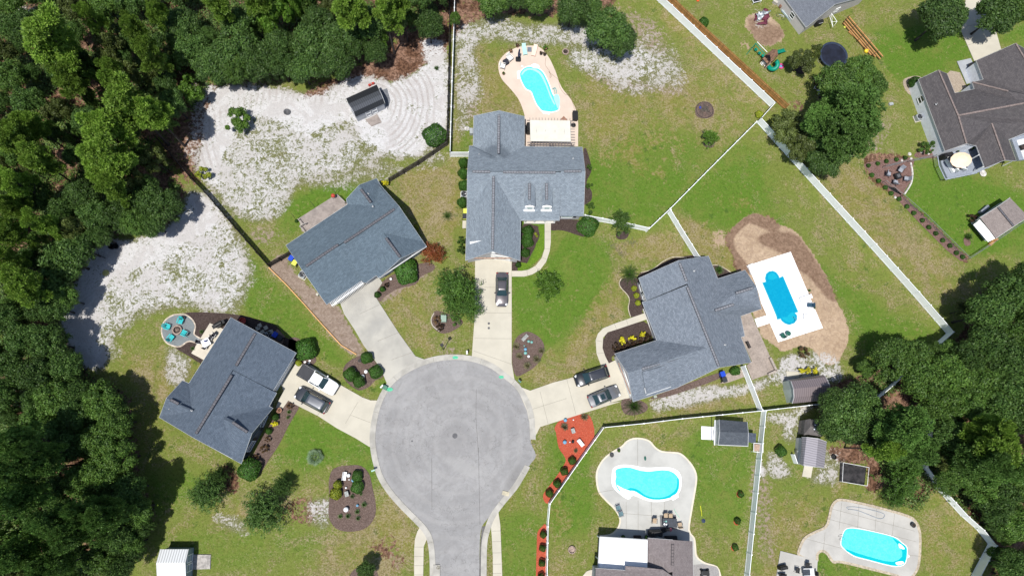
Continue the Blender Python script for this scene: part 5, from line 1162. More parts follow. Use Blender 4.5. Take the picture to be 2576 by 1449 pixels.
def tuft(seed, m, R=1.0, n=130, hz=0.8):
    rs = np.random.RandomState(seed); Vs = []
    for i in range(n):
        a = rs.rand()*6.283; L = R*(0.7+0.4*rs.rand()); r0 = 0.12*R*rs.rand(); el = 0.3+rs.rand()*0.9; sd = np.array([-math.sin(a), math.cos(a),0])*0.022*R; p = np.array([math.cos(a)*r0, math.sin(a)*r0, 0.0])
        q = p+np.array([math.cos(a)*L*0.5*math.cos(el), math.sin(a)*L*0.5*math.cos(el), hz*math.sin(el)*0.7]); r = p+np.array([math.cos(a)*L*math.cos(el), math.sin(a)*L*math.cos(el), hz*math.sin(el)*0.75])
        Vs += [p-sd, q-sd, q+sd, p+sd, q-sd, r, r, q+sd]
    return np_mesh('crown', np.array(Vs), m)
def trunk_mesh(seed, h, r0, lean=0.0, limbs=None, m=None, n=8):
    rs = random.Random(seed); b = MB(); k = 6; x = y = 0; pts = []
    for i in range(k+1): pts.append((x,y,h*i/k)); x += rs.uniform(-.06,.06)*h*0.12; y += rs.uniform(-.06,.06)*h*0.12
    b.tube(pts, [r0*(1.25 if i == 0 else 1-0.62*i/k) for i in range(k+1)], n)
    for L in (limbs if limbs is not None else []):
        f = max(0.25, min(0.95, (L[2]*0.82)/h)); i = min(k-1, int(f*k)); s = Vector(pts[i]).lerp(Vector(pts[i+1]), f*k-i); e = Vector(L[:3])
        b.tube([s, s.lerp(e,0.5)+Vector((0,0,-0.1)), e], [r0*0.35, r0*0.22, r0*0.08], 5)
    me = bpy.data.meshes.new('trunk'); me.from_pydata(b.v, [], b.f); me.materials.append(m or bark); me.update(); return me
VEG = {}
def kind_(name, crown, trunk, R, h, zc): VEG.setdefault(name, []).append(dict(c=crown, t=trunk, R=R, h=h, zc=zc))
for s_ in range(4):
    kind_('oak', crown_broad(10+s_, L_OAK, ncl=64+4*s_, ncards=14500, size=0.16, squash=0.75), trunk_mesh(s_, 4.6, 0.2, limbs=[(1.6,0.4,4.4),(-1.3,1.2,4.6),(0.2,-1.7,4.3)]), 4.0, 6.0, 4.6)
for s_ in range(3):
    kind_('oak2', crown_broad(20+s_, L_OAK2, ncl=60, ncards=14000, size=0.165, cz=5.0, H_=4.5), trunk_mesh(9+s_, 5.6, 0.2, limbs=[(1.6,0.4,5.4),(-1.3,1.2,5.6),(0.2,-1.7,5.3)]), 4.0, 7.5, 5.6)
for s_ in range(4):
    cm, cl = crown_pine(30+s_, L_PINE, ncl=30, ntuft=1700); kind_('pine', cm, trunk_mesh(20+s_, 15, 0.24, limbs=cl[::2]), 3.6, 15.5, 12.5)
for s_ in range(3):
    cm, cl = crown_pine(40+s_, L_PINE2, R=4.0, H_=6, cz=10.5, ncl=36, ntuft=1900); kind_('pine2', cm, trunk_mesh(30+s_, 13, 0.26, limbs=cl[::2]), 4.0, 13.5, 11)
for s_ in range(2):
    kind_('willow', crown_spray(50+s_, L_WIL), trunk_mesh(40+s_, 3.6, 0.16, limbs=[(1.5,0.4,3.2),(-1.2,1.1,3.4),(0.3,-1.5,3.3)]), 4.0, 5.5, 3.4)
    kind_('spreading', crown_spray(55+s_, L_OAK, nbr=170, per=75, size=0.13, droop=0.15, asp=0.4, R=3.9), trunk_mesh(44+s_, 3.6, 0.16, limbs=[(1.5,0.4,3.2),(-1.2,1.1,3.4)]), 4.0, 6, 3.4)
    kind_('bright', crown_broad(60+s_, L_BR, R=2.0, H_=2.4, cz=1.2, ncl=16, ncards=3600, size=0.12), trunk_mesh(50+s_, 1.6, 0.07), 2.0, 2.4, 1.4)
    kind_('shrub', crown_broad(64+s_, L_OAK2, R=2.0, H_=2.4, cz=1.1, ncl=14, ncards=3200, size=0.13), trunk_mesh(52+s_, 1.5, 0.07), 2.0, 2.4, 1.3)
    kind_('olive', crown_broad(66+s_, L_OLV, R=3.0, H_=3.4, cz=3.2, ncl=26, ncards=7500, size=0.14), trunk_mesh(53+s_, 3.8, 0.14, limbs=[(1.2,0.4,3.2),(-1.0,1.0,3.3)]), 3.0, 5, 3.8)
kind_('young', crown_spray(70, L_BR, R=2.4, H_=2.6, cz=2.2, nbr=70, per=60, size=0.13, asp=0.45), trunk_mesh(60, 2.4, 0.08, limbs=[(0.8,0.4,2.2),(-0.7,0.5,2.3)]), 2.2, 3.6, 2.3)
kind_('sapling', crown_spray(71, L_OAK2, R=2.3, H_=2.6, cz=2.4, nbr=60, per=58, size=0.11, asp=0.5), trunk_mesh(61, 2.6, 0.07, limbs=[(0.8,0.4,2.4),(-0.7,0.5,2.5)]), 2.1, 3.8, 2.5)
kind_('red', crown_spray(72, L_RED, R=2.1, H_=2.2, cz=1.8, nbr=90, per=60, size=0.10, asp=0.5), trunk_mesh(62, 2.0, 0.06, limbs=[(0.8,0.4,1.8),(-0.7,0.5,1.9)]), 2.0, 3.0, 1.9)
kind_('gold', crown_broad(75, L_YE, R=1.0, H_=1.0, cz=0.5, ncl=14, ncards=1300, size=0.085), trunk_mesh(63, 0.5, 0.04), 1.0, 1.1, 0.6)
kind_('limeball', crown_ball(76, L_YG, n=1500, size=0.12), trunk_mesh(64, 0.5, 0.05), 1.0, 1.5, 0.8)
kind_('limeshrub', crown_broad(77, L_YG, R=1.4, H_=1.4, cz=0.8, ncl=12, ncards=1500, size=0.11), trunk_mesh(64, 0.8, 0.05), 1.4, 1.5, 0.9)
kind_('burg', crown_broad(78, L_BU, R=1.2, H_=1.2, cz=0.7, ncl=12, ncards=1700, size=0.10), trunk_mesh(65, 0.6, 0.05), 1.2, 1.3, 0.8)
kind_('russet', crown_broad(79, L_BRN, R=1.2, H_=1.0, cz=0.5, ncl=12, ncards=1000, size=0.09), trunk_mesh(66, 0.5, 0.04), 1.2, 1.1, 0.6)
kind_('ball', crown_ball(80, L_BOX), trunk_mesh(67, 0.6, 0.06), 1.0, 1.6, 0.8)
kind_('ball', crown_ball(81, L_BOX, n=2900), trunk_mesh(68, 0.6, 0.06), 1.0, 1.6, 0.8)
kind_('smallbush', crown_ball(82, L_BOX, n=900, size=0.13), trunk_mesh(69, 0.5, 0.06), 1.0, 1.5, 0.8)
kind_('sago', fronds(83, L_PALM, R=2.0, n=46, rise=1.4, width=0.075), trunk_mesh(70, 0.5, 0.18), 2.0, 1.6, 0.6)
kind_('fan', fanpalm(84, L_SAGE, R=1.3, n=24), trunk_mesh(71, 0.35, 0.12), 1.3, 0.9, 0.4)
kind_('tuft', tuft(85, L_DRY), trunk_mesh(72, 0.1, 0.08), 1.0, 0.8, 0.3)
kind_('greentuft', tuft(86, L_PALM, n=110), trunk_mesh(73, 0.1, 0.08), 1.0, 0.8, 0.3)
kind_('feather', fronds(87, L_OAK2, R=1.3, n=30, rise=1.6, width=0.10), trunk_mesh(74, 0.5, 0.05), 1.3, 2.0, 0.8)
_vr = random.Random(7)
PLANTED = []
def plant(kind, u, v, rpx, label, h=None, group=None, name='tree', cat='tree', var=None, sy=1.0, rz=None):
    vs = VEG[kind]; k = vs[(var if var is not None else _vr.randrange(len(vs))) % len(vs)]
    p0 = P(u, v, 2.0); mpp = (P(u+10, v, 2.0)-p0).length/10; R = rpx*mpp; s = R/k['R']; hz = (h/k['h']) if h else s
    p = P(u, v, k['zc']*hz); root = empty(name, (p.x, p.y, 0), _vr.uniform(0,6.28) if rz is None else rz, label, cat, group, (s, s*sy, hz))
    for nm, me_ in (('trunk' if cat == 'tree' else 'stem', k['t']), ('crown' if cat == 'tree' else 'foliage', k['c'])):
        o = bpy.data.objects.new(nm, me_); C.objects.link(o); o.parent = root
    PLANTED.append((u, v, rpx, root, kind)); return root
T = plant
T('oak',1532,68,58,'large dark green tree standing alone in white sand behind the northern pool',7.5,var=0)
T('oak',1560,98,44,'dark lower crown leaning against the large lone tree in the white sand',6,var=1)
T('oak2',1242,-5,46,'green tree at the top edge above the white sand, nearest the fence',6)
T('oak',1300,-14,40,'dark tree at the top edge above the white sand, second from the fence',6)
T('oak2',1352,-6,40,'green tree at the top edge above the white sand, third from the fence',6)
T('oak',1442,20,44,'dark tree at the top edge just left of the large lone tree',6.5)
T('oak',1490,20,30,'small dark tree touching the large lone tree on its upper left',5)
T('willow',1145,722,70,'large willowy green tree overhanging the northern driveway',8.5,var=0)
T('willow',1165,760,58,'lower willowy crown beside the northern driveway',6.5,var=1)
T('young',1379,712,42,'round young tree alone on the lawn right of the northern driveway',5.2)
T('sapling',1566,556,33,'feathery young tree in a mulch ring over the white fence',4.6)
T('red',1089,634,33,'red-leaved ornamental tree by the slate roofed house',3.4)
T('bright',594,305,40,'lone green bush in the white sand above the black wooden fence',3.0,name='bush',cat='bush')
T('limeshrub',514,440,24,'small yellow-green bush at the end of the dark wooden fence',1.6,name='bush',cat='bush')
T('bright',1093,70,21,'bright green bush on pine straw by the vertical fence',2.0,name='bush',cat='bush')
T('oak2',1145,47,15,'small tree growing over the vertical white fence',4.5)
T('greentuft',1098,172,10,'small spiky plant alone in the sand near the fence',0.8,name='shrub',cat='shrub')
T('ball',1094,341,29,'rounded green shrub in the fence corner beside the black wooden fence',2.2,name='shrub',cat='shrub')
T('spreading',512,1240,58,'dark feathery tree left of the two on the lower left lawn',6.5,var=0)
T('spreading',548,1196,26,'small dark crown standing in for the shadow blob behind the left feathery lawn tree',5,var=1)  # extra dark crown put in the spot of the tree's shadow blob
T('spreading',655,1290,68,'dark feathery tree right of the two on the lower left lawn',7,var=1)
T('spreading',705,1225,34,'small dark crown behind the right feathery lawn tree',5,var=0)
T('fan',792,1150,25,'grey-green fan palm alone on the lawn below the western driveway',1.2,name='palm',cat='palm')
T('ball',627,1181,28,'clipped ball bush at the south corner of the dark blue-grey house',2.3,name='bush',cat='bush')
T('ball',769,880,27,'clipped ball bush at the east corner of the dark blue-grey house',2.4,name='bush',cat='bush')
T('limeball',751,913,8,'pale green small shrub beside the western garage corner',0.8,name='shrub',cat='shrub')
for (x,y,r,lb) in ((1105,300,17,'largest dark clipped bush in the brown bed between two driveways'),(1237,418,15,'lowest clipped bush in the brown bed between two driveways'),(1512,268,17,'bright clipped bush at the right of the brown bed, touching the driveway'),(1362,45,15,'topmost clipped bush of the brown bed beside the slate house driveway')):
    q = CR((x,y))[0]; T('ball',q[0],q[1],r,lb,1.8,name='bush',cat='bush',group='clipped bushes in the bed between the driveways')
q = CR((1215,300))[0]; T('smallbush',q[0],q[1],6,'tiny flowering shrub between the two dark clipped bushes',0.8,name='shrub',cat='shrub')
q = HB2((2100,545))[0]; T('ball',q[0],q[1],33,'big oval clipped bush in front of the slate roofed house',2.4,name='bush',cat='bush',sy=0.9,var=1)
for (x,y,r,k,lb) in ((1700,860,7,'smallbush','small dark shrub by the slate house walk, upper of two'),(1610,955,8,'smallbush','small dark shrub by the slate house walk, lower of two'),(1775,790,7,'burg','thin reddish spiky shrub by the slate house walk')):
    q = HB2((x,y))[0]; T(k,q[0],q[1],r,lb,1.0,name='shrub',cat='shrub')
q = HB((1745,160))[0]; T('gold',q[0],q[1],10,'yellow flowering bush at the north corner of the slate roofed house',1.6,name='bush',cat='bush')
q = HB((2275,920))[0]; T('limeball',q[0],q[1],8,'small round shrub in the shadow beside the slate roofed house',1.0,name='shrub',cat='shrub')
T('feather',1125,542,20,'dark feathery shrub on the dry lawn beside the light grey house',2.2,name='shrub',cat='shrub')
for (x,y,r,lb) in ((1205,745,14,'top hedge bush along the east wall of the garage wing'),(1205,930,14.5,'middle hedge bush along the east wall of the garage wing'),(1165,1120,11,'lowest hedge bush along the east wall of the garage wing'),(1205,840,13,'second hedge bush along the east wall of the garage wing')):
    q = HC2((x,y))[0]; T('ball',q[0],q[1],r,lb,1.7,name='bush',cat='bush',group='hedge bushes beside the garage wing')
q = HC2((1045,1320))[0]; T('smallbush',q[0],q[1],7,'small dark ball bush at the front corner of the garage wing',1.2,name='bush',cat='bush')
q = HC2((2235,660))[0]; T('ball',q[0],q[1],26,'big clipped bush at the white fence end by the light grey house',2.4,name='bush',cat='bush')
for i,(x,y,r,h,lb) in enumerate(((895,1230,12,2.2,'upper dark hedge bush against the west wall of the light grey house'),(895,1310,13,2.4,'second dark hedge bush against the west wall of the light grey house'),(900,1400,13,2.2,'third dark hedge bush against the west wall of the light grey house'))):
    q = t10((x+25,y))[0]; T('ball',q[0],q[1],r,lb,h,name='bush',cat='bush',group='hedge bushes on the west wall')
q = t11((912,80))[0]; T('ball',q[0],q[1],13,'dark bush just below the air conditioner of the light grey house',2.0,name='bush',cat='bush')
for (x,y,r,lb) in ((905,370,12,'loose green shrub beside the west wall below the yellow bin'),(900,440,13,'loose dark shrub above the willowy tree by the west wall')):
    q = t11((x,y))[0]; T('shrub',q[0],q[1],r,lb,2.0,name='shrub',cat='shrub')
q = t10((1868,1260))[0]; T('shrub',q[0],q[1],9,'narrow shrub on the east side of the light grey house',1.5,name='shrub',cat='shrub')
q = t10((1872,1405))[0]; T('shrub',q[0],q[1],10,'leafy shrub on the east side, just above the flat rocks bed',1.6,name='shrub',cat='shrub')
q = t11((1877,125))[0]; T('shrub',q[0],q[1],16,'loose green bush at the east corner of the light grey house',2.0,name='bush',cat='bush')
T('sago',1585,688,34,'big sago palm at the north-west corner of the pale grey house',1.9,name='palm',cat='palm')
for (x,y,lb) in ((385,570,'top lime green dwarf shrub below the sago palm'),(420,672,'middle lime green dwarf shrub below the sago palm'),(440,780,'lowest lime green dwarf shrub below the sago palm')):
    q = HD1((x,y))[0]; T('limeball',q[0],q[1],7,lb,0.7,name='shrub',cat='shrub',group='lime dwarf shrubs')
for (x,y,r,lb) in ((215,1335,12,'left and largest golden flowering bush in the dark bed'),(355,1295,11,'middle golden flowering bush in the dark bed'),(505,1235,10,'right golden flowering bush in the dark bed')):
    q = HD1((x,y))[0]; T('gold',q[0],q[1],r,lb,1.1,name='bush',cat='bush',group='golden bushes')
for i,(x,y) in enumerate(((130,1420),(240,1400),(350,1360),(470,1330),(580,1290))):
    q = HD1((x,y))[0]; T('burg',q[0],q[1],12,('burgundy hedge bush behind the golden bushes, %s from the left' % ['first','second','third','fourth','fifth'][i]),1.2,name='bush',cat='bush',group='burgundy hedge')
q = HD1((1620,300))[0]; T('greentuft',q[0],q[1],16,'spiky shrub in the bed between the wings of the pale grey house',1.2,name='shrub',cat='shrub')
q = HD2((395,1190))[0]; T('sago',q[0],q[1],32,'big spiky palm at the south-west corner of the pale grey house',3.0,name='palm',cat='palm')
q = HD2((1865,668))[0]; T('smallbush',q[0],q[1],11,'square clipped green hedge block beside the blue bin and fence',1.0,name='hedge',cat='hedge',rz=0.3)
q = HD2((1835,680))[0]; T('smallbush',q[0],q[1],10,'left half of the clipped hedge beside the blue bin',1.0,name='hedge',cat='hedge',rz=0.3)
for i in range(3):
    q = SH((1140+90*i,28))[0]; T('gold',q[0],q[1],10,'golden flowering bush behind the gambrel roofed shed, %s' % ['nearest the small path','in the middle','nearest the dirt track'][i],1.2,name='bush',cat='bush',group='golden bushes behind the shed')
q = t21((915,1215))[0]; T('russet',q[0],q[1],17,'dark thin shrub on the grass below the blue pool',1.3,name='shrub',cat='shrub')
q = t22((745,508))[0]; T('ball',q[0],q[1],13,'clipped bush alone left of the grey metal roofed shed',1.7,name='bush',cat='bush')
for i,(x,y) in enumerate(((1743,582),(1682,660),(1628,754),(1570,827))):
    q = t12((x,y))[0]; T('ball',q[0],q[1],9.5,'small ball bush in the upper red mulch strip, %s from the top' % ['first','second','third','fourth'][i],1.5,name='bush',cat='bush',group='ball bushes in red mulch')
for i,(x,y) in enumerate(((1525,1137),(1520,1240),(1513,1352),(1508,1455))):
    q = t12((x,y))[0]; T('ball',q[0],q[1],8.5,'small ball bush in the lower red mulch strip, %s from the top' % ['first','second','third','fourth'][i],1.5,name='bush',cat='bush',group='ball bushes in red mulch')
for (z,x,y,r,lb) in ((t12,1685,325,14,'dark ornamental grass clump on the left of the red mulch bed'),(t12,1835,250,14,'pale ornamental grass clump at the top of the red mulch bed'),(t12,1770,505,8,'small thin grass clump low in the red mulch bed'),
    (t11,1320,1165,14,'grass clump at the left of the bed with garden ornaments'),(t11,1345,1240,13,'grass clump low left in the bed with garden ornaments'),(t11,1475,1262,15,'grass clump low right in the bed with garden ornaments'),(t11,1512,1200,12,'grass clump at the right edge of the bed with garden ornaments'),(t11,1405,1310,14,'lowest grass clump in the bed with garden ornaments')):
    q = z((x,y))[0]; T('tuft',q[0],q[1],r,lb,0.9,name='grass_clump',cat='grass clump')
for (x,y,r,lb) in ((82,850,9,'grass clump nearest the small white statue in the oval bed'),(172,910,11,'right grass clump in the oval bed'),(50,998,10,'lower middle grass clump in the oval bed'),(120,965,10,'upper of two touching grass clumps in the oval bed'),(126,1015,9,'lower of two touching grass clumps in the oval bed'),(-8,1000,9,'lower left grass clump in the oval bed'),(148,832,6,'smallest grass clump in the oval bed')):
    q = t12((x,y))[0]; T('greentuft',q[0],q[1],r,lb,0.8,name='grass_clump',cat='grass clump',group='grass clumps in the oval bed')
for (z,x,y,r,k,lb) in ((t12,120,697,14,'ball','upper ball bush in the oval bed'),(t12,122,780,16,'ball','larger ball bush in the oval bed'),(t02,2548,760,11,'limeball','upper yellow-green bush at the left of the oval bed'),(t02,2535,830,15,'limeball','lower yellow-green bush at the left of the oval bed')):
    q = z((x,y))[0]; T(k,q[0],q[1],r,lb,1.3,name='bush',cat='bush')
T('oak',921,1436,26,'small dark tree in a mulch ring at the bottom edge',3.5)
for (x,y,r,k,lb) in ((1650,640,9,'smallbush','upper round shrub under the front windows of the dark blue-grey house'),(1640,730,10,'gold','yellow shrub under the front windows of the dark blue-grey house'),(1565,820,8.5,'smallbush','lower round shrub under the front windows of the dark blue-grey house'),(1545,930,9,'russet','upper russet shrub in the front bed of the dark blue-grey house'),(1500,1060,13,'russet','largest russet shrub in the front bed of the dark blue-grey house'),(1390,1180,11,'russet','lowest russet shrub near the corner ball bush'),(1845,490,10,'russet','thin reddish shrub at the top of the front bed'),(1830,570,8,'greentuft','small green plant at the top of the front bed'),(1815,640,7,'greentuft','second small green plant in the front bed')):
    q = HA2((x,y))[0]; T(k,q[0],q[1],r,lb,1.0,name='shrub',cat='shrub')
for (x,y,r,lb) in ((800,440,8,'thin dark shrub in the mulch beside the cream patio'),(640,740,8,'thin green shrub in the mulch below the fire pit patio')):
    q = HA1((x,y))[0]; T('greentuft',q[0],q[1],r,lb,0.8,name='shrub',cat='shrub')
for (x,y,r,k,lb) in ((725,970,13,'russet','dark russet shrub left of the green utility box'),(745,1020,11,'burg','dark burgundy shrub below the green utility box'),(850,975,14,'shrub','green shrub right of the green utility box')):
    q = t11((x,y))[0]; T(k,q[0],q[1],r,lb,1.3,name='shrub',cat='shrub')
# north-east yards
T('olive',2022,150,37,'loose olive green tree between the playset and the trampoline',4.6)
T('olive',2050,128,20,'side branch crown reaching over the trampoline',4.2,var=1)
T('oak2',2105,205,52,'leafy green tree just below the trampoline',7,var=0); T('oak2',2165,175,40,'leafy tree top below the orange lumber frame',6.5,var=1); T('oak2',2200,215,36,'leafy tree right of the big pine',6,var=2)
T('pine2',2145,262,64,'big dark green pine in the middle of the north-east tree group',15,var=0); T('pine2',2120,320,54,'second dark pine below the big pine',13,var=1); T('pine2',2170,330,46,'right dark pine of the north-east group',12,var=2)
T('pine2',2060,300,36,'left dark pine of the north-east tree group',11,var=0)
T('olive',1985,315,50,'olive bushy tree at the white fence corner, upper left of the group',5.5,var=0); T('olive',2020,365,46,'olive bushy tree along the long white fence',5.5,var=1); T('oak',2075,405,46,'dark tree at the lower tip of the north-east group',6,var=2); T('oak',2110,375,44,'dark tree beneath the pines, lower right',6.5,var=0); T('oak',2065,355,40,'dark tree beneath the pines in the middle',6.5,var=3)
T('oak',2365,48,58,'dark round tree left of the north-east driveway',8,var=3); T('oak',2395,30,40,'dark crown overlapping the north-east driveway',7,var=1)
T('oak',2512,32,52,'dark tree right of the north-east driveway',8,var=2); T('oak2',2570,10,44,'green tree in the top right corner',8)
T('young',1792,342,25,'small yellowish young tree in a mulch ring by the white fence',3.4)
T('smallbush',1771,57,12,'small dark bush beside the new wooden fence',1.6,name='bush',cat='bush')
T('burg',2060,213,14,'dark reddish shrub left of the north-east tree group',1.6,name='shrub',cat='shrub')
T('shrub',2334,372,19,'dark shrub on pinkish mulch beside the brown roofed house',2.2,name='shrub',cat='shrub')
T('ball',2300,207,12,'dark clipped bush at the north-west corner of the brown roofed house',2.2,name='bush',cat='bush')
T('greentuft',2438,596,14,'small palm near the tan roofed shed',1.4,name='palm',cat='palm')
T('limeball',1910,288,9,'pale bush at the fence junction',0.9,name='bush',cat='bush')
ORD = ['first','second','third','fourth','fifth','sixth','seventh','eighth','ninth','tenth','eleventh','twelfth','thirteenth','fourteenth','fifteenth','sixteenth','seventeenth','eighteenth','nineteenth','twentieth']
row1 = t20((1405,1250),(1475,1235),(1540,1218),(1615,1205),(1682,1192))
for i, q in enumerate(row1): T('smallbush',q[0],q[1],5,'%s small shrub from the left along the top of the triangular bed' % ORD[i],0.6,name='shrub',cat='shrub',group='small shrubs along the chain link fence')
row2 = t20((1430,1322),(1480,1364),(1532,1416))+t21((1575,12),(1635,55),(1695,112),(1747,160),(1810,215),(1860,267),(1912,315),(1965,367),(2018,408),(2068,462),(2115,492))
for i, q in enumerate(row2): T('smallbush',q[0],q[1],5.5,'%s small shrub down the diagonal pinkish mulch strip' % ORD[i],0.6,name='shrub',cat='shrub',group='small shrubs along the chain link fence')
# ---- western wood : individual trees
WL = []
def W(kind, u, v, r, h=None, var=None, lab=None): WL.append((kind,u,v,r,h,var,lab))
W('pine',127,92,66,16.5,0,'biggest bright pine near the top left corner'); W('pine',160,196,36,12,1,'thin lighter pine below the biggest top left pine')
W('pine',343,78,30,15,2,'yellowish green pine top among the dark oaks'); W('pine',370,135,33,14,3,'bright pine top right below the yellowish one')
W('pine',318,262,58,16,0,'bright spreading pine left of the sandy shed yard'); W('pine',368,270,44,15.5,1,'right branch crown of the spreading pine pair'); W('pine',300,225,34,16,2,None)
W('pine',265,330,50,15,3,'bright pine below the spreading pine pair'); W('pine',272,392,52,15,0,'large bright pine above the long diagonal trunk'); W('pine',235,410,40,13,1,None); W('pine',285,178,28,13,2,None)
for u,v,r,h in ((30,345,44,14),(75,310,34,12),(36,460,38,14),(90,400,40,13),(17,510,34,14),(548,8,36,13),(640,-10,34,13),(880,12,44,15),(970,18,40,15),(1010,2,26,13),(385,20,26,13),(228,44,24,13),(280,470,34,12),(40,716,46,15),(15,650,34,14),(100,560,30,13),(20,585,36,14)): W('pine',u,v,r,h)
W('pine2',32,1110,44,18,0,'tall pine at the left edge with a leaning dark trunk'); W('pine2',50,1180,46,18,1,'tall pine at the left edge, middle crown'); W('pine2',28,1255,46,18,2,'tall pine at the left edge, lowest crown'); W('pine2',85,1135,26,17,0,None)
W('pine2',130,1320,48,17,1,'grey-green pine low in the western wood'); W('pine2',185,1345,44,17,2,'second grey-green pine low in the western wood'); W('pine2',260,1300,40,16,0,'grey-green pine branch reaching toward the lawn'); W('pine2',200,1290,34,16,1,None); W('pine2',40,1400,44,16,2,None); W('pine2',120,1430,44,16,0,None)
W('bright',700,50,52,9,0,'pale bright leafy tree above the sandy shed yard'); W('bright',730,20,34,9,1,None); W('bright',477,225,42,5,0,'bright rounded tree at the edge of the white sand'); W('bright',950,100,30,4,1,None)
for u,v,r,h,k in ((590,120,62,7.5,0),(530,160,52,7,1),(650,150,50,7,2),(480,120,48,7,3),(790,110,60,7.5,0),(840,150,50,7,1),(760,170,46,6.5,2),(860,90,48,7.5,3),(800,60,48,7,0),(450,60,50,7,1),(930,60,48,7,2),(600,60,46,7,3),(700,110,42,7,1)): W('oak',u,v,r,h,k)
for u,v,r,h,k in ((410,520,50,7,0),(370,500,46,7,1),(380,560,40,6,2),(300,545,42,6.5,3),(230,540,46,7,0),(200,490,44,7,1),(160,650,62,8,2),(200,620,46,7,3),(120,720,50,8,0),(130,770,44,7,1),(250,590,34,6,2),(60,850,50,8,3),(120,860,50,8,0),(160,920,46,7,1),(90,940,50,8,2),(30,920,46,8,3)): W('oak',u,v,r,h,k)
for u,v,r,h,k in ((250,1010,50,8,0),(190,1040,48,8,1),(290,1060,46,7.5,2),(240,1110,50,8,0),(170,1120,46,8,1),(300,1150,46,7.5,2),(250,1190,48,8,0),(320,1230,44,7.5,1),(200,1210,46,8,2),(340,1290,42,7,0),(290,1350,44,7.5,1),(330,1370,34,6,2),(250,1400,44,7.5,0),(140,1240,44,8,1),(90,1060,46,8,2),(130,1000,50,8,0),(300,1430,34,7,1)): W('oak2' if k != 1 else 'oak',u,v,r,h,k)
def inpoly(x, y, poly):
    c = False; n = len(poly)
    for i in range(n):
        x1,y1 = poly[i-1]; x2,y2 = poly[i]
        if (y1 > y) != (y2 > y) and x < (x2-x1)*(y-y1)/(y2-y1)+x1: c = not c
    return c
fr = random.Random(11); tries = 0; added = 0
while added < 120 and tries < 16000:
    tries += 1; u = fr.uniform(-30,1115); v = fr.uniform(-30,1480)
    if not inpoly(u+14, v, FOREST_L) or not inpoly(u-14, v-10, FOREST_L): continue
    r = fr.choice((26,32,38,44)); 
    if min((math.hypot(u-q[1], v-q[2])-0.44*(r+q[3]) for q in WL)) < 0: continue
    if u < 330 and 195 < v < 240 and fr.random() < .6: continue
    W(fr.choice(('oak','oak','oak2','shrub','olive')), u, v, r, r*0.15+1.2); added += 1
LMW = (((930,265),'the black roofed shed'),((594,305),'the lone bush in the sand'),((448,830),'the fire pit'),((435,1410),'the white roofed shed'),((0,0),'the top left corner'),((0,1449),'the bottom left corner'),((0,724),'the middle of the left edge'),((343,78),'the yellowish pine'),((285,620),'the pots on the sand'),((1130,60),'the black wooden fence top'))
DESC = dict(oak='dense dark green oak', oak2='mid green broadleaf tree', pine='bright green pine', pine2='grey-green tall pine', shrub='low leafy understorey shrub', olive='olive green understorey tree', bright='bright leafy tree', willow='willowy tree')
def region_labels(lst, marks, where):
    # every unlabelled tree is singled out by its rank among its own kind from one landmark
    free = [i for i, q in enumerate(lst) if q[6] is None]; out = {}
    own = {}
    for i in free:
        d = [math.hypot(lst[i][1]-m_[0][0], lst[i][2]-m_[0][1]) for m_ in marks]; own.setdefault((int(np.argmin(d)), lst[i][0]), []).append((min(d), i))
    for (mi, kd), L_ in own.items():
        L_.sort()
        allk = sorted(math.hypot(q[1]-marks[mi][0][0], q[2]-marks[mi][0][1]) for q in lst if q[0] == kd and q[6] is None)
        for dd_, i in L_:
            rk = sum(1 for x in allk if x < dd_-1e-6)
            out[i] = '%s, %s, %s nearest to %s' % (DESC[kd], where, ORD[rk] if rk < len(ORD) else str(rk+1)+'th', marks[mi][1])
    return out
lab = region_labels(WL, LMW, 'western wood')
for i, (k,u,v,r,h,var,lb) in enumerate(WL):
    if k == 'bright' : T(k,u,v,r,lb or lab[i],h,'trees of the western wood',var=var); continue
    T(k,u,v,r,lb or lab[i],h,'trees of the western wood','shrub' if k == 'shrub' else 'tree','shrub' if k == 'shrub' else 'tree',var=var)
# ---- eastern wood
WR = []
def X(kind, u, v, r, h=None, var=None, lab=None): WR.append((kind,u,v,r,h,var,lab))
X('oak',2134,1045,64,8,0,'very dark round tree over the grey metal roofed sheds'); X('oak',2170,1010,46,8,1,None); X('oak',2100,1020,44,7.5,2,None); X('oak',2160,1085,44,7.5,3,None); X('oak',2095,1070,38,7,0,None)
X('oak2',2250,905,52,8,0,'bright leafy tree at the lower end of the long white fence'); X('oak2',2300,900,46,8,1,None); X('oak2',2330,960,52,9,0,None); X('oak2',2390,940,48,9,1,None); X('oak2',2370,1010,44,9,0,None)
X('pine2',2292,1060,46,14,0,'tall pine between the dark round tree and the mesh gate'); X('pine2',2270,1105,44,14,1,None); X('pine2',2310,1130,42,13,2,None); X('pine',2225,1130,30,12,3,'small bright pine above the bare black garden bed')
X('willow',2280,1215,58,7,0,'willowy tree hanging over the lawn above the lower right pool'); X('willow',2300,1170,44,8,1,'upper willowy crown beside the curving white fence'); X('willow',2262,1250,34,5.5,1,None)
X('pine',2520,1120,48,16,1,'bright pine at the right edge, level with the mesh fence'); X('pine2',2485,1165,40,15,2,None); X('pine2',2555,1180,40,15,3,None); X('pine',2500,1080,34,15,0,None)
X('oak2',2428,1180,42,8,0,None); X('oak2',2440,1110,44,8,1,None); X('oak',2400,1090,44,8,1,None); X('oak2',2470,1222,42,8,2,None); X('oak',2505,1278,40,8,2,None); X('oak',2520,1250,44,8,3,None); X('oak2',2560,1310,44,8,0,None); X('oak2',2530,1345,26,5,1,'small green tree by the bottom right fence corner'); X('ball',2513,1400,24,3,0,'round dark bush outside the bottom right fence corner')
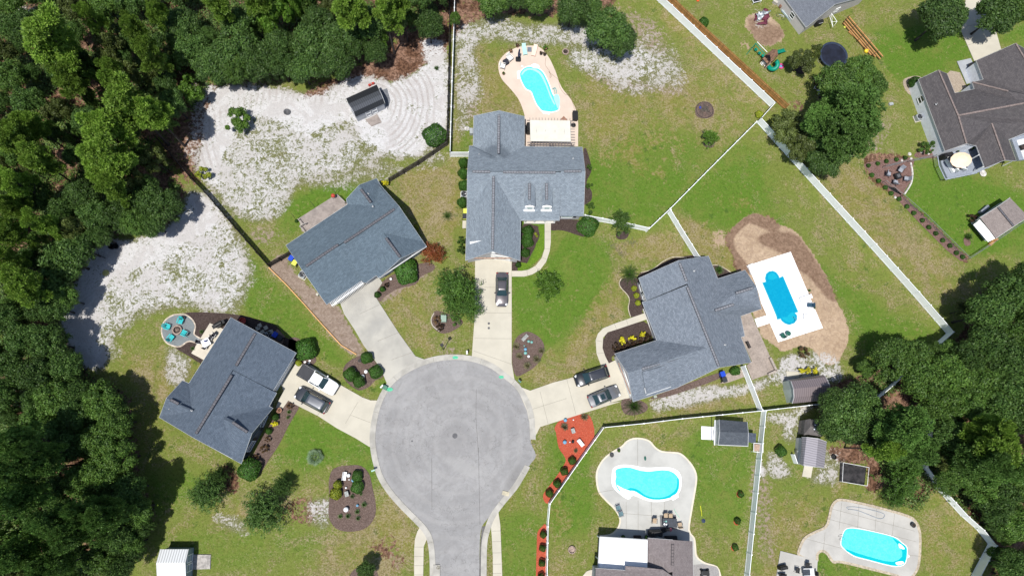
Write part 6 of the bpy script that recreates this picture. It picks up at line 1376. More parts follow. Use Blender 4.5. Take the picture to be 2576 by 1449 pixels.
X('oak',2540,740,54,10,0,None); X('oak',2490,790,52,10,1,None); X('oak2',2560,820,52,10,2,None); X('oak',2480,860,50,10,2,None); X('oak',2440,900,44,9,3,None); X('oak',2530,900,54,10,0,None); X('oak2',2470,960,48,9,0,None); X('oak',2560,980,52,10,1,None); X('oak2',2430,1020,44,9,2,None); X('oak',2510,1030,48,9,3,None); X('olive',2425,780,24,4,0,'olive bush standing out in front of the eastern wood'); X('oak',2570,1050,44,9,0,None); X('oak2',2180,925,24,4,1,'small dark tree beside the gambrel roofed shed'); X('oak',2590,700,40,10,1,None)
added = 0; tries = 0
while added < 22 and tries < 6000:
    tries += 1; u = fr.uniform(2060,2620); v = fr.uniform(680,1480)
    if not inpoly(u-30, v, FOREST_R) or not inpoly(u-20, v+26, FOREST_R) or u < 2340: continue
    r = fr.choice((26,32,38))
    if min((math.hypot(u-q[1], v-q[2])-0.55*(r+q[3]) for q in WR)) < 0: continue
    X(fr.choice(('oak','oak2','oak2','shrub','olive')), u, v, r, r*0.16+1.2); added += 1
DESC['ball'] = 'round bush'
LMR = (((2030,970),'the gambrel roofed shed'),((2190,1380),'the lower right pool'),((2576,1449),'the bottom right corner'),((2401,835),'the long fence corner'),((2576,724),'the middle of the right edge'),((2345,1060),'the mesh fence gate'))
lab = region_labels(WR, LMR, 'eastern wood')
for i, (k,u,v,r,h,var,lb) in enumerate(WR):
    nm = 'bush' if k == 'ball' else 'shrub' if k == 'shrub' else 'tree'; T(k,u,v,r,lb or lab[i],h,'trees of the eastern wood',nm,nm,var=var)

def undergrowth(poly, n, seed, label):
    rs = np.random.RandomState(seed); out = []; xs_ = [q[0] for q in poly]; ys_ = [q[1] for q in poly]; x0, x1 = max(min(xs_),-60), min(max(xs_),2640); y0, y1 = max(min(ys_),-60), min(max(ys_),1520)
    while len(out) < n//26:
        u, v = rs.uniform(x0,x1), rs.uniform(y0,y1)
        if inpoly(u,v,poly) and mnoise.noise(Vector((u/70,v/70,seed))) > -0.12: p = P(u,v); out.append((p.x,p.y,0.3+1.1*rs.rand()))
    c = np.repeat(np.array(out),26,0); k = len(c); d = rs.normal(size=(k,3)); d[:,2] = np.abs(d[:,2]); d /= np.linalg.norm(d,axis=1)[:,None]; r = np.repeat(0.5+0.7*rs.rand(len(out)),26)
    cen = np.stack([c[:,0],c[:,1],c[:,2]*0.3],1)+d*(r*(0.6+0.4*rs.rand(k)))[:,None]*np.array([1,1,0.8]); nr = d+rs.normal(size=(k,3))*0.5; nr[:,2] += 0.5; nr /= np.linalg.norm(nr,axis=1)[:,None]
    V, _ = cards_mesh('c', cen, nr, 0.14*(0.6+0.8*rs.rand(k)), 0.6, rs); o = bpy.data.objects.new('undergrowth', np_mesh('undergrowth', V, L_UND)); C.objects.link(o); setp(o, label, 'undergrowth', None, 'stuff')
L_UND = leafmat('leaf_undergrowth', [(0.04,0.085,0.016),(0.075,0.135,0.026),(0.13,0.17,0.04)])
undergrowth([(q[0]-14,q[1]) if q[0] < 600 else (q[0]-6,q[1]-16) for q in FOREST_L], 210000, 3, 'mixed green undergrowth on the floor of the western wood')
undergrowth([(q[0]+14,q[1]+8) for q in FOREST_R], 42000, 4, 'mixed green undergrowth on the floor of the eastern wood')
# ================================================================== VEHICLES
tyrem = mat('tyre_rubber', (0.02,0.02,0.022), 0.85); rimm = mat('rim_alloy', (0.45,0.46,0.48), 0.3, 0.02, 2, metal=0.9)
carglass = mat('car_glass', (0.018,0.045,0.05), 0.04, 0.05, 1, spec=0.9); lampw = mat('headlight_lens', (0.75,0.77,0.8), 0.1, 0.02, 2, spec=0.8); lampr = mat('taillight_lens', (0.30,0.02,0.02), 0.15, 0.05, 2)
blackp = mat('black_plastic', (0.02,0.02,0.022), 0.5, 0.1, 3)
def paint(name, c, metal=0.5): return mat(name, c, 0.28, 0.03, 1, metal=metal, spec=0.5, coat=0.8)
def rring(x0, x1, w0, w1, z0, z1, n=5, r=0.25):
    # rounded outline ring in plan, front at x1 ; width w0 at rear, w1 at front
    pts = []
    for cx, cy, a0 in ((x1-r, 1, 0), (x0+r, 1, 90), (x0+r, -1, 180), (x1-r, -1, 270)):
        w_ = (w1 if cx > (x0+x1)/2 else w0)/2; z = z1 if cx > (x0+x1)/2 else z0
        for i in range(n+1):
            a = math.radians(a0+90*i/n)
            pts.append((cx+math.cos(a)*r, cy*(w_-r)+math.sin(a)*r, z))
    return pts
def loft(b, rings, cap=True):
    n = len(rings[0]); base = []
    for r in rings: base += [Vector(p) for p in r]
    fs = [(k*n+i, k*n+(i+1)%n, (k+1)*n+(i+1)%n, (k+1)*n+i) for k in range(len(rings)-1) for i in range(n)]
    if cap: fs += [tuple((len(rings)-1)*n+i for i in range(n)), tuple(reversed(range(n)))]
    b.add(base, fs)
def car(name, u, v, head, label, pm, L=4.85, Wd=1.86, Hh=1.45, kind='sedan', roofm=None, sunroof=False, rails=False, glasstop=None):
    # head : survey point the nose looks at
    p = P(u, v, 0.6); q = P(*head, 0.6); root = empty(name, (p.x, p.y, 0.12), math.atan2(q.y-p.y, q.x-p.x), label, 'pickup truck' if kind == 'pickup' else 'car')
    hl, hw = L/2, Wd/2
    b = MB()
    # lower body : cross-sections along the length
    if kind == 'sedan': st = [(-hl,.72,.60,.80),(-hl+.10,.88,.55,.96),(-hl+.5,.97,.40,1.03),(-.9,1,.36,1.0),(.6,1,.36,.97),(hl-1.15,.99,.36,.93),(hl-.45,.95,.38,.84),(hl-.12,.84,.45,.72),(hl,.66,.5,.62)]
    elif kind == 'suv': st = [(-hl,.80,.60,.95),(-hl+.08,.92,.5,1.06),(-hl+.5,.98,.40,1.10),(-.9,1,.36,1.10),(.6,1,.36,1.08),(hl-1.1,.99,.38,1.06),(hl-.42,.95,.42,.98),(hl-.12,.84,.48,.84),(hl,.68,.55,.72)]
    else: st = [(-hl,.93,.65,1.12),(-hl+.06,.97,.55,1.20),(-hl+.5,.98,.50,1.22),(-.9,.99,.48,1.20),(.6,1,.48,1.18),(hl-1.3,.99,.48,1.16),(hl-.45,.96,.5,1.10),(hl-.12,.86,.55,.98),(hl,.72,.6,.85)]
    rings = []
    for x, wf, zb, zt in st:
        w_ = hw*wf; prof = [(0.0,zb),(w_*.80,zb),(w_*.97,zb+.10),(w_,(zb+zt)/2),(w_*.97,zt-.10),(w_*.86,zt-.015),(w_*.5,zt+.035),(0,zt+.05)]
        full = prof+[(-y,z) for y, z in reversed(prof[1:-1])]; rings.append([(x,y,z) for y, z in full])
    loft(b, rings); body = b.obj('body', pm, root, smooth=True, bevel=0.02)
    zt0 = 0.98 if kind == 'sedan' else 1.08 if kind == 'suv' else 1.19
    if kind == 'sedan': cab = (-hl+0.62, hl-1.42, -hl+1.35, hl-2.15)
    elif kind == 'suv': cab = (-hl+0.22, hl-1.18, -hl+0.62, hl-1.95)
    else: cab = (-hl+1.95, hl-1.55, -hl+2.12, hl-2.25)
    x0,x1,rx0,rx1 = cab; wb = Wd*0.90; wr = Wd*0.70
    b = MB(); loft(b, [rring(x0,x1,wb,wb*.96,zt0,zt0,4,.30), rring(rx0-.08,rx1+.10,wr*1.02,wr,Hh-.07,Hh-.07,4,.22), rring(rx0,rx1,wr*.97,wr*.95,Hh-.03,Hh-.03,4,.2)]); b.obj('window', carglass, root, smooth=False, bevel=0.015)
    b = MB(); loft(b, [rring(rx0-.03,rx1+.02,wr*1.03,wr*1.0,Hh-.06,Hh-.06,4,.22), rring(rx0-.0,rx1-.03,wr*.99,wr*.95,Hh-.01,Hh-.01,4,.2), rring(rx0+.25,rx1-.3,wr*.6,wr*.55,Hh+.02,Hh+.02,4,.15)]); rf = b.obj('roof', roofm or pm, root, smooth=True)
    if sunroof: g = MB(); g.rbox((rx1-0.55,0,Hh+.025),(0.62,0.78,0.02),0.08); g.obj('sunroof', carglass, rf)
    if rails:
        for s_ in (-1,1): g = MB(); g.tube([(rx0+.15,s_*wr*.45,Hh-.0),(rx0+.3,s_*wr*.46,Hh+.06),(rx1-.35,s_*wr*.45,Hh+.06),(rx1-.2,s_*wr*.44,Hh)],0.022,6); g.obj('roof_rail', rimm, rf)
    # pillars
    for s_ in (-1,1):
        for A_, B2, r_ in (((x1-.14,s_*(wb*.47),zt0),(rx1+.02,s_*(wr*.475),Hh-.05),.04),((x0+.14,s_*(wb*.475),zt0),(rx0+.02,s_*(wr*.48),Hh-.05),.055),(((x0+x1)/2,s_*wb*.485,zt0),((rx0+rx1)/2,s_*wr*.50,Hh-.06),.035)):
            b = MB(); b.tube([A_,B2],r_,6); b.obj('pillar', pm if kind != 'suv' else blackp, body)
    for s_ in (-1,1):
        g = MB(); g.rbox((x1-.42,s_*(hw+.08),zt0+.03),(.16,.22,.14),.05); g.obj('mirror', pm, root)
        g = MB(); g.rbox((hl-.27,s_*hw*.70,zt0-.21 if kind != 'sedan' else .74),(.34,.30,.13),.08,rz=-s_*0.35); g.obj('headlight', lampw, root)
        g = MB(); g.rbox((-hl+.13,s_*hw*.76,zt0-.08),(.16,.34,.14),.05,rz=s_*0.25); g.obj('taillight', lampr, root)
        for xx in (hl-.92, -hl+.95):
            rr = .34 if kind == 'sedan' else .38; y = s_*(hw-.12)
            g = MB(); pr = [(rr*.62,-.11),(rr*.95,-.11),(rr,-.06),(rr,.06),(rr*.95,.11),(rr*.62,.11)]
            vs = []; n = 20
            for r_, o_ in pr:
                for k in range(n): a = 2*math.pi*k/n; vs.append((xx+r_*math.cos(a), y+o_, rr+r_*math.sin(a)))
            g.add(vs, [(i*n+k, i*n+(k+1)%n, (i+1)*n+(k+1)%n, (i+1)*n+k) for i in range(len(pr)-1) for k in range(n)]); wh = g.obj('wheel', tyrem, root)
            g = MB(); vs = []
            for r_, o_ in ((rr*.62,.06*s_),(0.06,.03*s_)):
                for k in range(n): a = 2*math.pi*k/n; vs.append((xx+r_*math.cos(a), y+o_, rr+r_*math.sin(a)))
            g.add(vs, [(k,(k+1)%n,n+(k+1)%n,n+k) for k in range(n)]+[tuple(n+k for k in range(n))]); g.obj('rim', rimm, wh)
    if kind == 'pickup':
        b = MB(); b.rbox((-hl+1.02,0,1.27),(1.80,Wd*.80,.10),.08); b.obj('bed_cover', mat('bed_liner_black',(0.05,0.052,0.06),0.7,0.05,2), root)
        b = MB()
        for s_ in (-1,1): b.box((-hl+1.02,s_*Wd*.45,1.28),(1.86,.10,.09))
        b.box((-hl+.07,0,1.278),(.10,Wd*.86,.09)); b.obj('bed_rail', blackp, root)
    b = MB(); b.rbox((hl-.02,0,.42 if kind == 'sedan' else .5),(.14,Wd*.72,.16),.05); b.obj('bumper', blackp, root)
    b = MB()
    for s_ in (0.1,-0.42): b.tube([(x1-.02,s_,zt0+.05),(x1-.22,s_+.5,zt0+.14)],.012,5)
    b.obj('wiper', blackp, root)
    return root
pg = paint('paint_dark_pewter', (0.155,0.14,0.15)); pw = paint('paint_white', (0.84,0.85,0.87), 0.0); pch = paint('paint_charcoal', (0.085,0.09,0.10)); pbk = paint('paint_black', (0.035,0.038,0.045)); psv = paint('paint_silver', (0.26,0.265,0.28))
car('sedan', *t11((1211,738))[0], t11((1209,900))[0], 'pewter sedan parked alone on the northern driveway', pg, L=4.95)
q = CR((610,392),(870,545)); car('pickup_truck', *q[0], q[1], 'white pickup truck with a black bed cover on the western driveway', pw, L=5.85, Wd=2.0, Hh=1.85, kind='pickup')
q = CR((515,708),(280,580)); car('suv', *q[0], q[1], 'dark grey people carrier parked below the white pickup truck', pch, L=5.0, Wd=1.95, Hh=1.72, kind='suv', roofm=paint('paint_grey_roof',(0.16,0.17,0.19)))
q = t11((1888,1392),(1740,1440)); car('suv', *q[0], q[1], 'black car with roof rails, upper of two on the eastern driveway', pbk, L=5.0, Wd=1.95, Hh=1.70, kind='suv', rails=True, roofm=paint('paint_dark_roof',(0.06,0.065,0.08)))
q = t12((1980,94),(2110,40)); car('sedan', *q[0], q[1], 'silver sedan with a sunroof, lower of two on the eastern driveway', psv, L=4.75, Hh=1.42, sunroof=True)
# ================================================================== SHEDS AND GARDEN OBJECTS
def metalroof(name, c, rib=0.32):
    m, tr, b = newmat(name); N = NT(tr); b.inputs['Roughness'].default_value = 0.45; b.inputs['Metallic'].default_value = 0.1
    uv = N.n('ShaderNodeUVMap'); wv = N.n('ShaderNodeTexWave', wave_type='BANDS', bands_direction='X'); wv.inputs['Scale'].default_value = 0.314/rib; N.l(uv.outputs[0], wv.inputs['Vector'])
    N.l(N.mix(N.step(wv.outputs['Fac'],0.55,0.9), tuple(x*KA for x in c), tuple(x*KA*0.62 for x in c)), b.inputs['Base Color'])
    bp = N.n('ShaderNodeBump'); bp.inputs['Strength'].default_value = 0.5; N.l(wv.outputs['Fac'], bp.inputs['Height']); N.l(bp.outputs[0], b.inputs['Normal']); MATS[name] = m; return m
def gambrel(label, A, B_, rm, wm, low=None, name='shed', faces=None, walls=None, cat='shed'):
    # A, B_: matching profile points (u,v,z) along the two gable ends
    root = empty(name, (0,0,0), label=label, cat=cat)
    n = len(A); up = []; lw = []
    for i in range(n-1): (lw if (low and i in (0, n-2)) else up).append([A[i],A[i+1],B_[i+1],B_[i]])
    r = roof_part(up, rm, root, 'roof', 0.08)
    if lw: roof_part(lw, low, root, 'lower_roof', 0.08)
    out = list(A)+list(reversed(B_)); _, xy = wall_part(out, wm, root, 0.12, 0.06)
    trim_part(list(A), r, 0.06, 0.02, close=False); trim_part(list(B_), r, 0.06, 0.02, close=False)
    return root, xy
def plank_deck(name, poly, z, m, parent=None, label=None, cat=None, along=0, w_=0.14):
    pts = [P(*q) for q in poly]; a = pts[along]; c = pts[(along+1)%len(pts)]; d = (c-a).normalized(); s = Vector((-d.y,d.x,0))
    ys_ = [(p-a).dot(s) for p in pts]; lo, hi = min(ys_), max(ys_); b = MB(); k = int((hi-lo)/w_)
    for i in range(k):
        y = lo+(i+0.5)*w_; xs_ = []
        for j in range(len(pts)):
            p, q = pts[j-1], pts[j]; y1, y2 = (p-a).dot(s), (q-a).dot(s)
            if (y1 > y) != (y2 > y): tt = (y-y1)/(y2-y1); xs_.append(((p-a).dot(d))*(1-tt)+((q-a).dot(d))*tt)
        if len(xs_) >= 2: x0, x1 = min(xs_), max(xs_); b.box(a+d*(x0+x1)/2+s*y+Vector((0,0,z-0.03)), (x1-x0, w_-0.018, 0.045), math.atan2(d.y,d.x))
    b.prism([(p.x,p.y) for p in pts], 0.0, z-0.08)
    return b.obj(name, m, parent, label=label, cat=cat)
deckw = mat('deck_boards_grey', (0.40,0.345,0.315), 0.9, 0.10, 1.2); darkm = mat('black_metal', (0.022,0.023,0.026), 0.5, 0.1, 3)
mr_black = metalroof('metal_roof_black', (0.035,0.038,0.045)); mr_grey = metalroof('metal_roof_dark_grey', (0.10,0.108,0.125)); mr_white = metalroof('metal_roof_white', (0.92,0.94,0.96)); mr_brown = metalroof('metal_roof_brown', (0.26,0.215,0.225)); mr_lav = metalroof('metal_roof_grey_lilac', (0.36,0.34,0.385)); mr_tau = mat('roof_taupe', (0.155,0.14,0.135), 0.8, 0.06, 2)
root, xy = gambrel('black metal gambrel roofed shed standing on the white sand', t10((35,745,2.0),(52,785,2.7),(74,818,3.1),(92,848,2.7),(106,884,2.0)), t10((268,640,2.0),(288,682,2.7),(303,713,3.1),(316,745,2.7),(329,780,2.0)), mr_grey, sid_grey, low=mr_black)
s0, s1 = P(*t10((112,890))[0],0.0), P(*t10((340,792))[0],0.0)
for i, f in enumerate((0.40,0.55)): window_on(root, xy, t10((205+48*i,858-20*i))[0], 1.1, 0.75, 1.7, gl=sid_grey, name='shed_door')
plank_deck('ramp', t10((183,908),(272,866),(305,926),(228,958)), 0.16, deckw, label='weathered wooden ramp in front of the black roofed shed', cat='ramp', along=1)
sheet('paving', t10((290,690),(345,670),(370,760),(350,830),(330,780)), 0.07, mat('mat_dark_grey',(0.20,0.21,0.235),0.95,0.15,4), kind='structure')  # dark grey mat lying at the shed's east gable
b = MB()
for i, (x,y) in enumerate(((215,662),(240,650))): p = P(*t10((x,y))[0]); b.rbox((p.x,p.y+0.3,0.2),(0.45,0.3,0.4),0.1,0.4)
b.obj('stacked_boxes', mat('red_plastic',(0.55,0.07,0.05),0.5), label='red plastic tubs stacked behind the black roofed shed', cat='tub')
root, xy = gambrel('white metal roofed shed at the bottom left with a grey ramp', t02((1210,1247,2.2),(1181,1350,2.9),(1190,1560,2.2)), t02((1422,1247,2.2),(1398,1350,2.9),(1404,1560,2.2)), mr_white, mat('siding_blue_grey',(0.30,0.38,0.44),0.7,0.05,2))
for y in (1315,1385): window_on(root, xy, t02((1440,y))[0], 1.2, 0.9, 1.7, gl=MATS['siding_blue_grey'], name='shed_door')
plank_deck('ramp', t02((1462,1286),(1594,1287),(1590,1394),(1460,1398)), 0.2, mat('deck_boards_pale',(0.52,0.49,0.46),0.9,0.15,3), label='pale grey wooden ramp beside the white roofed shed', cat='ramp', along=1)
gw = mat('siding_sage_white',(0.55,0.62,0.58),0.7,0.04,2)
root, xy = gambrel('brown metal gambrel roofed shed with pale green siding beside the dirt track', SH((962,150,2.1),(1000,168,2.9),(1033,270,3.5),(1040,385,2.9),(1018,467,2.1)), SH((1432,82,2.1),(1470,110,2.9),(1522,222,3.5),(1526,345,2.9),(1500,420,2.1)), mr_brown, gw)
root, xy = gambrel('lilac grey metal roofed shed beside the pump enclosure', SH((1150,922,2.1),(1210,922,2.9),(1368,940,3.1),(1482,985,2.3)), SH((1122,1280,2.1),(1168,1302,2.9),(1332,1322,3.1),(1447,1335,2.3)), mr_lav, sid_white)
root = empty('shed', (0,0,0), label='dark taupe roofed shed half hidden under the dark round tree', cat='shed')
r = roof_part([SH((1250,676,2.6),(1262,776,3.2),(1236,886,2.6),(1170,893,2.1),(1190,690,2.1)),SH((1250,676,2.6),(1450,700,2.6),(1460,795,3.2),(1262,776,3.2)),SH((1262,776,3.2),(1460,795,3.2),(1420,915,2.6),(1236,886,2.6))], mr_tau, root, 'roof', 0.1)
wall_part(SH((1250,676,2.6),(1450,700,2.6),(1420,915,2.6),(1236,886,2.6),(1170,893,2.1),(1190,690,2.1)), mat('siding_taupe',(0.2,0.18,0.17),0.8), root, 0.12)
for q in SH((1320,762,2.9),(1314,812,3.0)): p = P(*q); b = MB(); b.lathe(p, [(0.13,0),(0.13,0.12),(0.03,0.2)], 12); b.obj('roof_vent', white, r)
# charcoal playhouse shed
root, xy = gambrel('small charcoal shingled garden house at the white fence corner', SH((32,686,2.2),(40,848,3.2),(20,1026,2.2)), SH((410,716,2.2),(425,862,3.2),(420,1042,2.2)), R_S, sid_white)
trim_part(SH((20,1026,2.2),(420,1042,2.2)), root, 0.1, 0.03, close=False)
b = MB(); q = [P(*x) for x in SH((425,862,1.9),(530,870,1.7),(524,996,1.7),(424,990,1.9))]; b.add(q+[x-Vector((0,0,.06)) for x in q], [(0,1,2,3),(7,6,5,4),(0,4,5,1),(1,5,6,2),(2,6,7,3),(3,7,4,0)]); b.obj('lean_to_roof', mat('lean_to_slate',(0.09,0.11,0.15),0.6), root)
b = MB()
for x,y in ((-20,700),(-25,860),(-30,1020)): p = P(*SH((x,y))[0]); b.box((p.x,p.y,1.1),(0.12,0.12,2.2))
p, q = P(*SH((-25,690))[0],2.2), P(*SH((-32,1030))[0],2.2); b.box((p+q)/2,((p-q).length,0.1,0.15),math.atan2((p-q).y,(p-q).x)); b.obj('porch_frame', white, root)
sheet('paving', t22((138,320),(245,326),(240,424),(138,418)), 0.16, MATS['new_concrete_white'], kind='structure')
def frame_box(name, u, v, dx, dy, h, m, label, cat, rz=0.0, t_=0.07, topm=None):
    p = P(u,v); root = empty(name, (p.x,p.y,0.0), rz, label, cat)
    for sx in (-1,1):
        for sy in (-1,1): b = MB(); b.box((sx*dx/2,sy*dy/2,h/2),(t_,t_,h)); b.obj('leg', m, root)
    b = MB()
    for s_ in (-1,1): b.box((s_*dx/2,0,h),(t_,dy-t_,t_)); b.box((0,s_*dy/2,h),(dx+t_,t_,t_))
    b.obj('top_frame', m, root)
    if topm: b = MB(); b.box((0,0,h-0.12),(dx*.8,dy*.8,.05)); b.obj('top', topm, root)
    return root
q = SH((525,1062))[0]; frame_box('planter_stand', *q, 1.35, 1.2, 0.9, white, 'white square framed stand with a tan top by the white fence', 'stand', -0.1, topm=mat('tan_top',(0.5,0.36,0.28),0.8))
# white L screen and pool pump beside the lilac shed
b = MB()
for a_, c_ in zip(t22((815,530),(838,598)), t22((838,598),(905,604))): p, q = P(*a_), P(*c_); d = q-p; b.box((p+q)/2+Vector((0,0,0.6)), (d.length,0.08,1.2), math.atan2(d.y,d.x))
b.obj('screen', vinyl, label='low white screen enclosing the pool pump by the lilac roofed shed', cat='screen')
p = P(*t22((855,507))[0]); root = empty('pool_pump', (p.x,p.y,0.06), label='grey pool filter tank and pump inside the white screen', cat='pump')
b = MB(); b.lathe((0,0,0),[(0.3,0),(0.32,0.1),(0.32,0.7),(0.22,0.9),(0.08,0.98)],20); b.obj('tank', galv, root); b = MB(); b.lathe((0.6,-0.2,0.05),[(0.16,0),(0.18,0.3),(0.1,0.4)],14); b.obj('motor', blackp, root); b = MB(); b.tube([(0,0,0.8),(0.35,0.1,0.8),(0.6,-0.2,0.4),(1.0,-0.2,0.2)],0.04,8); b.obj('pipe', white, root)
# tan roofed shed at the right edge
root, xy = gambrel('tan shingled shed at the right edge with a white lean-to panel', t21((2245,195,2.3),(2378,112,3.0),(2470,45,2.4)), t21((2365,352,2.3),(2500,262,3.0),(2610,190,2.4)), roofmat('shingle_tan',(0.29,0.25,0.235),(0.23,0.195,0.185)), sid_white)
vent(t21((2380,118,3.03))[0], t21((2495,258,3.03))[0], root, 0.3)
b = MB(); q = [P(*x) for x in t21((2195,250,1.6),(2243,212,2.1),(2362,350,2.1),(2305,378,1.6))]; b.add(q+[x-Vector((0,0,.05)) for x in q], [(0,1,2,3),(7,6,5,4),(0,4,5,1),(1,5,6,2),(2,6,7,3),(3,7,4,0)]); b.obj('lean_to_roof', mr_white, root)
b = MB(); p = P(*t21((2335,378))[0]); b.box((p.x,p.y,0.2),(1.8,0.5,0.3),0.65); b.obj('lumber', m_wood_new, label='orange lumber pile beside the tan roofed shed', cat='lumber')
b = MB(); p = P(*t21((2260,140))[0]); b.box((p.x,p.y,0.35),(1.7,0.5,0.7),0.65); b.obj('crate', mat('slate_blue_box',(0.25,0.28,0.33),0.6), label='grey box against the north-west side of the tan roofed shed', cat='box')
T('burg', *t21((2190,195))[0], 12, 'dark reddish shrub at the corner of the tan roofed shed', 1.2, name='shrub', cat='shrub')

# ---- house B deck
grail = mat('rail_pale', (0.50,0.46,0.42), 0.8)
root = empty('deck', P(*HB((700,650))[0])*1.0, label='grey timber deck behind the slate roofed house', cat='deck'); dk = plank_deck('deck_boards', HB((275,775),(850,410),(935,365),(1110,530),(420,1000),(330,990)), 0.45, deckw); dk.parent = root; dk.matrix_parent_inverse = Matrix.Translation(-root.location)
b = MB(); p, q = P(*HB((300,865))[0],0.9), P(*HB((400,820))[0],0.9)
for a_, c_ in (((275,890),(380,840)),((275,890),(365,1000)),((250,770),(320,860)),((935,365),(1050,480))):
    p, q = P(*HB(a_)[0],1.25), P(*HB(c_)[0],1.25); d = q-p; b.box((p+q)/2,(d.length,0.09,0.07),math.atan2(d.y,d.x))
    for x in (p,q): b.box((x.x,x.y,0.65),(0.09,0.09,1.25))
o = b.obj('railing', grail, root); o.matrix_parent_inverse = Matrix.Translation(-root.location)
def at(u, v, z=0.0, z2=None): p = P(u, v, z if z2 is None else z2); return (p.x, p.y, z)
def lath(name, u, v, prof, m, label, cat, z=0.08, n=20, group=None, sy=1.0, smooth=True):
    b = MB(); b.lathe((0,0,0), prof, n, sy=sy); return b.obj(name, m, label=label, cat=cat, group=group, loc=at(u,v,z), smooth=False)
def pole(u0, v0, h, label, arm=0.4, m=None, r=0.03, rz=0.0, name='garden_pole', cat='pole', z=0.0):
    root = empty(name, at(u0,v0,z), rz, label, cat); b = MB(); b.tube([(0,0,0),(0,0,h)], r, 8); b.obj('post', m or darkm, root)
    if arm: b = MB(); b.tube([(0,0,h),(arm*.5,0,h+.12),(arm,0,h),(arm,0,h-.12)], r*.8, 6); b.obj('hook', m or darkm, root)
    return root
q = HB((915,360))[0]; pole(*q, 2.4, 'black hook pole at the outer corner of the grey deck', rz=2.4)
q = HB((553,590))[0]; pole(*q, 2.4, 'black hook pole midway along the grey deck', rz=2.4)
q = HB((235,800))[0]; pole(*q, 2.6, 'black hook pole by the deck steps, next to the hanging basket', rz=2.4)
q = HB((225,805))[0]; T('smallbush', *q, 4.5, 'hanging plant basket by the deck steps', 0.5, name='potted_plant', cat='plant')
def grill(u, v, m, label, z=0.1, rz=0.0, s=1.0, cover=False):
    root = empty('grill', at(u,v,z), rz, label, 'grill', scale=(s,s,s))
    if cover:
        b = MB(); b.rbox((0,0,0.55),(1.35,0.62,1.1),0.18,taper=0.9); b.rbox((0,0,1.12),(0.8,0.5,0.1),0.15,taper=0.9); b.obj('cover', m, root); b = MB(); b.tube([(-.35,-.3,.95),(.35,-.3,.95)],.02,6); b.obj('handle', white, root); return root
    b = MB(); b.rbox((0,0,0.5),(0.75,0.5,0.6),0.06); b.obj('cabinet', blackp, root)
    b = MB(); vs = []
    for i in range(9):
        a = math.pi*i/8
        for x in (-.38,.38): vs.append((x, math.cos(a)*.27, .82+math.sin(a)*.26))
    b.add(vs, [(2*i,2*i+1,2*i+3,2*i+2) for i in range(8)]+[tuple(2*i for i in range(9)), tuple(2*i+1 for i in reversed(range(9)))]); b.obj('lid', m, root)
    for s_ in (-1,1): b = MB(); b.box((s_*.56,0,.80),(.30,.45,.03)); b.obj('side_shelf', blackp, root)
    b = MB(); b.tube([(-.25,-.31,.98),(.25,-.31,.98)],.015,6); b.obj('handle', rimm, root); return root
q = HB((872,405))[0]; root = empty('kettle_grill', at(*q,.5), label='round red kettle grill on the corner of the grey deck', cat='grill')
b = MB(); b.lathe((0,0,.55),[(.05,0),(.24,.08),(.31,.22),(.31,.3)],20); b.obj('bowl', MATS['red_plastic'], root); b = MB(); b.lathe((0,0,.86),[(.31,0),(.27,.13),(.14,.22),(.02,.25)],20); b.obj('lid', MATS['red_plastic'], root)
for k in range(3): b = MB(); b.tube([(.15*math.cos(k*2.1),.15*math.sin(k*2.1),.6),(.3*math.cos(k*2.1),.3*math.sin(k*2.1),0)],.015,6); b.obj('leg', rimm, root)
# boxy parts: bins, air conditioners
def bin_(u, v, m, lid, label, z=0.08, rz=0.0):
    root = empty('wheelie_bin', at(u,v,z,1.0), rz, label, 'bin'); b = MB(); n = 4
    loft(b, [[(x*.24,y*.24,.06) for x,y in ((1,1),(-1,1),(-1,-1),(1,-1))],[(x*.30,y*.33,.98) for x,y in ((1,1),(-1,1),(-1,-1),(1,-1))]]); b.obj('body', m, root, bevel=0.02)
    b = MB(); b.rbox((0,0,1.02),(.68,.76,.09),.06); b.obj('lid', lid, root); b = MB(); b.tube([(-.25,-.42,.95),(.25,-.42,.95)],.02,6); b.obj('handle', m, root)
    for s_ in (-1,1): b = MB(); vs=[]; b.tube([(s_*.27,-.28,.12),(s_*.33,-.28,.12)],.12,12); b.obj('wheel', tyrem, root)
blue = mat('bin_blue',(0.01,0.07,0.60),0.45,0.04,2); lime = mat('bin_lime',(0.72,0.78,0.12),0.45,0.04,2); dkb = mat('bin_dark',(0.035,0.04,0.05),0.5)
for (z,x,y,m,l,lb,rz) in ((HA1,2120,495,blue,blue,'blue wheelie bin beside the dark blue-grey house',2.6),(HA1,2205,552,dkb,dkb,'dark wheelie bin next to the blue one at the dark blue-grey house',2.6),
    (HB2,135,330,blue,blue,'blue wheelie bin beside the short dark wooden fence',-0.5),(HB2,193,412,dkb,lime,'yellow-lidded wheelie bin beside the slate roofed house',-0.5),
    (HC2,140,403,dkb,lime,'yellow-lidded wheelie bin on the west side of the light grey house',0),(HC2,128,492,lime,dkb,'dark-lidded lime wheelie bin on the west side of the light grey house',0),
    (HD2,1672,720,blue,blue,'blue wheelie bin beside the clipped hedge of the pale grey house',0.3),(HD2,1698,800,dkb,dkb,'black wheelie bin just below the blue one at the pale grey house',0.3)):
    q = z((x,y))[0]; bin_(*q, m, l, lb, rz=rz)
acm = mat('ac_grey',(0.42,0.45,0.47),0.5,0.03,2)
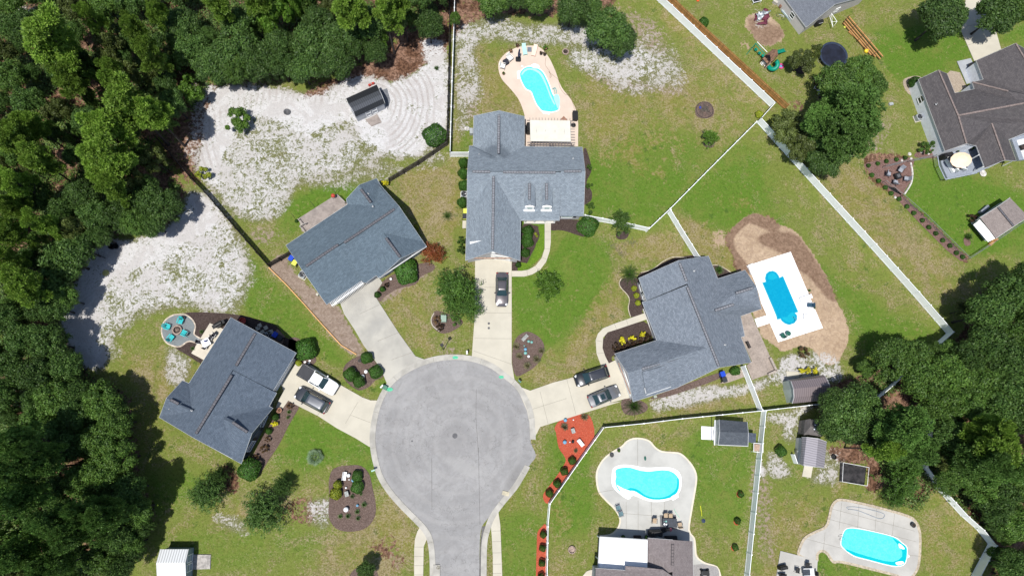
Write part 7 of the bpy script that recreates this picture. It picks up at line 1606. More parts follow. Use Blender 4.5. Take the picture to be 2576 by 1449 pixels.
def ac(u, v, label, rz=0.0):
    root = empty('air_conditioner', at(u,v,0.05,0.6), rz, label, 'air conditioner'); b = MB(); b.rbox((0,0,.42),(.95,.95,.74),.10); b.obj('cabinet', acm, root)
    b = MB(); b.lathe((0,0,.795),[(.40,0),(.40,.012),(.0,.012)],24,cap=False); f = b.obj('fan_opening', darkm, root)
    b = MB()
    for k in range(3):
        a = k*2.094; b.add([(0.05*math.cos(a),0.05*math.sin(a),.815),(.30*math.cos(a-.35),.30*math.sin(a-.35),.815),(.36*math.cos(a),.36*math.sin(a),.83),(.30*math.cos(a+.35),.30*math.sin(a+.35),.845)],[(0,1,2,3)])
    b.obj('fan_blade', rimm, f)
    b = MB()
    for r_ in (.14,.27,.40): b.tube([(r_*math.cos(i*.393),r_*math.sin(i*.393),.865) for i in range(16)],.008,4,closed=True)
    b.obj('guard', rimm, root); b = MB(); b.box((0,0,.02),(1.15,1.15,.07)); b.obj('pad', conc, root)
for (z,x,y,rz,lb) in ((HA1,2015,487,.5,'air conditioner beside the blue bin of the dark blue-grey house'),(HB2,330,612,-.5,'air conditioner at the south-west end of the slate roofed house'),(HC2,114,118,0,'air conditioner on the west side of the light grey house'),(HE,190,880,.3,'air conditioner on the west side of the brown roofed house')):
    q = z((x,y))[0]; ac(*q, lb, rz)
# ---- fire pit circle with teal chairs
teal = mat('chair_teal',(0.02,0.55,0.58),0.5,0.04,2)
def adirondack(u, v, tgt, m, label, group=None, z=0.13, s=1.0):
    p = P(u,v,0.35); q = P(*tgt,0.35); rz = math.atan2(q.y-p.y, q.x-p.x); root = empty('adirondack_chair', (p.x,p.y,z), rz, label, 'chair', group, scale=(s,s,s))
    b = MB()
    for k in range(6): b.box((-.12+.10*k,0,.30+.018*k),(.085,.54,.022))
    b.obj('seat', m, root); b = MB()
    for k in range(5): b.box((-.42,-.24+.12*k,.58),(.022,.10,.74-abs(k-2)*.07),0,0,-.42)
    b.obj('backrest', m, root)
    for s_ in (-1,1):
        b = MB(); b.box((0.02,s_*.34,.56),(.72,.13,.024)); b.obj('armrest', m, root)
        b = MB(); b.box((.34,s_*.31,.28),(.09,.03,.56)); b.obj('leg', m, root); b = MB(); b.box((-.30,s_*.29,.17),(.62,.03,.09),0,0,-.25); b.obj('leg', m, root)
    return root
pc = HA1((372,412))[0]
for (x,y,lb) in ((428,248,'teal adirondack chair above the fire pit, next to the small black table'),(188,352,'teal adirondack chair at the left of the fire pit'),(498,472,'teal adirondack chair at the lower right of the fire pit'),(255,550,'teal adirondack chair below the fire pit')):
    q = HA1((x,y))[0]; adirondack(*q, pc, teal, lb, 'teal chairs round the fire pit')
stone = mat('fire_ring_stone',(0.42,0.32,0.27),0.9,0.2,5); ashm = mat('ash_dark',(0.06,0.045,0.04),0.95,0.3,5)
def fire_ring(u, v, r, label, m=None, z=0.13, h=.32, logs=True, name='fire_pit'):
    root = empty(name, at(u,v,z), label=label, cat='fire pit'); b = MB(); n = 28; vs = []
    b.lathe((0,0,0),[(r,0),(r,h),(r*.97,h+.02),(r*.74,h+.02),(r*.70,h),(r*.70,.04)],n,cap=False); b.obj('ring', m or stone, root)
    b = MB(); b.lathe((0,0,0),[(r*.72,.02),(r*.72,.06)],n); b.obj('ash', ashm, root)
    if logs:
        for k in range(4): b = MB(); a = k*.8; b.tube([(-.28*math.cos(a)*r/.6,-.28*math.sin(a)*r/.6,.12+.04*k),(.28*math.cos(a)*r/.6,.28*math.sin(a)*r/.6,.14+.04*k)],.045,7); b.obj('log', stone, root)
    return root
fire_ring(*pc, .68, 'round stone fire pit in the middle of the teal chairs')
q = HA1((490,198))[0]; lath('side_table', *q, [(.05,0),(.05,.42),(.25,.44),(.25,.47)], darkm, 'small black round table beside the upper teal chair', 'table', .13)
def pchair(u, v, tgt, fm, sm_, label, group=None, z=0.14, name='patio_chair', s=1.0):
    p = P(u,v,.45); q = P(*tgt,.45); root = empty(name, (p.x,p.y,z), math.atan2(q.y-p.y,q.x-p.x), label, 'chair', group, scale=(s,s,s))
    b = MB(); b.rbox((0,0,.43),(.50,.52,.06),.05); b.obj('seat', sm_, root); b = MB(); b.box((-.29,0,.70),(.05,.50,.52),0,0,-.22); b.obj('backrest', sm_, root)
    for s_ in (-1,1):
        b = MB(); b.tube([(-.30,s_*.29,.64),(.24,s_*.29,.64),(.24,s_*.29,0)],.022,6); b.obj('arm_frame', fm, root)
        b = MB(); b.tube([(-.26,s_*.27,.64),(-.30,s_*.27,0)],.02,6); b.obj('leg', fm, root)
    return root
def table(u, v, dx, dy, m, label, z=0.14, h=.73, rz=0.0, round_=False, name='patio_table'):
    root = empty(name, at(u,v,z), rz, label, 'table'); b = MB()
    if round_: b.lathe((0,0,h),[(dx/2,0),(dx/2,.035)],24)
    else: b.rbox((0,0,h),(dx,dy,.04),.06)
    b.obj('tabletop', m, root)
    for sx in (-1,1):
        for sy in (-1,1): b = MB(); b.tube([(sx*dx*.36,sy*dy*.36,0),(sx*dx*.36,sy*dy*.36,h)],.025,6); b.obj('leg', m, root)
    return root
wf = mat('furniture_white',(0.78,0.79,0.80),0.5,0.02,2); bk = mat('sling_black',(0.04,0.04,0.055),0.8)
tq = HA1((912,645))[0]; table(*tq, 1.1, 1.1, wf, 'white square table on the cream patio behind the western house', rz=.55)
for (x,y,lb) in ((968,552,'white framed black chair above the white table'),(765,625,'white framed black chair left of the white table'),(872,715,'white framed black chair below the white table'),(1022,505,'white framed black chair furthest up beside the roof edge')):
    q = HA1((x,y))[0]; pchair(*q, tq, wf, bk, lb, 'white framed chairs on the cream patio')
q = HA1((885,615))[0]; lath('folded_parasol', *q, [(.03,0),(.10,.1),(.13,.5),(.02,.9)], blue, 'blue folded cloth bundle on the white table', 'cloth', .92)
q = HA1((1145,325))[0]; grill(*q, blackp, 'black grill against the back wall of the dark blue-grey house', .14, .55, 1.25)
q = HA1((1545,252))[0]; lath('planter_tub', *q, [(.35,0),(.5,.3),(.5,.34),(.43,.34),(.33,.06)], MATS['red_plastic'], 'round red tub in the shade beside the dark blue-grey house', 'tub', .05)
for i,(x,y) in enumerate(((1845,330),(1955,370),(1893,447),(1812,378))):
    q = HA1((x,y))[0]; b = MB(); b.rbox((0,0,0.03),(.55,.55,.07),.03); b.obj('stepping_stone', conc, label='square stepping stone in the shaded mulch, %s' % ['topmost','nearest the lawn','nearest the air conditioner','furthest left'][i], cat='paver', group='stepping stones in the dark mulch', loc=at(*q,.05), rz=.5)
pot = mat('pot_terracotta',(0.36,0.19,0.13),0.8,0.1,3); potd = mat('pot_dark',(0.05,0.05,0.055),0.6,0.1,3)
def potted(u, v, label, kind='smallbush', r=4, m=None, z=0.13, ph=.35, pr=.22):
    root = empty('potted_plant', at(u,v,z), label=label, cat='potted plant'); b = MB(); b.lathe((0,0,0),[(pr*.7,0),(pr,ph),(pr*1.1,ph),(pr*1.1,ph+.04),(pr*.85,ph+.04),(pr*.85,ph-.03)],16); b.obj('pot', m or pot, root)
    k = VEG[kind][0]; s = r/17/k['R']; o = bpy.data.objects.new('foliage', k['c']); C.objects.link(o); o.parent = root; o.location = (0,0,ph); o.scale = (s,s,s)
    return root
q = HA2((1708,550))[0]; potted(*q, 'brown pot with dark plant at the front porch corner of the western house', 'russet', 3.5, pr=.35)
for i,(x,y) in enumerate(((395,110),(470,90),(458,128))):
    q = CR((x,y))[0]; b = MB(); b.rbox((0,0,.05),(.32,.24,.12),.08); b.obj('stone', white, label='pale stone in the mulch by the western garage, %s' % ['left','upper right','lower right'][i], cat='stone', group='pale stones by the garage', loc=at(*q,.05), rz=.3)
q = CR((1260,92))[0]; potted(*q, 'dark round pot in the bed of clipped bushes', 'russet', 2, potd, .05)
for i,(x,y) in enumerate(((1310,338),(1360,265))):
    q = CR((x,y))[0]; lath('garden_lantern', *q, [(.12,0),(.12,.35),(.26,.45),(.24,.6),(.08,.72)], wf, 'white garden ornament in the clipped bush bed, %s of two' % ['larger','smaller'][i], 'ornament', .05)

# ---- light grey house : back patio
def lounger(u, v, head, m, label, group=None, z=0.14, fm=None, W_=.68, Ln=1.85):
    p = P(u,v,.3); q = P(*head,.3); root = empty('sun_lounger', (p.x,p.y,z), math.atan2(q.y-p.y,q.x-p.x), label, 'sun lounger', group); fm = fm or m
    b = MB(); b.rbox((-.22,0,.31),(Ln*.68,W_*.9,.07),.04); b.obj('seat', m, root); b = MB(); b.box((Ln*.36,0,.47),(Ln*.36,W_*.88,.06),0,0,-.5); b.obj('backrest', m, root)
    for s_ in (-1,1): b = MB(); b.box((-.05,s_*W_*.47,.27),(Ln*.95,.045,.05)); b.obj('rail', fm, root)
    for sx in (-.75,.6):
        for s_ in (-1,1): b = MB(); b.box((sx,s_*W_*.45,.13),(.05,.05,.26)); b.obj('leg', fm, root)
    return root
q = PP((885,255),(855,100)); lounger(*q[0], q[1], mat('lounger_aqua',(0.50,0.78,0.74),0.7,0.03,2), 'aqua sun lounger at the top of the tan patio')
q = PP((1150,285),(1190,140)); lounger(*q[0], q[1], mat('lounger_peach',(0.80,0.56,0.46),0.7,0.03,2), 'peach sun lounger at the top of the tan patio')
q = PP((1020,240))[0]; b = MB(); b.box((0,0,.03),(.68,.82,.03)); b.obj('mat', mat('mat_slate',(0.20,0.23,0.28),0.9), label='slate grey mat between the aqua and peach loungers', cat='mat', loc=at(*q,.12))
q = PP((718,505))[0]; root = empty('closed_parasol', at(*q,.13), label='navy closed parasol on a black base at the tan patio', cat='parasol'); b = MB(); b.rbox((0,0,.08),(.85,.85,.16),.18); b.obj('base', darkm, root)
b = MB(); b.tube([(0,0,.1),(0,.05,1.2),(0.03,.30,2.5)],.035,8); b.obj('pole', darkm, root); b = MB(); b.tube([(0,.04,.9),(0.01,.15,1.5),(0.03,.28,2.3),(.03,.31,2.55)],[.14,.17,.12,.03],10); b.obj('canopy', mat('canopy_navy',(0.02,0.03,0.09),0.8), root)
whch = mat('wicker_white',(0.80,0.78,0.74),0.7,0.05,6)
q = PP((490,495),(620,620)); pchair(*q[0], q[1], whch, whch, 'white armchair beside the black cube table on the tan patio', s=1.45, name='armchair')
q = PP((300,705),(450,740)); pchair(*q[0], q[1], whch, whch, 'white armchair lower left of the black cube table on the tan patio', s=1.4, name='armchair')
q = PP((385,600))[0]; b = MB(); b.rbox((0,0,.28),(.75,.85,.56),.08); b.obj('side_table', bk, label='black cube table between the two white armchairs', cat='table', loc=at(*q,.12), rz=.6)
for (x,y,k,r,lb,m) in ((692,170,'burg',6,'potted red-leaved plant above the navy parasol',pot),(510,310,'russet',6,'potted orange plant at the patio edge',pot),(320,905,'greentuft',6,'potted palm at the left edge of the tan patio',pot),(1440,235,'bright',8,'big green potted plant right of the peach lounger',pot),(1325,370,'burg',5,'dark purple potted plant, left of two by the peach lounger',potd),(1420,395,'burg',5.5,'dark purple potted plant, right of two by the peach lounger',potd)):
    q = PP((x,y))[0]; potted(*q, lb, k, r, m)
q = PP((825,690))[0]; lath('skimmer_lid', *q, [(.16,0),(.16,.03)], white, 'small white round skimmer lid beside the kidney pool', 'lid', .125)
q = PP((1985,308))[0]; fire_ring(*q, .55, 'round stone ring on the lawn right of the tan patio', z=.0, h=.22, logs=False)
b = MB(); hp = PP((1465,450),(1445,560),(1445,650),(1490,730),(1545,800),(1580,880),(1610,960),(1570,990),(1575,900),(1535,830),(1600,890),(1690,960),(1790,1040),(1815,1120),(1820,1210),(1880,1330),(1990,1449))+t10((1720,720),(1750,790),(1762,845))
b.tube([P(*x,.15) for x in smooth(hp,5,closed=False)],.022,6); b.obj('garden_hose', mat('hose_brown',(0.32,0.20,0.16),0.6), label='brown garden hose winding across the tan patio', cat='hose')
q = t10((1608,690))[0]; root = empty('pool_ladder', at(*q,.13), .4, 'teal pool hand rail at the edge of the kidney pool', 'ladder')
for s_ in (-1,1): b = MB(); b.tube([(s_*.14,-.5,-.05),(s_*.14,-.3,.6),(s_*.14,.1,.75),(s_*.14,.35,.5),(s_*.14,.4,0)],.035,8); b.obj('rail', teal, root)
# pergola with canvas
pgm = mat('pergola_taupe',(0.24,0.21,0.21),0.7,0.1,3); cv = mat('canvas_cream',(0.74,0.72,0.63),0.9,0.03,1.2)
c4 = [P(*x) for x in HC1((1245,250,2.75),(1938,250,2.75),(1945,612,2.75),(1252,612,2.75))]; ctr = sum(c4,Vector())/4
root = empty('pergola', (ctr.x,ctr.y,0), label='pergola with a cream canvas top behind the light grey house', cat='pergola'); lc = [Vector((p.x-ctr.x,p.y-ctr.y,0)) for p in c4]
x0_, x1_ = lc[3].x, lc[2].x; y0_, y1_ = lc[3].y, lc[0].y
b = MB(); NX, NY = 14, 8; vs = []
for j in range(NY+1):
    for i in range(NX+1): fx, fy = i/NX, j/NY; vs.append((x0_+(x1_-x0_)*fx, y0_+(y1_-y0_)*fy, 2.78-.05*math.sin(fx*math.pi*4)**2*math.sin(fy*math.pi)))
b.add(vs, [(j*(NX+1)+i, j*(NX+1)+i+1, (j+1)*(NX+1)+i+1, (j+1)*(NX+1)+i) for j in range(NY) for i in range(NX)]); b.obj('canvas', cv, root, smooth=True)
for s_ in (y0_-.1,y0_-.55,y1_+.05): b = MB(); b.box(((x0_+x1_)/2,s_,2.55),(x1_-x0_+.9,.06,.18)); b.obj('beam', pgm, root)
for i in range(14): b = MB(); b.box((x0_+(x1_-x0_)*i/13,(y0_+y1_)/2-.15,2.68),(.05,y1_-y0_+1.15,.12)); b.obj('rafter', pgm, root)
for i in range(9): b = MB(); b.box((x1_+.28,y0_-.2+(y1_-y0_+.2)*i/8,2.72),(.75,.05,.06)); b.obj('purlin', pgm, root)
for x in (x0_+.1,(x0_+x1_)/2,x1_+.15):
    for y in (y0_-.15,y1_-.1):
        b = MB(); b.box((x,y,1.25),(.14,.14,2.5)); b.obj('post', pgm, root)
    b = MB(); b.tube([(x,y0_-.15,1.8),(x+.45,y0_-.3,2.5)],.045,6); b.obj('brace', pgm, root)
q = HC1((2012,198))[0]; b = MB(); b.rbox((0,0,.35),(.78,1.45,.7),.08); b.rbox((0,0,.72),(.82,1.5,.06),.08); b.obj('storage_box', blackp, label='black storage box at the corner of the pergola', cat='box', loc=at(*q,.12))
q = HC1((1215,420))[0]; grill(*q, blackp, 'large covered black grill between the wing and the pergola', .12, 1.57, 1.2, cover=True)
q = HC1((1985,352))[0]; lath('round_planter', *q, [(.25,0),(.36,.4),(.36,.45),(.28,.45),(.25,.1)], darkm, 'dark round planter behind the pergola', 'planter', .12)
q = HC1((1825,215))[0]; b = MB(); b.add([(-.6,-.3,0),(.6,-.35,0),(0,.35,0),(-.6,-.3,.02),(.6,-.35,.02),(0,.35,.02)],[(3,4,5),(2,1,0),(0,1,4,3),(1,2,5,4),(2,0,3,5)]); b.obj('mat', pot, label='brown triangular cloth on the tan patio', cat='cloth', loc=at(*q,.125))
q = HC1((165,400))[0]; mrk = mat('rock_pale',(0.72,0.69,0.65),0.9,0.2,3); b = MB(); b.lathe((0,0,0),[(.45,0),(.5,.2),(.35,.42),(.1,.5)],9,sy=.8); b.obj('rock', mrk, label='pale rock beside the west wall of the light grey house', cat='rock', loc=at(*q,.0))
q = HC1((238,440))[0]; b = MB(); b.rbox((0,0,.4),(.5,.9,.8),.05); b.obj('utility_box', acm, label='grey utility unit against the west wall of the light grey house', cat='utility box', loc=at(*q,.05,.6))
# flat mower-size details : small yellow perennials near walk
for i, (x,y) in enumerate(((1340,790),(1365,830))): q = HC2((x,y))[0]; T('limeball', *q, 3.5, 'tiny yellow plant in the walkway bed, %s of two' % ['upper','lower'][i], .3, name='plant', cat='plant')
# ground cover strip beside the walk
sheet('lawn_strip', smooth(HC2((1385,690),(1485,680),(1492,1010),(1450,1130),(1380,1250),(1250,1340),(1090,1420),(1030,1400),(1090,1280),(1200,1300),(1290,1180),(1350,960),(1420,850)),2), .075, bedmat('ground_cover',(0.10,0.20,0.02),(0.20,0.33,0.03),(0.28,0.42,0.05)), kind='structure')

# ---- street things
q = t11((770,1192))[0]; root = empty('street_lamp', at(*q), math.radians(35), 'black street lamp with a box head on the lawn at the top of the circle', 'street lamp')
b = MB(); b.tube([(0,0,0),(0,0,5.3)],[.07,.045],8); b.obj('pole', darkm, root); b = MB(); b.box((.0,.02,5.45),(.42,.42,.34)); b.obj('lamp_head', darkm, root); b = MB(); b.box((0,0,5.26),(.36,.36,.03)); b.obj('lens', wf, root)
def mailbox(u, v, m, label, rz=0.0):
    root = empty('mailbox', at(u,v), rz, label, 'mailbox'); b = MB(); b.box((0,0,.5),(.1,.1,1.0)); b.obj('post', m, root); b = MB(); vs = []
    for i in range(9):
        a = math.pi*i/8
        for y in (-.25,.25): vs.append((math.cos(a)*.12, y, 1.12+math.sin(a)*.12))
    vs += [(-.12,-.25,1.0),(-.12,.25,1.0),(.12,-.25,1.0),(.12,.25,1.0)]
    b.add(vs, [(2*i,2*i+2,2*i+3,2*i+1) for i in range(8)]+[(16,18,19,17),(0,1,21,20),(18,20,21,19)]); b.add([vs[2*i] for i in range(9)]+[vs[18],vs[20]],[tuple(range(11))]); b.add([vs[2*i+1] for i in range(9)]+[vs[19],vs[21]],[tuple(reversed(range(11)))]); b.obj('box', m, root)
    b = MB(); b.box((.14,.05,1.2),(.02,.12,.2)); b.obj('flag', MATS['red_plastic'], root); return root
q = t11((948,1218))[0]; mailbox(*q, white, 'white mailbox at the kerb beside the northern driveway'); q = t11((1342,1432))[0]; mailbox(*q, mat('mail_green',(0.10,0.25,0.20),0.5), 'dark green mailbox at the kerb beside the eastern driveway', .8)
q = CR((1615,500))[0]; mailbox(*q, white, 'white mailbox beside the green utility pedestal on the kerb', -.7); q = t12((248,650))[0]; mailbox(*q, mat('mail_pale_green',(0.45,0.70,0.60),0.5), 'pale green mailbox on the kerb beside the oval bed', 1.9)
ug = mat('utility_green',(0.09,0.24,0.17),0.6,0.08,2)
def ubox(u, v, dx, dy, h, m, label, rz=0.0, z=0.03): root = empty('utility_box', at(u,v,z), rz, label, 'utility box'); b = MB(); b.rbox((0,0,h/2),(dx,dy,h),.05); b.obj('cabinet', m, root); b = MB(); b.rbox((0,0,h+.02),(dx*1.05,dy*1.05,.05),.05); b.obj('lid', m, root)
q = CR((1650,508))[0]; ubox(*q, .8, .55, .6, ug, 'green utility pedestal on the kerb between the two western driveways', -.5)
q = t11((773,962))[0]; ubox(*q, .75, .95, .8, mat('utility_pale_green',(0.33,0.45,0.37),0.6,0.06,2), 'pale green utility cabinet below the willowy tree')
q = HB2((600,968))[0]; ubox(*q, .3, .3, .7, mat('meter_cream',(0.6,0.6,0.5),0.6), 'cream meter box against the south wall of the slate roofed house', -.5)
q = HD2((680,1050))[0]; ubox(*q, .4, .35, .5, mat('meter_sage',(0.45,0.5,0.42),0.6), 'sage utility box by the sandy track beside the pale grey house', .3)
iron = mat('cast_iron',(0.13,0.13,0.14),0.7,0.1,4)
for (z,x,y,r,lb,zz) in ((t12,857,392,.36,'round manhole cover in the middle of the turning circle',.056),(t11,1113,993,.17,'upper small round utility cover in the northern driveway',.119),(t11,1113,1028,.17,'lower small round utility cover in the northern driveway',.119),(t12,534,432,.12,'small round valve cover at the left of the turning circle',.056)):
    q = z((x,y))[0]; lath('manhole_cover', *q, [(r,0),(r,.02),(r*.8,.024)], iron, lb, 'manhole cover', zz)
q = t12((718,1420))[0]; b = MB(); b.box((0,0,.1),(.9,1.9,.2)); b.box((.46,0,.12),(.05,1.5,.16)); b.obj('storm_drain', [kerbm], label='concrete storm drain inlet in the left kerb at the bottom', cat='storm drain', loc=at(*q,.02)); q = t12((730,1385))[0]; T('tuft', *q, 8, 'dry grass clump growing on the left storm drain', .5, name='grass_clump', cat='grass clump')
q = t12((1240,826))[0]; b = MB(); b.box((0,0,.08),(.95,.55,.16),-.25); b.obj('storm_drain', mat('drain_cream',(0.60,0.54,0.40),0.8,0.1,3), label='cream concrete inlet slab at the right edge of the turning circle', cat='storm drain', loc=at(*q,.04))
gp = mat('paint_mark_green',(0.12,0.60,0.36),0.8,0.15,4)
for (z,x,y,r,lb) in ((t11,860,1250,.42,'top'),(t11,1207,1397,.38,'right'),(CR,1722,540,.5,'left')):
    q = z((x,y))[0]; b = MB(); rr = random.Random(x); b.lathe((0,0,0),[(r,0),(r,.006)],11,sy=.55); b.obj('paint_mark', gp, label='green spray paint mark on the kerb at the %s of the circle' % lb, cat='paint mark', loc=at(*q,.13 if z is not t12 else .06))
# ornaments in the beds
orn = mat('ornament_stone',(0.45,0.47,0.45),0.9,0.15,4); oteal = mat('ornament_teal',(0.25,0.55,0.50),0.7,0.08,4); oblue = mat('ornament_blue',(0.20,0.45,0.65),0.5,0.05,3)
def bench(u, v, m, label, rz=0.0, L=1.1):
    root = empty('bench', at(u,v,.06), rz, label, 'bench'); b = MB()
    for k in range(3): b.box((0,-.14+.14*k,.44),(L,.12,.04))
    b.obj('seat', m, root)
    for s_ in (-1,1): b = MB(); b.box((s_*L*.38,0,.21),(.1,.36,.42)); b.obj('leg', m, root)
    b = MB(); b.box((0,.24,.68),(L,.05,.34)); b.obj('backrest', m, root)
q = t11((1385,1105))[0]; bench(*q, orn, 'grey garden bench in the bed right of the northern driveway', .8)
for (z,x,y,r,m,lb) in ((t11,1412,1130,.2,oteal,'teal ornament beside the grey bench, left of two'),(t11,1435,1136,.2,oteal,'teal ornament beside the grey bench, right of two'),(t11,1388,1190,.24,oblue,'blue ornament in the middle of the driveway bed'),(t11,1388,1218,.24,oteal,'pale teal ornament below the blue one'),(t11,1412,1243,.2,wf,'white ornament lowest in the driveway bed'),(t11,1380,1163,.1,oteal,'tiny teal ornament above the blue one'),
    (t12,1683,440,.28,oblue,'bright blue pot in the red mulch bed'),(t12,1745,437,.22,darkm,'black round pot beside the white bench in red mulch'),(t12,1724,440,.09,wf,'tiny white ornament beside the black pot'),(t12,1688,275,.26,oblue,'blue ornament at the top left of the red mulch bed'),(t12,1750,272,.1,wf,'small white stone at the top of the red mulch bed'),
    (t12,58,690,.26,wf,'white ornament beside the white bench in the oval bed'),(t12,92,726,.24,oblue,'blue pot in the upper half of the oval bed'),(t12,60,722,.1,wf,'tiny white ornament in the oval bed'),(t12,37,783,.14,wf,'small white ornament in the middle of the oval bed'),(t12,40,945,.34,wf,'white round statue in the lower half of the oval bed'),(t12,123,916,.18,oblue,'small blue ornament near the lower grass clumps'),
    (HB2,1848,695,.2,wf,'white ball ornament by the slate house walk')):
    q = z((x,y))[0]; lath('garden_ornament', *q, [(r*.7,0),(r*.5,r*.5),(r,r*1.2),(r*.9,r*2.0),(r*.3,r*2.5)], m, lb, 'ornament', .06, n=14)
q = t12((1800,447))[0]; bench(*q, wf, 'white bench in the red mulch bed', -.9); q = t12((30,695))[0]; bench(*q, wf, 'white bench at the top of the oval bed', 1.45)
for (x,y,lb) in ((1745,355,'upper'),(45,828,'oval')):
    q = t12((x,y))[0]; b = MB(); b.rbox((0,0,.3),(.42,.62,.6),.05); b.rbox((0,0,.63),(.5,.7,.06),.05); b.obj('birdhouse' if lb == 'oval' else 'planter_box', orn, label='grey stone box in the red mulch bed below the dark grass' if lb == 'upper' else 'pale box ornament at the left middle of the oval bed', cat='ornament', loc=at(*q,.05), rz=.3)

# ---- pale grey house : pool side
wl = mat('lounger_white',(0.82,0.82,0.84),0.5,0.02,2); gr = mat('lounger_grey_frame',(0.35,0.35,0.38),0.5)
q = t21((922,803),(980,785)); lounger(*q[0], q[1], wl, 'white sun lounger beside the blue pool, upper of two', 'white loungers by the blue pool', .15, gr)
q = t21((952,938),(1010,935)); lounger(*q[0], q[1], wl, 'white sun lounger beside the blue pool, lower of two', 'white loungers by the blue pool', .15, gr)
dg = mat('chair_dark_green',(0.02,0.13,0.10),0.6)
q = t21((955,858),(880,850)); pchair(*q[0], q[1], wl, mat('sling_navy',(0.04,0.10,0.16),0.7), 'dark blue sling chair between the two white loungers', z=.15, s=1.3)
q = t21((752,1085),(700,1010)); pchair(*q[0], q[1], dg, dg, 'green chair at the lower corner of the white pool patio', z=.15, s=1.2)
q = t21((786,1072))[0]; table(*q, .75, .75, dg, 'green round table at the lower corner of the white pool patio', .15, .55, round_=True)
for (x,y,lb) in ((957,745,'upper'),(994,875,'lower')): q = t21((x,y))[0]; T('greentuft', *q, 5.5, 'small dark green plant at the edge of the white pool patio, %s of two' % lb, .7, name='potted_plant', cat='plant')
for (x,y,lb) in ((932,760,'upper'),(965,888,'lower')): q = t21((x,y))[0]; b = MB(); b.tube([(.25*math.cos(i*.52),.25*math.sin(i*.52),.06) for i in range(12)],.05,8,closed=True); b.obj('float_ring', wl, label='white ring lying by the small green plant, %s of two' % lb, cat='ring', loc=at(*q,.15))
q = HD1((2030,1392))[0]; bench(*q, mat('bench_black',(0.06,0.05,0.05),0.6), 'dark framed bench against the back wall on the paver patio', 1.95, 1.0)
q = t21((838,975))[0]; root = empty('pool_rail', at(*q,.15), .3, 'thin metal hand rail at the steps of the blue pool', 'rail'); b = MB(); b.tube([(0,.6,0),(0,.45,.7),(0,-.2,.8),(0,-.5,.3)],.03,8); b.obj('rail', rimm, root)
q = HD1((60,1))[0]
# sand-yard small things
lath('black_pot', *t01((848,418))[0], [(.36,0),(.40,.45),(.34,.45),(.30,.1)], darkm, 'black pot on the sand, left of two', 'pot', 0, group='black pots on the sand'); lath('black_pot', *t01((877,414))[0], [(.36,0),(.40,.3),(.34,.3),(.30,.1)], darkm, 'black pot on the sand, right of two', 'pot', 0, group='black pots on the sand')
lath('yellow_disc', *t01((799,613))[0], [(.45,0),(.45,.08),(.36,.1),(.34,.14),(.05,.16)], mat('disc_yellow',(0.62,0.58,0.22),0.6,0.1,4), 'round yellow lid lying on the white sand', 'lid', 0)
q = t01((795,502))[0]; pole(*q, 1.6, 'thin black hook pole on the sand below the two pots', rz=2.0, r=.05)
lath('fire_bowl', *t00((2168,852))[0], [(.2,0),(.5,.28),(.5,.32),(.40,.32),(.15,.1)], iron, 'rusty black fire bowl on the sand above the lawn', 'fire bowl', 0)
lath('stone_fire_ring', *t12((1738,1250))[0], [(.52,0),(.52,.3),(.42,.3),(.42,.05)], stone, 'stone fire ring on the lawn left of the white patio roof', 'fire ring', 0)  # ring of stones for a fire on the lawn
# potted lawn trees in red mulch rings
for i,(x,y) in enumerate(((440,832),(415,1036),(397,1236))): q = t22((x,y))[0]; T('smallbush', *q, 8, 'small bush in a red mulch ring on the lawn, %s' % ['uppermost','middle','lowest'][i], .8, name='bush', cat='bush', group='bushes in red mulch rings')
# ---- bottom patio
tan = mat('sling_tan',(0.52,0.40,0.28),0.8,0.05,3); slate = mat('sling_slate',(0.16,0.27,0.31),0.8); tb = mat('table_slate',(0.05,0.06,0.08),0.5)
tq = BP((1462,500))[0]; table(*tq, 2.0, 1.15, tb, 'dark rectangular dining table on the bottom patio', .125, .74, rz=-.05)
b = MB(); b.box((0,0,0.02),(2.3,1.9,.02)); b.obj('rug', mat('rug_grey',(0.2,0.2,0.21),0.95), label='grey rug under the dark dining table', cat='rug', loc=at(*BP((1462,500))[0],.125))
for (x,y,tx,ty,lb) in ((1422,415,1430,520,'tan chair above the dark dining table, left of two'),(1487,420,1490,520,'tan chair above the dark dining table, right of two'),(1272,485,1268,560,'tan chair standing apart left of the dining table'),(1612,535,1600,450,'tan chair at the right of the dining table')):
    q = BP((x,y),(tx,ty)); pchair(*q[0], q[1], wf if False else darkm, tan, lb, 'tan sling chairs at the dining table', z=.125, s=1.15)
for (x,y,lb) in ((785,308,'upper'),(820,388,'lower')): q = BP((x,y),(x-60,y+30)); pchair(*BP((x,y))[0], BP((x+60,y-20))[0], gr, slate, 'slate blue chair at the left patio edge, %s of two' % lb, 'slate chairs at the patio edge', z=.125, s=1.2)
q = BP((1400,610))[0]; root = empty('closed_parasol', at(*q,.13), .3, 'black closed parasol leaning over the dark dining table', 'parasol'); b = MB(); b.rbox((0,0,.07),(.7,.6,.14),.1); b.obj('base', darkm, root); b = MB(); b.tube([(0,0,.1),(.25,.3,2.4)],.03,8); b.obj('pole', darkm, root); b = MB(); b.tube([(.1,.12,1.0),(.22,.27,2.2),(.25,.3,2.5)],[.12,.16,.04],10); b.obj('canopy', blackp, root)
q = BP((1480,598))[0]; lath('cushion_bundle', *q, [(.12,0),(.2,.3),(.24,.4),(.16,.5)], mat('pink_cloth',(0.65,0.2,0.25),0.8), 'pink cushion bundle below the dark dining table', 'cushion', .3)  # pink cushion shaped as a soft rounded bundle
for i,(x,y) in enumerate(((1410,528),(1440,534))): q = BP((x,y))[0]; lath('plate', *q, [(.08,0),(.13,.02)], wf, 'white plate on the dark dining table, %s of two' % ['left','right'][i], 'plate', .895, group='plates')
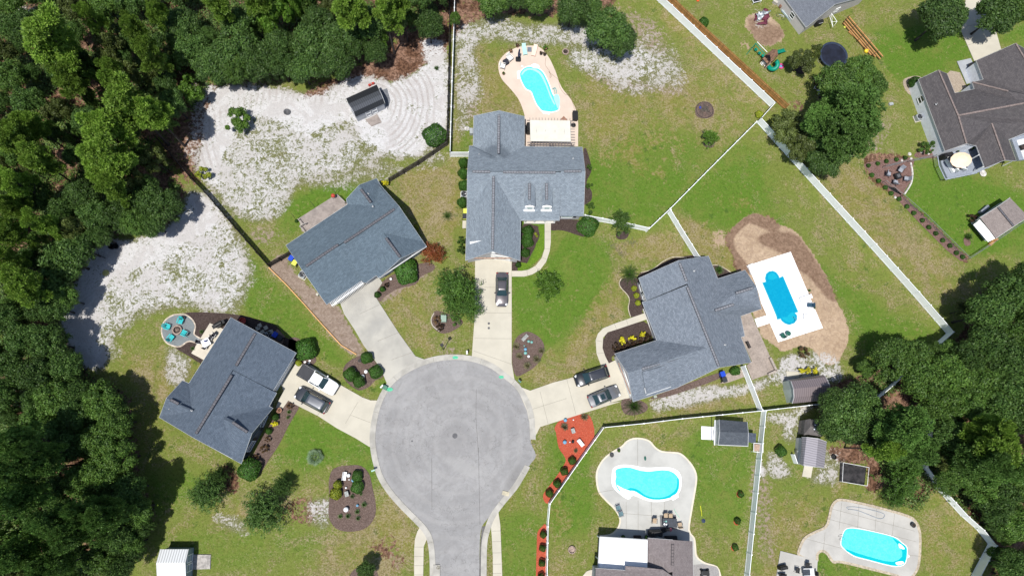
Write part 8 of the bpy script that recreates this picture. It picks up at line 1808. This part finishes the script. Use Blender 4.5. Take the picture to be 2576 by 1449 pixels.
q = BP((1420,490))[0]; b = MB(); b.tube([(-.25,0,.02),(.05,0,.02)],.02,6); b.lathe((.14,0,0),[(.12,0),(.12,.03)],14); b.obj('paddle', oteal, label='mint green paddle on the dark dining table', cat='paddle', loc=at(*q,.89))
q = BP((1272,640))[0]; grill(*q, blackp, 'round black kettle grill under the edge of the brown shingle roof', .125, 0, 1.35, cover=True)
q = BP((1490,712))[0]; b = MB(); b.rbox((0,0,.25),(1.7,.6,.5),.08); b.obj('ottoman', blackp, label='long black bench at the roof edge of the bottom patio', cat='bench', loc=at(*q,.13))
q = BP((1040,700))[0]; b = MB(); b.rbox((0,0,.25),(1.0,.45,.5),.06); b.obj('storage_box', mat('box_brown',(0.05,0.035,0.03),0.7), label='dark box in the shade beside the white patio roof', cat='box', loc=at(*q,.13))
for i,(x,y) in enumerate(((845,692),(1157,695))): q = BP((x,y))[0]; potted(*q, 'potted plant in the shade of the white patio roof, %s of two' % ['left','right'][i], 'smallbush', 4, potd, pr=.25)
b = MB(); b.tube([P(*x,.17) for x in smooth(BP((1540,322),(1565,375),(1590,410),(1612,438)),4,closed=False)],.035,8); b.obj('pool_noodle', mat('noodle_mint',(0.35,0.72,0.55),0.7), label='mint green pool noodle on the bottom patio', cat='pool noodle')
b = MB(); b.tube([P(*x,.05) for x in smooth(BP((1895,280),(1902,330),(1912,380),(1912,420)),4,closed=False)],.05,8); b.obj('pool_noodle', mat('noodle_yellow',(0.75,0.78,0.03),0.7), label='yellow pool noodle lying on the lawn', cat='pool noodle')
lath('disc', *BP((1935,482))[0], [(.28,0),(.28,.05),(.1,.07)], mat('disc_navy',(0.02,0.04,0.09),0.6), 'navy disc lying below the yellow pool noodle', 'disc', 0)
lath('planter', *t12((2038,537))[0], [(.2,0),(.3,.3),(.3,.34),(.2,.34)], potd, 'dark planter at the left rim of the round grey patio', 'planter', .11); potted(*t12((2090,503))[0], 'potted plant at the upper left rim of the round grey patio', 'smallbush', 3.5, pot)
lath('toy', *t12((2292,562))[0], [(.12,0),(.16,.08),(.05,.12)], dg, 'small dark green toy above the kidney pool', 'toy', .125, sy=1.9)
root = empty('garden_tractor', at(*BP((1945,1175))[0],.14), .0, 'black wheeled garden cart on the grey round pad at the bottom', 'cart'); b = MB(); b.rbox((0,0,.45),(1.1,.6,.35),.08); b.obj('frame', blackp, root)
for sx in (-1,1):
    for sy in (-1,1): b = MB(); b.tube([(sx*.45,sy*.30,.2),(sx*.45,sy*.42,.2)],.2,12); b.obj('wheel', tyrem, root)
b = MB(); b.tube([(-.5,-.2,.6),(-.65,-.2,1.0),(-.65,.2,1.0),(-.5,.2,.6)],.02,6); b.obj('handle', rimm, root)
# ---- lower right patio
potted(*t22((1730,1063))[0], 'black pot at the right rim of the stone edged patio', 'russet', 3, potd, pr=.32)
b = MB(); b.tube([P(*x,.15) for x in smooth(t22((1250,945),(1240,930),(1300,928),(1400,945),(1490,968),(1522,985),(1515,1010),(1480,1015),(1400,985),(1320,955),(1250,945)),5,closed=False)],.045,6); b.obj('pool_hose', mat('hose_bluegrey',(0.33,0.38,0.44),0.6), label='blue-grey pool hose looped on the stone edged patio', cat='hose')
root = empty('pool_ladder', at(*t22((1195,1158))[0],.14), -1.4, 'metal pool ladder at the left end of the lower right pool', 'ladder')
for s_ in (-1,1): b = MB(); b.tube([(s_*.22,-.35,0),(s_*.22,-.3,.55),(s_*.22,.2,.65),(s_*.22,.5,.1)],.025,8); b.obj('rail', rimm, root)
tq = t22((935,1422))[0]; table(*tq, 1.5, 1.3, wf, 'white table at the bottom of the lower right patio', .135, .7)
b = MB(); b.rbox((0,0,.05),(1.0,.8,.05),.05); b.obj('tray', tb, label='dark tray on the white table', cat='tray', loc=at(*tq,.86))
for (x,y,lb) in ((865,1405,'black mesh chair left of the white table'),(940,1368,'black mesh chair above the white table'),(985,1425,'black mesh chair right of the white table')): pchair(*t22((x,y))[0], tq, darkm, darkm, lb, 'black chairs at the white table', z=.135, s=1.1)
grill(*t22((745,1380))[0], blackp, 'black covered grill at the left of the lower right patio', .135, .2, .9, cover=True); grill(*t22((740,1437))[0], blackp, 'lower black grill at the left of the lower right patio', .135, 0, .8)
lath('skimmer_lid', *t22((1702,1298))[0], [(.18,0),(.18,.03)], white, 'white round skimmer lid beside the lower right pool', 'lid', .123)
# black garden bed with pipe frame
gb_ = t22((1187,592),(1380,628),(1366,766),(1180,735)); sheet('garden_fabric', gb_, .10, mat('fabric_black',(0.045,0.042,0.045),0.9,0.3,1.5,col2=(0.02,0.02,0.022)), label='black fabric covering the bare garden bed', cat='fabric')
root = empty('garden_enclosure', at(*gb_[0]), label='white pipe frame round the black garden bed', cat='frame'); o0 = root.location.copy(); zz = Vector((0,0,.9)); cs = [P(*x)-o0 for x in gb_]
for i in range(4): b = MB(); b.tube([cs[i]+zz, cs[(i+1)%4]+zz],.03,6); b.obj('rail', white, root); b = MB(); b.tube([cs[i],cs[i]+zz],.03,6); b.obj('post', white, root)
lath('black_pot', *t22((1135,551))[0], [(.3,0),(.36,.35),(.3,.35),(.26,.1)], darkm, 'black round pot on the pine straw above the black garden bed', 'pot', 0)
for (u,v,lb) in ((t22((1150,690))[0][0],t22((1150,690))[0][1],'x'),): pass
# mesh gate in the eastern wood
root = empty('mesh_gate', at(*t22((1885,225))[0]), label='white mesh gate panel among the eastern trees', cat='gate'); o0 = root.location.copy(); g4 = [P(*x)-o0 for x in t22((1832,200,1.7),(1885,222,1.7))]; d = g4[1]-g4[0]; rz = math.atan2(d.y,d.x); b = MB()
for k in range(12): b.box(g4[0]+d*(k/11)-Vector((0,0,.75)),(.03,.03,1.5),rz)
b.box((g4[0]+g4[1])/2,(d.length,.05,.05),rz); b.box((g4[0]+g4[1])/2-Vector((0,0,1.5)),(d.length,.05,.05),rz); b.obj('lattice', white, root)

# ---- north-east yard
q = t20((1118,440))[0]; root = empty('trampoline', at(*q), label='big round trampoline with a navy mat', cat='trampoline')
Rt = 2.35; b = MB(); b.lathe((0,0,.86),[(Rt*.86,0),(Rt*.86,.02),(0,.0)],40,cap=False); b.obj('mat', mat('tramp_mat',(0.012,0.016,0.035),0.8,0.2,1), root); b = MB(); b.lathe((0,0,.86),[(Rt*.86,.02),(Rt*.88,.06),(Rt,.06),(Rt,.0),(Rt*.86,.0)],40,cap=False); b.obj('pad', mat('tramp_pad',(0.03,0.045,0.085),0.6), root)
for k in range(6): a = k*1.047+.3; b = MB(); b.tube([((Rt-.05)*math.cos(a-.12),(Rt-.05)*math.sin(a-.12),.86),(Rt*math.cos(a-.12),Rt*math.sin(a-.12),.04),(Rt*math.cos(a+.12),Rt*math.sin(a+.12),.04),((Rt-.05)*math.cos(a+.12),(Rt-.05)*math.sin(a+.12),.86)],.03,6); b.obj('leg', galv, root)
# playset
pgreen = mat('play_green',(0.0,0.30,0.20),0.45,0.03,2); pwood = mat('play_wood',(0.30,0.17,0.115),0.8,0.2,3)
o_ = P(*PL((1215,770))[0],1.0); root = empty('playset', (o_.x,o_.y,0), label='wooden playset with a green tube slide and swings', cat='playset')
def L_(x, y, z): p = P(*PL((x,y))[0], z); return Vector((p.x-o_.x, p.y-o_.y, z))
r4 = [L_(1120,740,2.5), L_(1215,668,2.5), L_(1285,745,2.5), L_(1190,815,2.5)]; m1, m2 = (r4[0]+r4[3])/2, (r4[1]+r4[2])/2; m1.z = m2.z = 3.2
b = MB(); b.add([r4[0],r4[1],m2,m1,r4[2],r4[3]]+[x-Vector((0,0,.06)) for x in (r4[0],r4[1],m2,m1,r4[2],r4[3])], [(0,3,2,1),(3,5,4,2),(6,7,8,9),(9,8,10,11),(0,1,7,6),(4,5,11,10),(0,6,9,3),(3,9,11,5),(1,2,8,7),(2,4,10,8)]); b.obj('roof', pwood, root)
for p in r4: b = MB(); b.box((p.x,p.y,1.25),(.1,.1,2.5)); b.obj('post', pwood, root)
b = MB(); b.prism([(p.x,p.y) for p in r4],1.25,1.33); b.obj('platform', pwood, root)
a_, c_ = L_(985,588,2.2), L_(1120,745,2.2); b = MB(); b.tube([a_,c_],.06,8); b.obj('swing_beam', pgreen, root)
a2, c2 = L_(1003,568,1.0), L_(1140,708,1.0); b = MB(); b.tube([a2,c2],.05,8); b.obj('side_beam', wf, root)
for s_ in (-1,1): b = MB(); b.tube([a_, Vector((a_.x-s_*.7,a_.y-s_*.7,0))],.05,8); b.obj('leg', pgreen, root)
for (x,y) in ((987,672),(1036,720),(1082,756)):
    p = L_(x,y,.5); b = MB(); b.lathe(p,[(.27,0),(.27,.05)],16); sw = b.obj('swing_seat', pgreen, root); b = MB(); tt = (p-a_).dot(c_-a_)/(c_-a_).length_squared; tp = a_+(c_-a_)*max(.05,min(.95,tt)); b.tube([p,tp],.012,5); b.obj('rope', darkm, sw)
a_, c_ = L_(1260,712,1.35), L_(1378,680,.25); d = (c_-a_); sd = Vector((-d.y,d.x,0)).normalized()*.27; b = MB(); b.add([a_-sd,a_+sd,c_+sd,c_-sd]+[x-Vector((0,0,.06)) for x in (a_-sd,a_+sd,c_+sd,c_-sd)],[(0,3,2,1),(4,5,6,7),(0,1,5,4),(2,3,7,6),(1,2,6,5),(3,0,4,7)])
for s_ in (-1,1): b.tube([a_+sd*s_+Vector((0,0,.08)),c_+sd*s_+Vector((0,0,.08))],.05,6)
b.obj('slide', pgreen, root)
cc = L_(1228,888,1.0); b = MB(); pts = []
for i in range(19): a = 1.2-i*.26; pts.append((cc.x+.52*math.cos(a), cc.y+.52*math.sin(a), 1.55-i*.065))
b.tube(pts,.34,14); b.obj('tube_slide', pgreen, root, smooth=True)
b = MB(); a_, c_ = L_(1130,800,1.3), L_(1060,870,0.0)
for k in range(6): p = a_.lerp(c_,k/5); b.box(p,(.10,.55,.06),math.atan2((c_-a_).y,(c_-a_).x))
b.obj('ladder', wf, root)
a_, c_ = L_(1175,830,1.3), L_(1100,905,0.0); d = c_-a_; sd = Vector((-d.y,d.x,0)).normalized()*.35; b = MB(); b.add([a_-sd,a_+sd,c_+sd,c_-sd,a_-sd-Vector((0,0,.05)),a_+sd-Vector((0,0,.05)),c_+sd-Vector((0,0,.05)),c_-sd-Vector((0,0,.05))],[(0,3,2,1),(4,5,6,7),(0,1,5,4),(2,3,7,6),(1,2,6,5),(3,0,4,7)]); cw = b.obj('climbing_wall', mat('play_wood_pale',(0.42,0.33,0.28),0.8,0.2,4), root)
b = MB(); rr = random.Random(3)
for k in range(9): p = a_.lerp(c_,.1+.1*k)+sd*rr.uniform(-.7,.7)+Vector((0,0,.04)); b.box(p,(.12,.12,.08))
b.obj('climbing_hold', wf, cw)
q = PL((1320,902))[0]; root = empty('inflatable_ring', at(*q), label='pink and blue inflatable ring beside the tube slide', cat='inflatable'); b = MB(); b.tube([(.36*math.cos(i*.35),.36*math.sin(i*.35),.14) for i in range(18)],.13,10,closed=True); b.obj('ring', mat('pink_vinyl',(0.75,0.08,0.28),0.4), root, smooth=True); b = MB(); b.lathe((0,0,.05),[(.28,0),(.28,.05)],20); b.obj('floor', mat('blue_vinyl',(0.2,0.4,0.7),0.4), root)
# crumpled tarp
rr = random.Random(4)
def blanket(pts, z, amp, m, label, seed, cat='tarp', name='tarp'):
    pw = [P(*x) for x in pts]; xs_ = [p.x for p in pw]; ys_ = [p.y for p in pw]; N_ = 16; vs = []; ok = {}; fs = []
    poly = [(p.x,p.y) for p in pw]
    for j in range(N_+1):
        for i in range(N_+1):
            x = min(xs_)+(max(xs_)-min(xs_))*i/N_; y = min(ys_)+(max(ys_)-min(ys_))*j/N_; h = z+amp*abs(mnoise.noise(Vector((x*1.6,y*1.6,seed))))*1.6
            if inpoly(x,y,poly): ok[(i,j)] = len(vs); vs.append((x,y,h))
    for j in range(N_):
        for i in range(N_):
            k = [(i,j),(i+1,j),(i+1,j+1),(i,j+1)]
            if all(q in ok for q in k): fs.append(tuple(ok[q] for q in k))
    b = MB(); b.add(vs, fs); o = b.obj(name, m, label=label, cat=cat, smooth=True); s = o.modifiers.new('thick','SOLIDIFY'); s.thickness = .03; return o
blanket(PL((930,330),(1000,280),(1130,310),(1170,250),(1175,200),(1130,120),(1090,110),(1030,200),(960,200),(950,300),(1000,360),(1140,350),(1160,300),(1060,300)), .12, .45, mat('tarp_maroon',(0.16,0.035,0.06),0.6,0.2,2), 'crumpled maroon tarp on the dirt mound', 2)
blanket(PL((960,210),(1060,170),(1180,165),(1160,210),(1090,230),(1060,290),(980,310),(985,240)), .32, .5, mat('tarp_silver',(0.52,0.57,0.60),0.35,0.3,3,metal=0.3), 'crumpled silver sheet on top of the maroon tarp', 5)
grill(*PL((1815,340))[0], blackp, 'black covered grill beside the mid grey roofed house', .02, .35, 1.0, cover=True)
root = empty('gate', at(*PL((2000,270))[0]), label='open white gate frame beside the mid grey roofed house', cat='gate'); b = MB(); o0 = root.location.copy(); g_ = [P(*x)-o0 for x in PL((2005,185,.9),(2080,295,.9),(2025,372,.9),(1982,225,.9))]; b.tube(g_,.05,6,closed=True); b.obj('frame', wf, root); b = MB(); b.tube([g_[0],g_[2]],.03,6); b.tube([g_[1],(g_[2]+g_[3])/2],.03,6); b.obj('brace', wf, root)
root = empty('bicycle', at(*PL((1322,232))[0],.05), -.6, 'bicycle lying on the grass beside the mid grey roofed house', 'bicycle')
for x in (-.5,.5): b = MB(); b.tube([(x+.32*math.cos(i*.4),.32*math.sin(i*.4),.1) for i in range(16)],.022,6,closed=True); b.obj('wheel', rimm, root)
b = MB(); b.tube([(-.5,0,.14),(-.1,.3,.14),(.35,.3,.14),(.5,0,.14)],.02,6); b.tube([(-.1,.3,.14),(0,-.02,.14),(.35,.3,.14)],.02,6); b.obj('frame', wf, root); b = MB(); b.box((-.12,.38,.14),(.2,.08,.05)); b.obj('saddle', blackp, root)
lath('barrel', *PL((1312,105))[0], [(.28,0),(.34,.4),(.28,.8),(.05,.82)], pot, 'brown barrel against the wall of the mid grey roofed house', 'barrel', 0)
q = PL((1240,45))[0]; b = MB(); b.rbox((0,0,.3),(.8,.6,.6),.05); b.obj('storage_box', mat('box_cream',(0.6,0.56,0.5),0.7), label='cream box beside the brown barrel', cat='box', loc=at(*q), rz=-.7)
q = PL((980,25))[0]; frame_box('small_table', *q, 1.4, .8, .5, wf, 'pale low table with a dark tray at the top edge', 'table', .3, topm=darkm)
lath('toy', *PL((200,15))[0], [(.2,0),(.25,.2),(.1,.35)], mat('toy_orange',(0.8,0.12,0.03),0.6), 'orange toy on the lawn near the top edge', 'toy', 0)
# timber frame
root = empty('timber_trellis', at(*PL((2380,440))[0]), label='long orange timber frame lying on the lawn above the trampoline', cat='timber frame'); o0 = root.location.copy()
for (a_, c_, z) in (((2235,225),(2700,770),.55),((2205,250),(2665,800),.5),((2180,280),(2600,770),.45),((2165,310),(2540,745),.4),((2235,430),(2440,600),.2)):
    p, q = P(*PL(a_)[0],z)-o0, P(*PL(c_)[0],z)-o0; d = q-p; b = MB(); b.box((p+q)/2,(d.length,.16,.16),math.atan2(d.y,d.x)); b.obj('beam', m_wood_new, root)
for (a_, c_) in (((2240,220),(2160,320)),((2340,340),(2250,420)),((2440,470),(2350,560)),((2530,570),(2440,660)),((2640,690),(2540,760))):
    p, q = P(*PL(a_)[0],.3)-o0, P(*PL(c_)[0],.3)-o0; d = q-p; b = MB(); b.box((p+q)/2+Vector((0,0,.38)),(d.length,.09,.09),math.atan2(d.y,d.x)); b.box((p+q)/2,(d.length,.09,.6),math.atan2(d.y,d.x)); b.obj('crossbar', mat('timber_dark',(0.14,0.08,0.04),0.8), root)
lath('ride_on_toy', *PL((2465,700))[0], [(.25,0),(.35,.2),(.3,.4),(.1,.5)], mat('toy_yellow',(0.85,0.62,0.03),0.5), 'yellow and black ride-on toy under the timber frame', 'toy', 0); lath('tennis_ball', *PL((2178,375))[0], [(.1,0),(.2,.12),(.1,.26)], lime, 'lime ball on the grass beside the timber frame', 'ball', 0)
q = t20((1010,690))[0]; bench(*q, wf, 'white bench in the shade left of the north-east tree group', -1.0, 1.5)
q = t20((1568,790))[0]; b = MB(); b.rbox((0,0,.15),(.7,.45,.3),.05); b.obj('crate', acm, label='small grey crate on the lawn right of the north-east trees', cat='crate', loc=at(*q), rz=.2)
# brush pile ring
for (z,x,y,r,lb) in ((t20,165,832,1.35,'round brush pile ringed by edging on the north lawn'),): 
    q = z((x,y))[0]; root = empty('brush_pile', at(*q), label=lb, cat='brush pile'); b = MB(); b.tube([(r*math.cos(i*.26),r*math.sin(i*.26),.05) for i in range(24)],.035,6,closed=True); b.obj('edging', darkm, root)
    b = MB(); rr = random.Random(9)
    for k in range(70): a = rr.uniform(0,6.28); s = rr.uniform(0,1.0); p = Vector((math.cos(rr.uniform(0,6.28))*s,math.sin(rr.uniform(0,6.28))*s,.08+rr.uniform(0,.25))); d = Vector((math.cos(a),math.sin(a),rr.uniform(-.2,.2)))*rr.uniform(.2,.5); b.tube([p-d,p+d],.02,4)
    b.obj('twigs', barkp, root)
    b = MB(); b.rbox((-.7,.35,.15),(.3,.35,.2),.08); b.obj('blue_cloth', blue, label='blue cloth on the brush pile', cat='cloth', loc=at(*q))
# triangle seating : grey chairs round a fire table
tq = DK((170,765))[0]; root = empty('fire_table', at(*tq,.06), .3, 'square black fire table between four grey chairs', 'fire table'); b = MB(); b.rbox((0,0,.28),(.95,.95,.56),.04); b.obj('body', darkm, root); b = MB(); b.box((0,0,.58),(.5,.5,.04)); b.obj('burner', iron, root)
gch = mat('cushion_grey',(0.36,0.38,0.43),0.8,0.04,3)
for (x,y,lb) in ((238,640,'upper'),(8,715,'left'),(140,870,'lower'),(345,805,'right')): pchair(*DK((x,y))[0], tq, darkm, gch, 'grey cushioned chair beside the square fire table, %s one' % lb, 'grey chairs at the fire table', z=.06, s=1.35)
for i,(x,y,r) in enumerate(((415,335,.3),(445,420,.22),(640,300,.2),(770,325,.24),(145,1150,.22),(270,455,.2))): q = DK((x,y))[0]; lath('stone', *q, [(r,0),(r*.95,r*.3),(r*.4,r*.5)], mrk, 'pale stone near the chain link fence, %s from the left' % ['fourth','fifth','sixth','seventh','second','third'][i], 'stone', .03, n=9, group='pale stones')
# deck of the brown house
dkb_ = mat('deck_blue_grey',(0.33,0.37,0.44),0.8,0.04,2)
root = empty('deck', (0,0,0), label='blue-grey raised deck of the brown roofed house', cat='deck')
dk_ = plank_deck('deck_boards', DK((945,390),(985,560),(1095,815),(1700,690),(1860,610),(1690,180),(1500,140)), .5, dkb_, root, along=2, w_=.15)
b = MB(); rp = [P(*x) for x in DK((945,370,1.4),(975,560,1.4),(1095,812,1.4),(1690,690,1.4))]
for p, q in zip(rp[:-1], rp[1:]): d = q-p; b.box((p+q)/2,(d.length,.12,.05),math.atan2(d.y,d.x)); [b.box(p.lerp(q,k/8)-Vector((0,0,.45)),(.04,.04,.9)) for k in range(9)]
b.obj('railing', mat('rail_blue_grey',(0.42,0.47,0.55),0.6), root)
root = empty('deck', (0,0,0), label='grey deck with a white patterned rug at the right edge', cat='deck'); plank_deck('deck_boards', DK((2300,70),(2440,470),(2700,440),(2700,-60)), .5, dkb_, root, w_=.15)
b = MB(); q = [P(*x) for x in DK((2390,100),(2700,20),(2700,420),(2520,450))]; b.prism([(x.x,x.y) for x in q], .5, .52); b.obj('rug', mat('rug_pattern',(0.78,0.78,0.79),0.9,0.15,6,col2=(0.5,0.55,0.6)), label='white patterned rug on the right hand deck', cat='rug')
b = MB(); b.rbox((0,0,.3),(1.1,.8,.4),.06); b.obj('coffee_table', mat('table_brown_dark',(0.06,0.045,0.04),0.6), label='dark coffee table on the white patterned rug', cat='table', loc=at(*DK((2545,215))[0],.52), rz=.3)
oc = P(*DK((1428,425))[0],2.9); root = empty('parasol', (oc.x,oc.y,.5), math.radians(14), 'tan oval parasol open over the deck', 'parasol'); b = MB(); rg = [(1.05*2.05*math.cos(a)*.86, 1.28*math.sin(a), 1.95) for a in [math.radians(22.5+45*k*0.6667) for k in range(12)]]
vs = rg+[(x*.5,y*.5,2.28) for x,y,z in rg]+[(0,0,2.42)]; n = 12; b.add(vs,[(i,(i+1)%n,n+(i+1)%n,n+i) for i in range(n)]+[(n+i,n+(i+1)%n,2*n) for i in range(n)]); o = b.obj('canopy', mat('canopy_tan',(0.80,0.62,0.44),0.8,0.02,1), root); s = o.modifiers.new('t','SOLIDIFY'); s.thickness = .02
b = MB(); b.tube([(0,0,0),(0,0,2.4)],.03,8); b.obj('pole', darkm, root)
grill(*DK((1060,402))[0], blackp, 'large black covered grill on the blue-grey deck', .5, .25, 1.25, cover=True)
for i,(x,y,tx,ty) in enumerate(((1255,640,1300,560),(1385,620,1400,540))): pchair(*DK((x,y))[0], DK((tx,ty))[0], darkm, wf, 'white chair below the tan parasol, %s of two' % ['left','right'][i], 'white chairs under the parasol', z=.5, s=1.25)
table(*DK((1400,480))[0], 1.8, 1.0, blackp, 'dark dining table under the tan parasol', .5, .7, rz=.25)
for i,(x,y,r,k) in enumerate(((1300,290,5,'greentuft'),(1570,245,6,'bright'),(1180,540,4.5,'smallbush'))): potted(*DK((x,y))[0], 'potted plant on the blue-grey deck, %s' % ['under the house wall','at the upper corner','beside the grill'][i], k, r, potd, .5)
b = MB(); b.rbox((0,0,.35),(2.4,.35,.5),.06); b.obj('sofa_back', wf, label='long white bench at the left side of the blue-grey deck', cat='bench', loc=at(*DK((1145,570))[0],.5), rz=-1.15)
lath('plant_bed', *DK((1790,705))[0], [(.5,0),(.55,.2),(.4,.22)], mrk, 'pale rock planter below the porch steps of the brown house', 'planter', 0)
b = MB(); b.tube([P(*x,.08) for x in smooth(DK((440,500),(470,660),(470,760),(440,900),(320,1090)),4,closed=False)],.14,6); b.obj('stone_edging', mrk, label='pale stone edging curving beside the grey chairs', cat='edging')
b = MB(); b.box((0,0,.45),(.75,.75,.1)); b.box((0,0,.2),(.9,.9,.4)); b.obj('porch_steps', mat('step_brown',(0.35,0.27,0.2),0.8), label='brown box on the grey porch of the brown roofed house', cat='step', loc=at(*HE((745,345))[0],.1), rz=.45)
b = MB(); q = [P(*x) for x in HE((800,290),(870,480),(760,500),(725,385))]; b.prism([(x.x,x.y) for x in q],0.1,.45); b.obj('porch_floor', MATS['grey_concrete'], label='grey raised porch beside the driveway of the brown house', cat='porch')
# ground scatter : fallen branches heaps on the front lawn of the pale house
for i,(z,x,y,r,lb) in enumerate(((t11,2050,415,.6,'upper left'),(t11,2180,385,.5,'right'),(t11,2115,460,.6,'lower'))):
    q = z((x,y))[0]; b = MB(); rr = random.Random(20+i)
    for k in range(34): a = rr.uniform(0,6.28); p = Vector((rr.gauss(0,r),rr.gauss(0,r*.6),.03+rr.uniform(0,.08))); d = Vector((math.cos(a),math.sin(a),0))*rr.uniform(.1,.35); b.tube([p-d,p+d],.015,4,caps=False)
    b.obj('twig_heap', barkp, label='heap of dry twigs on the lawn near the mulch ringed tree, %s of three' % lb, cat='twigs', loc=at(*q))
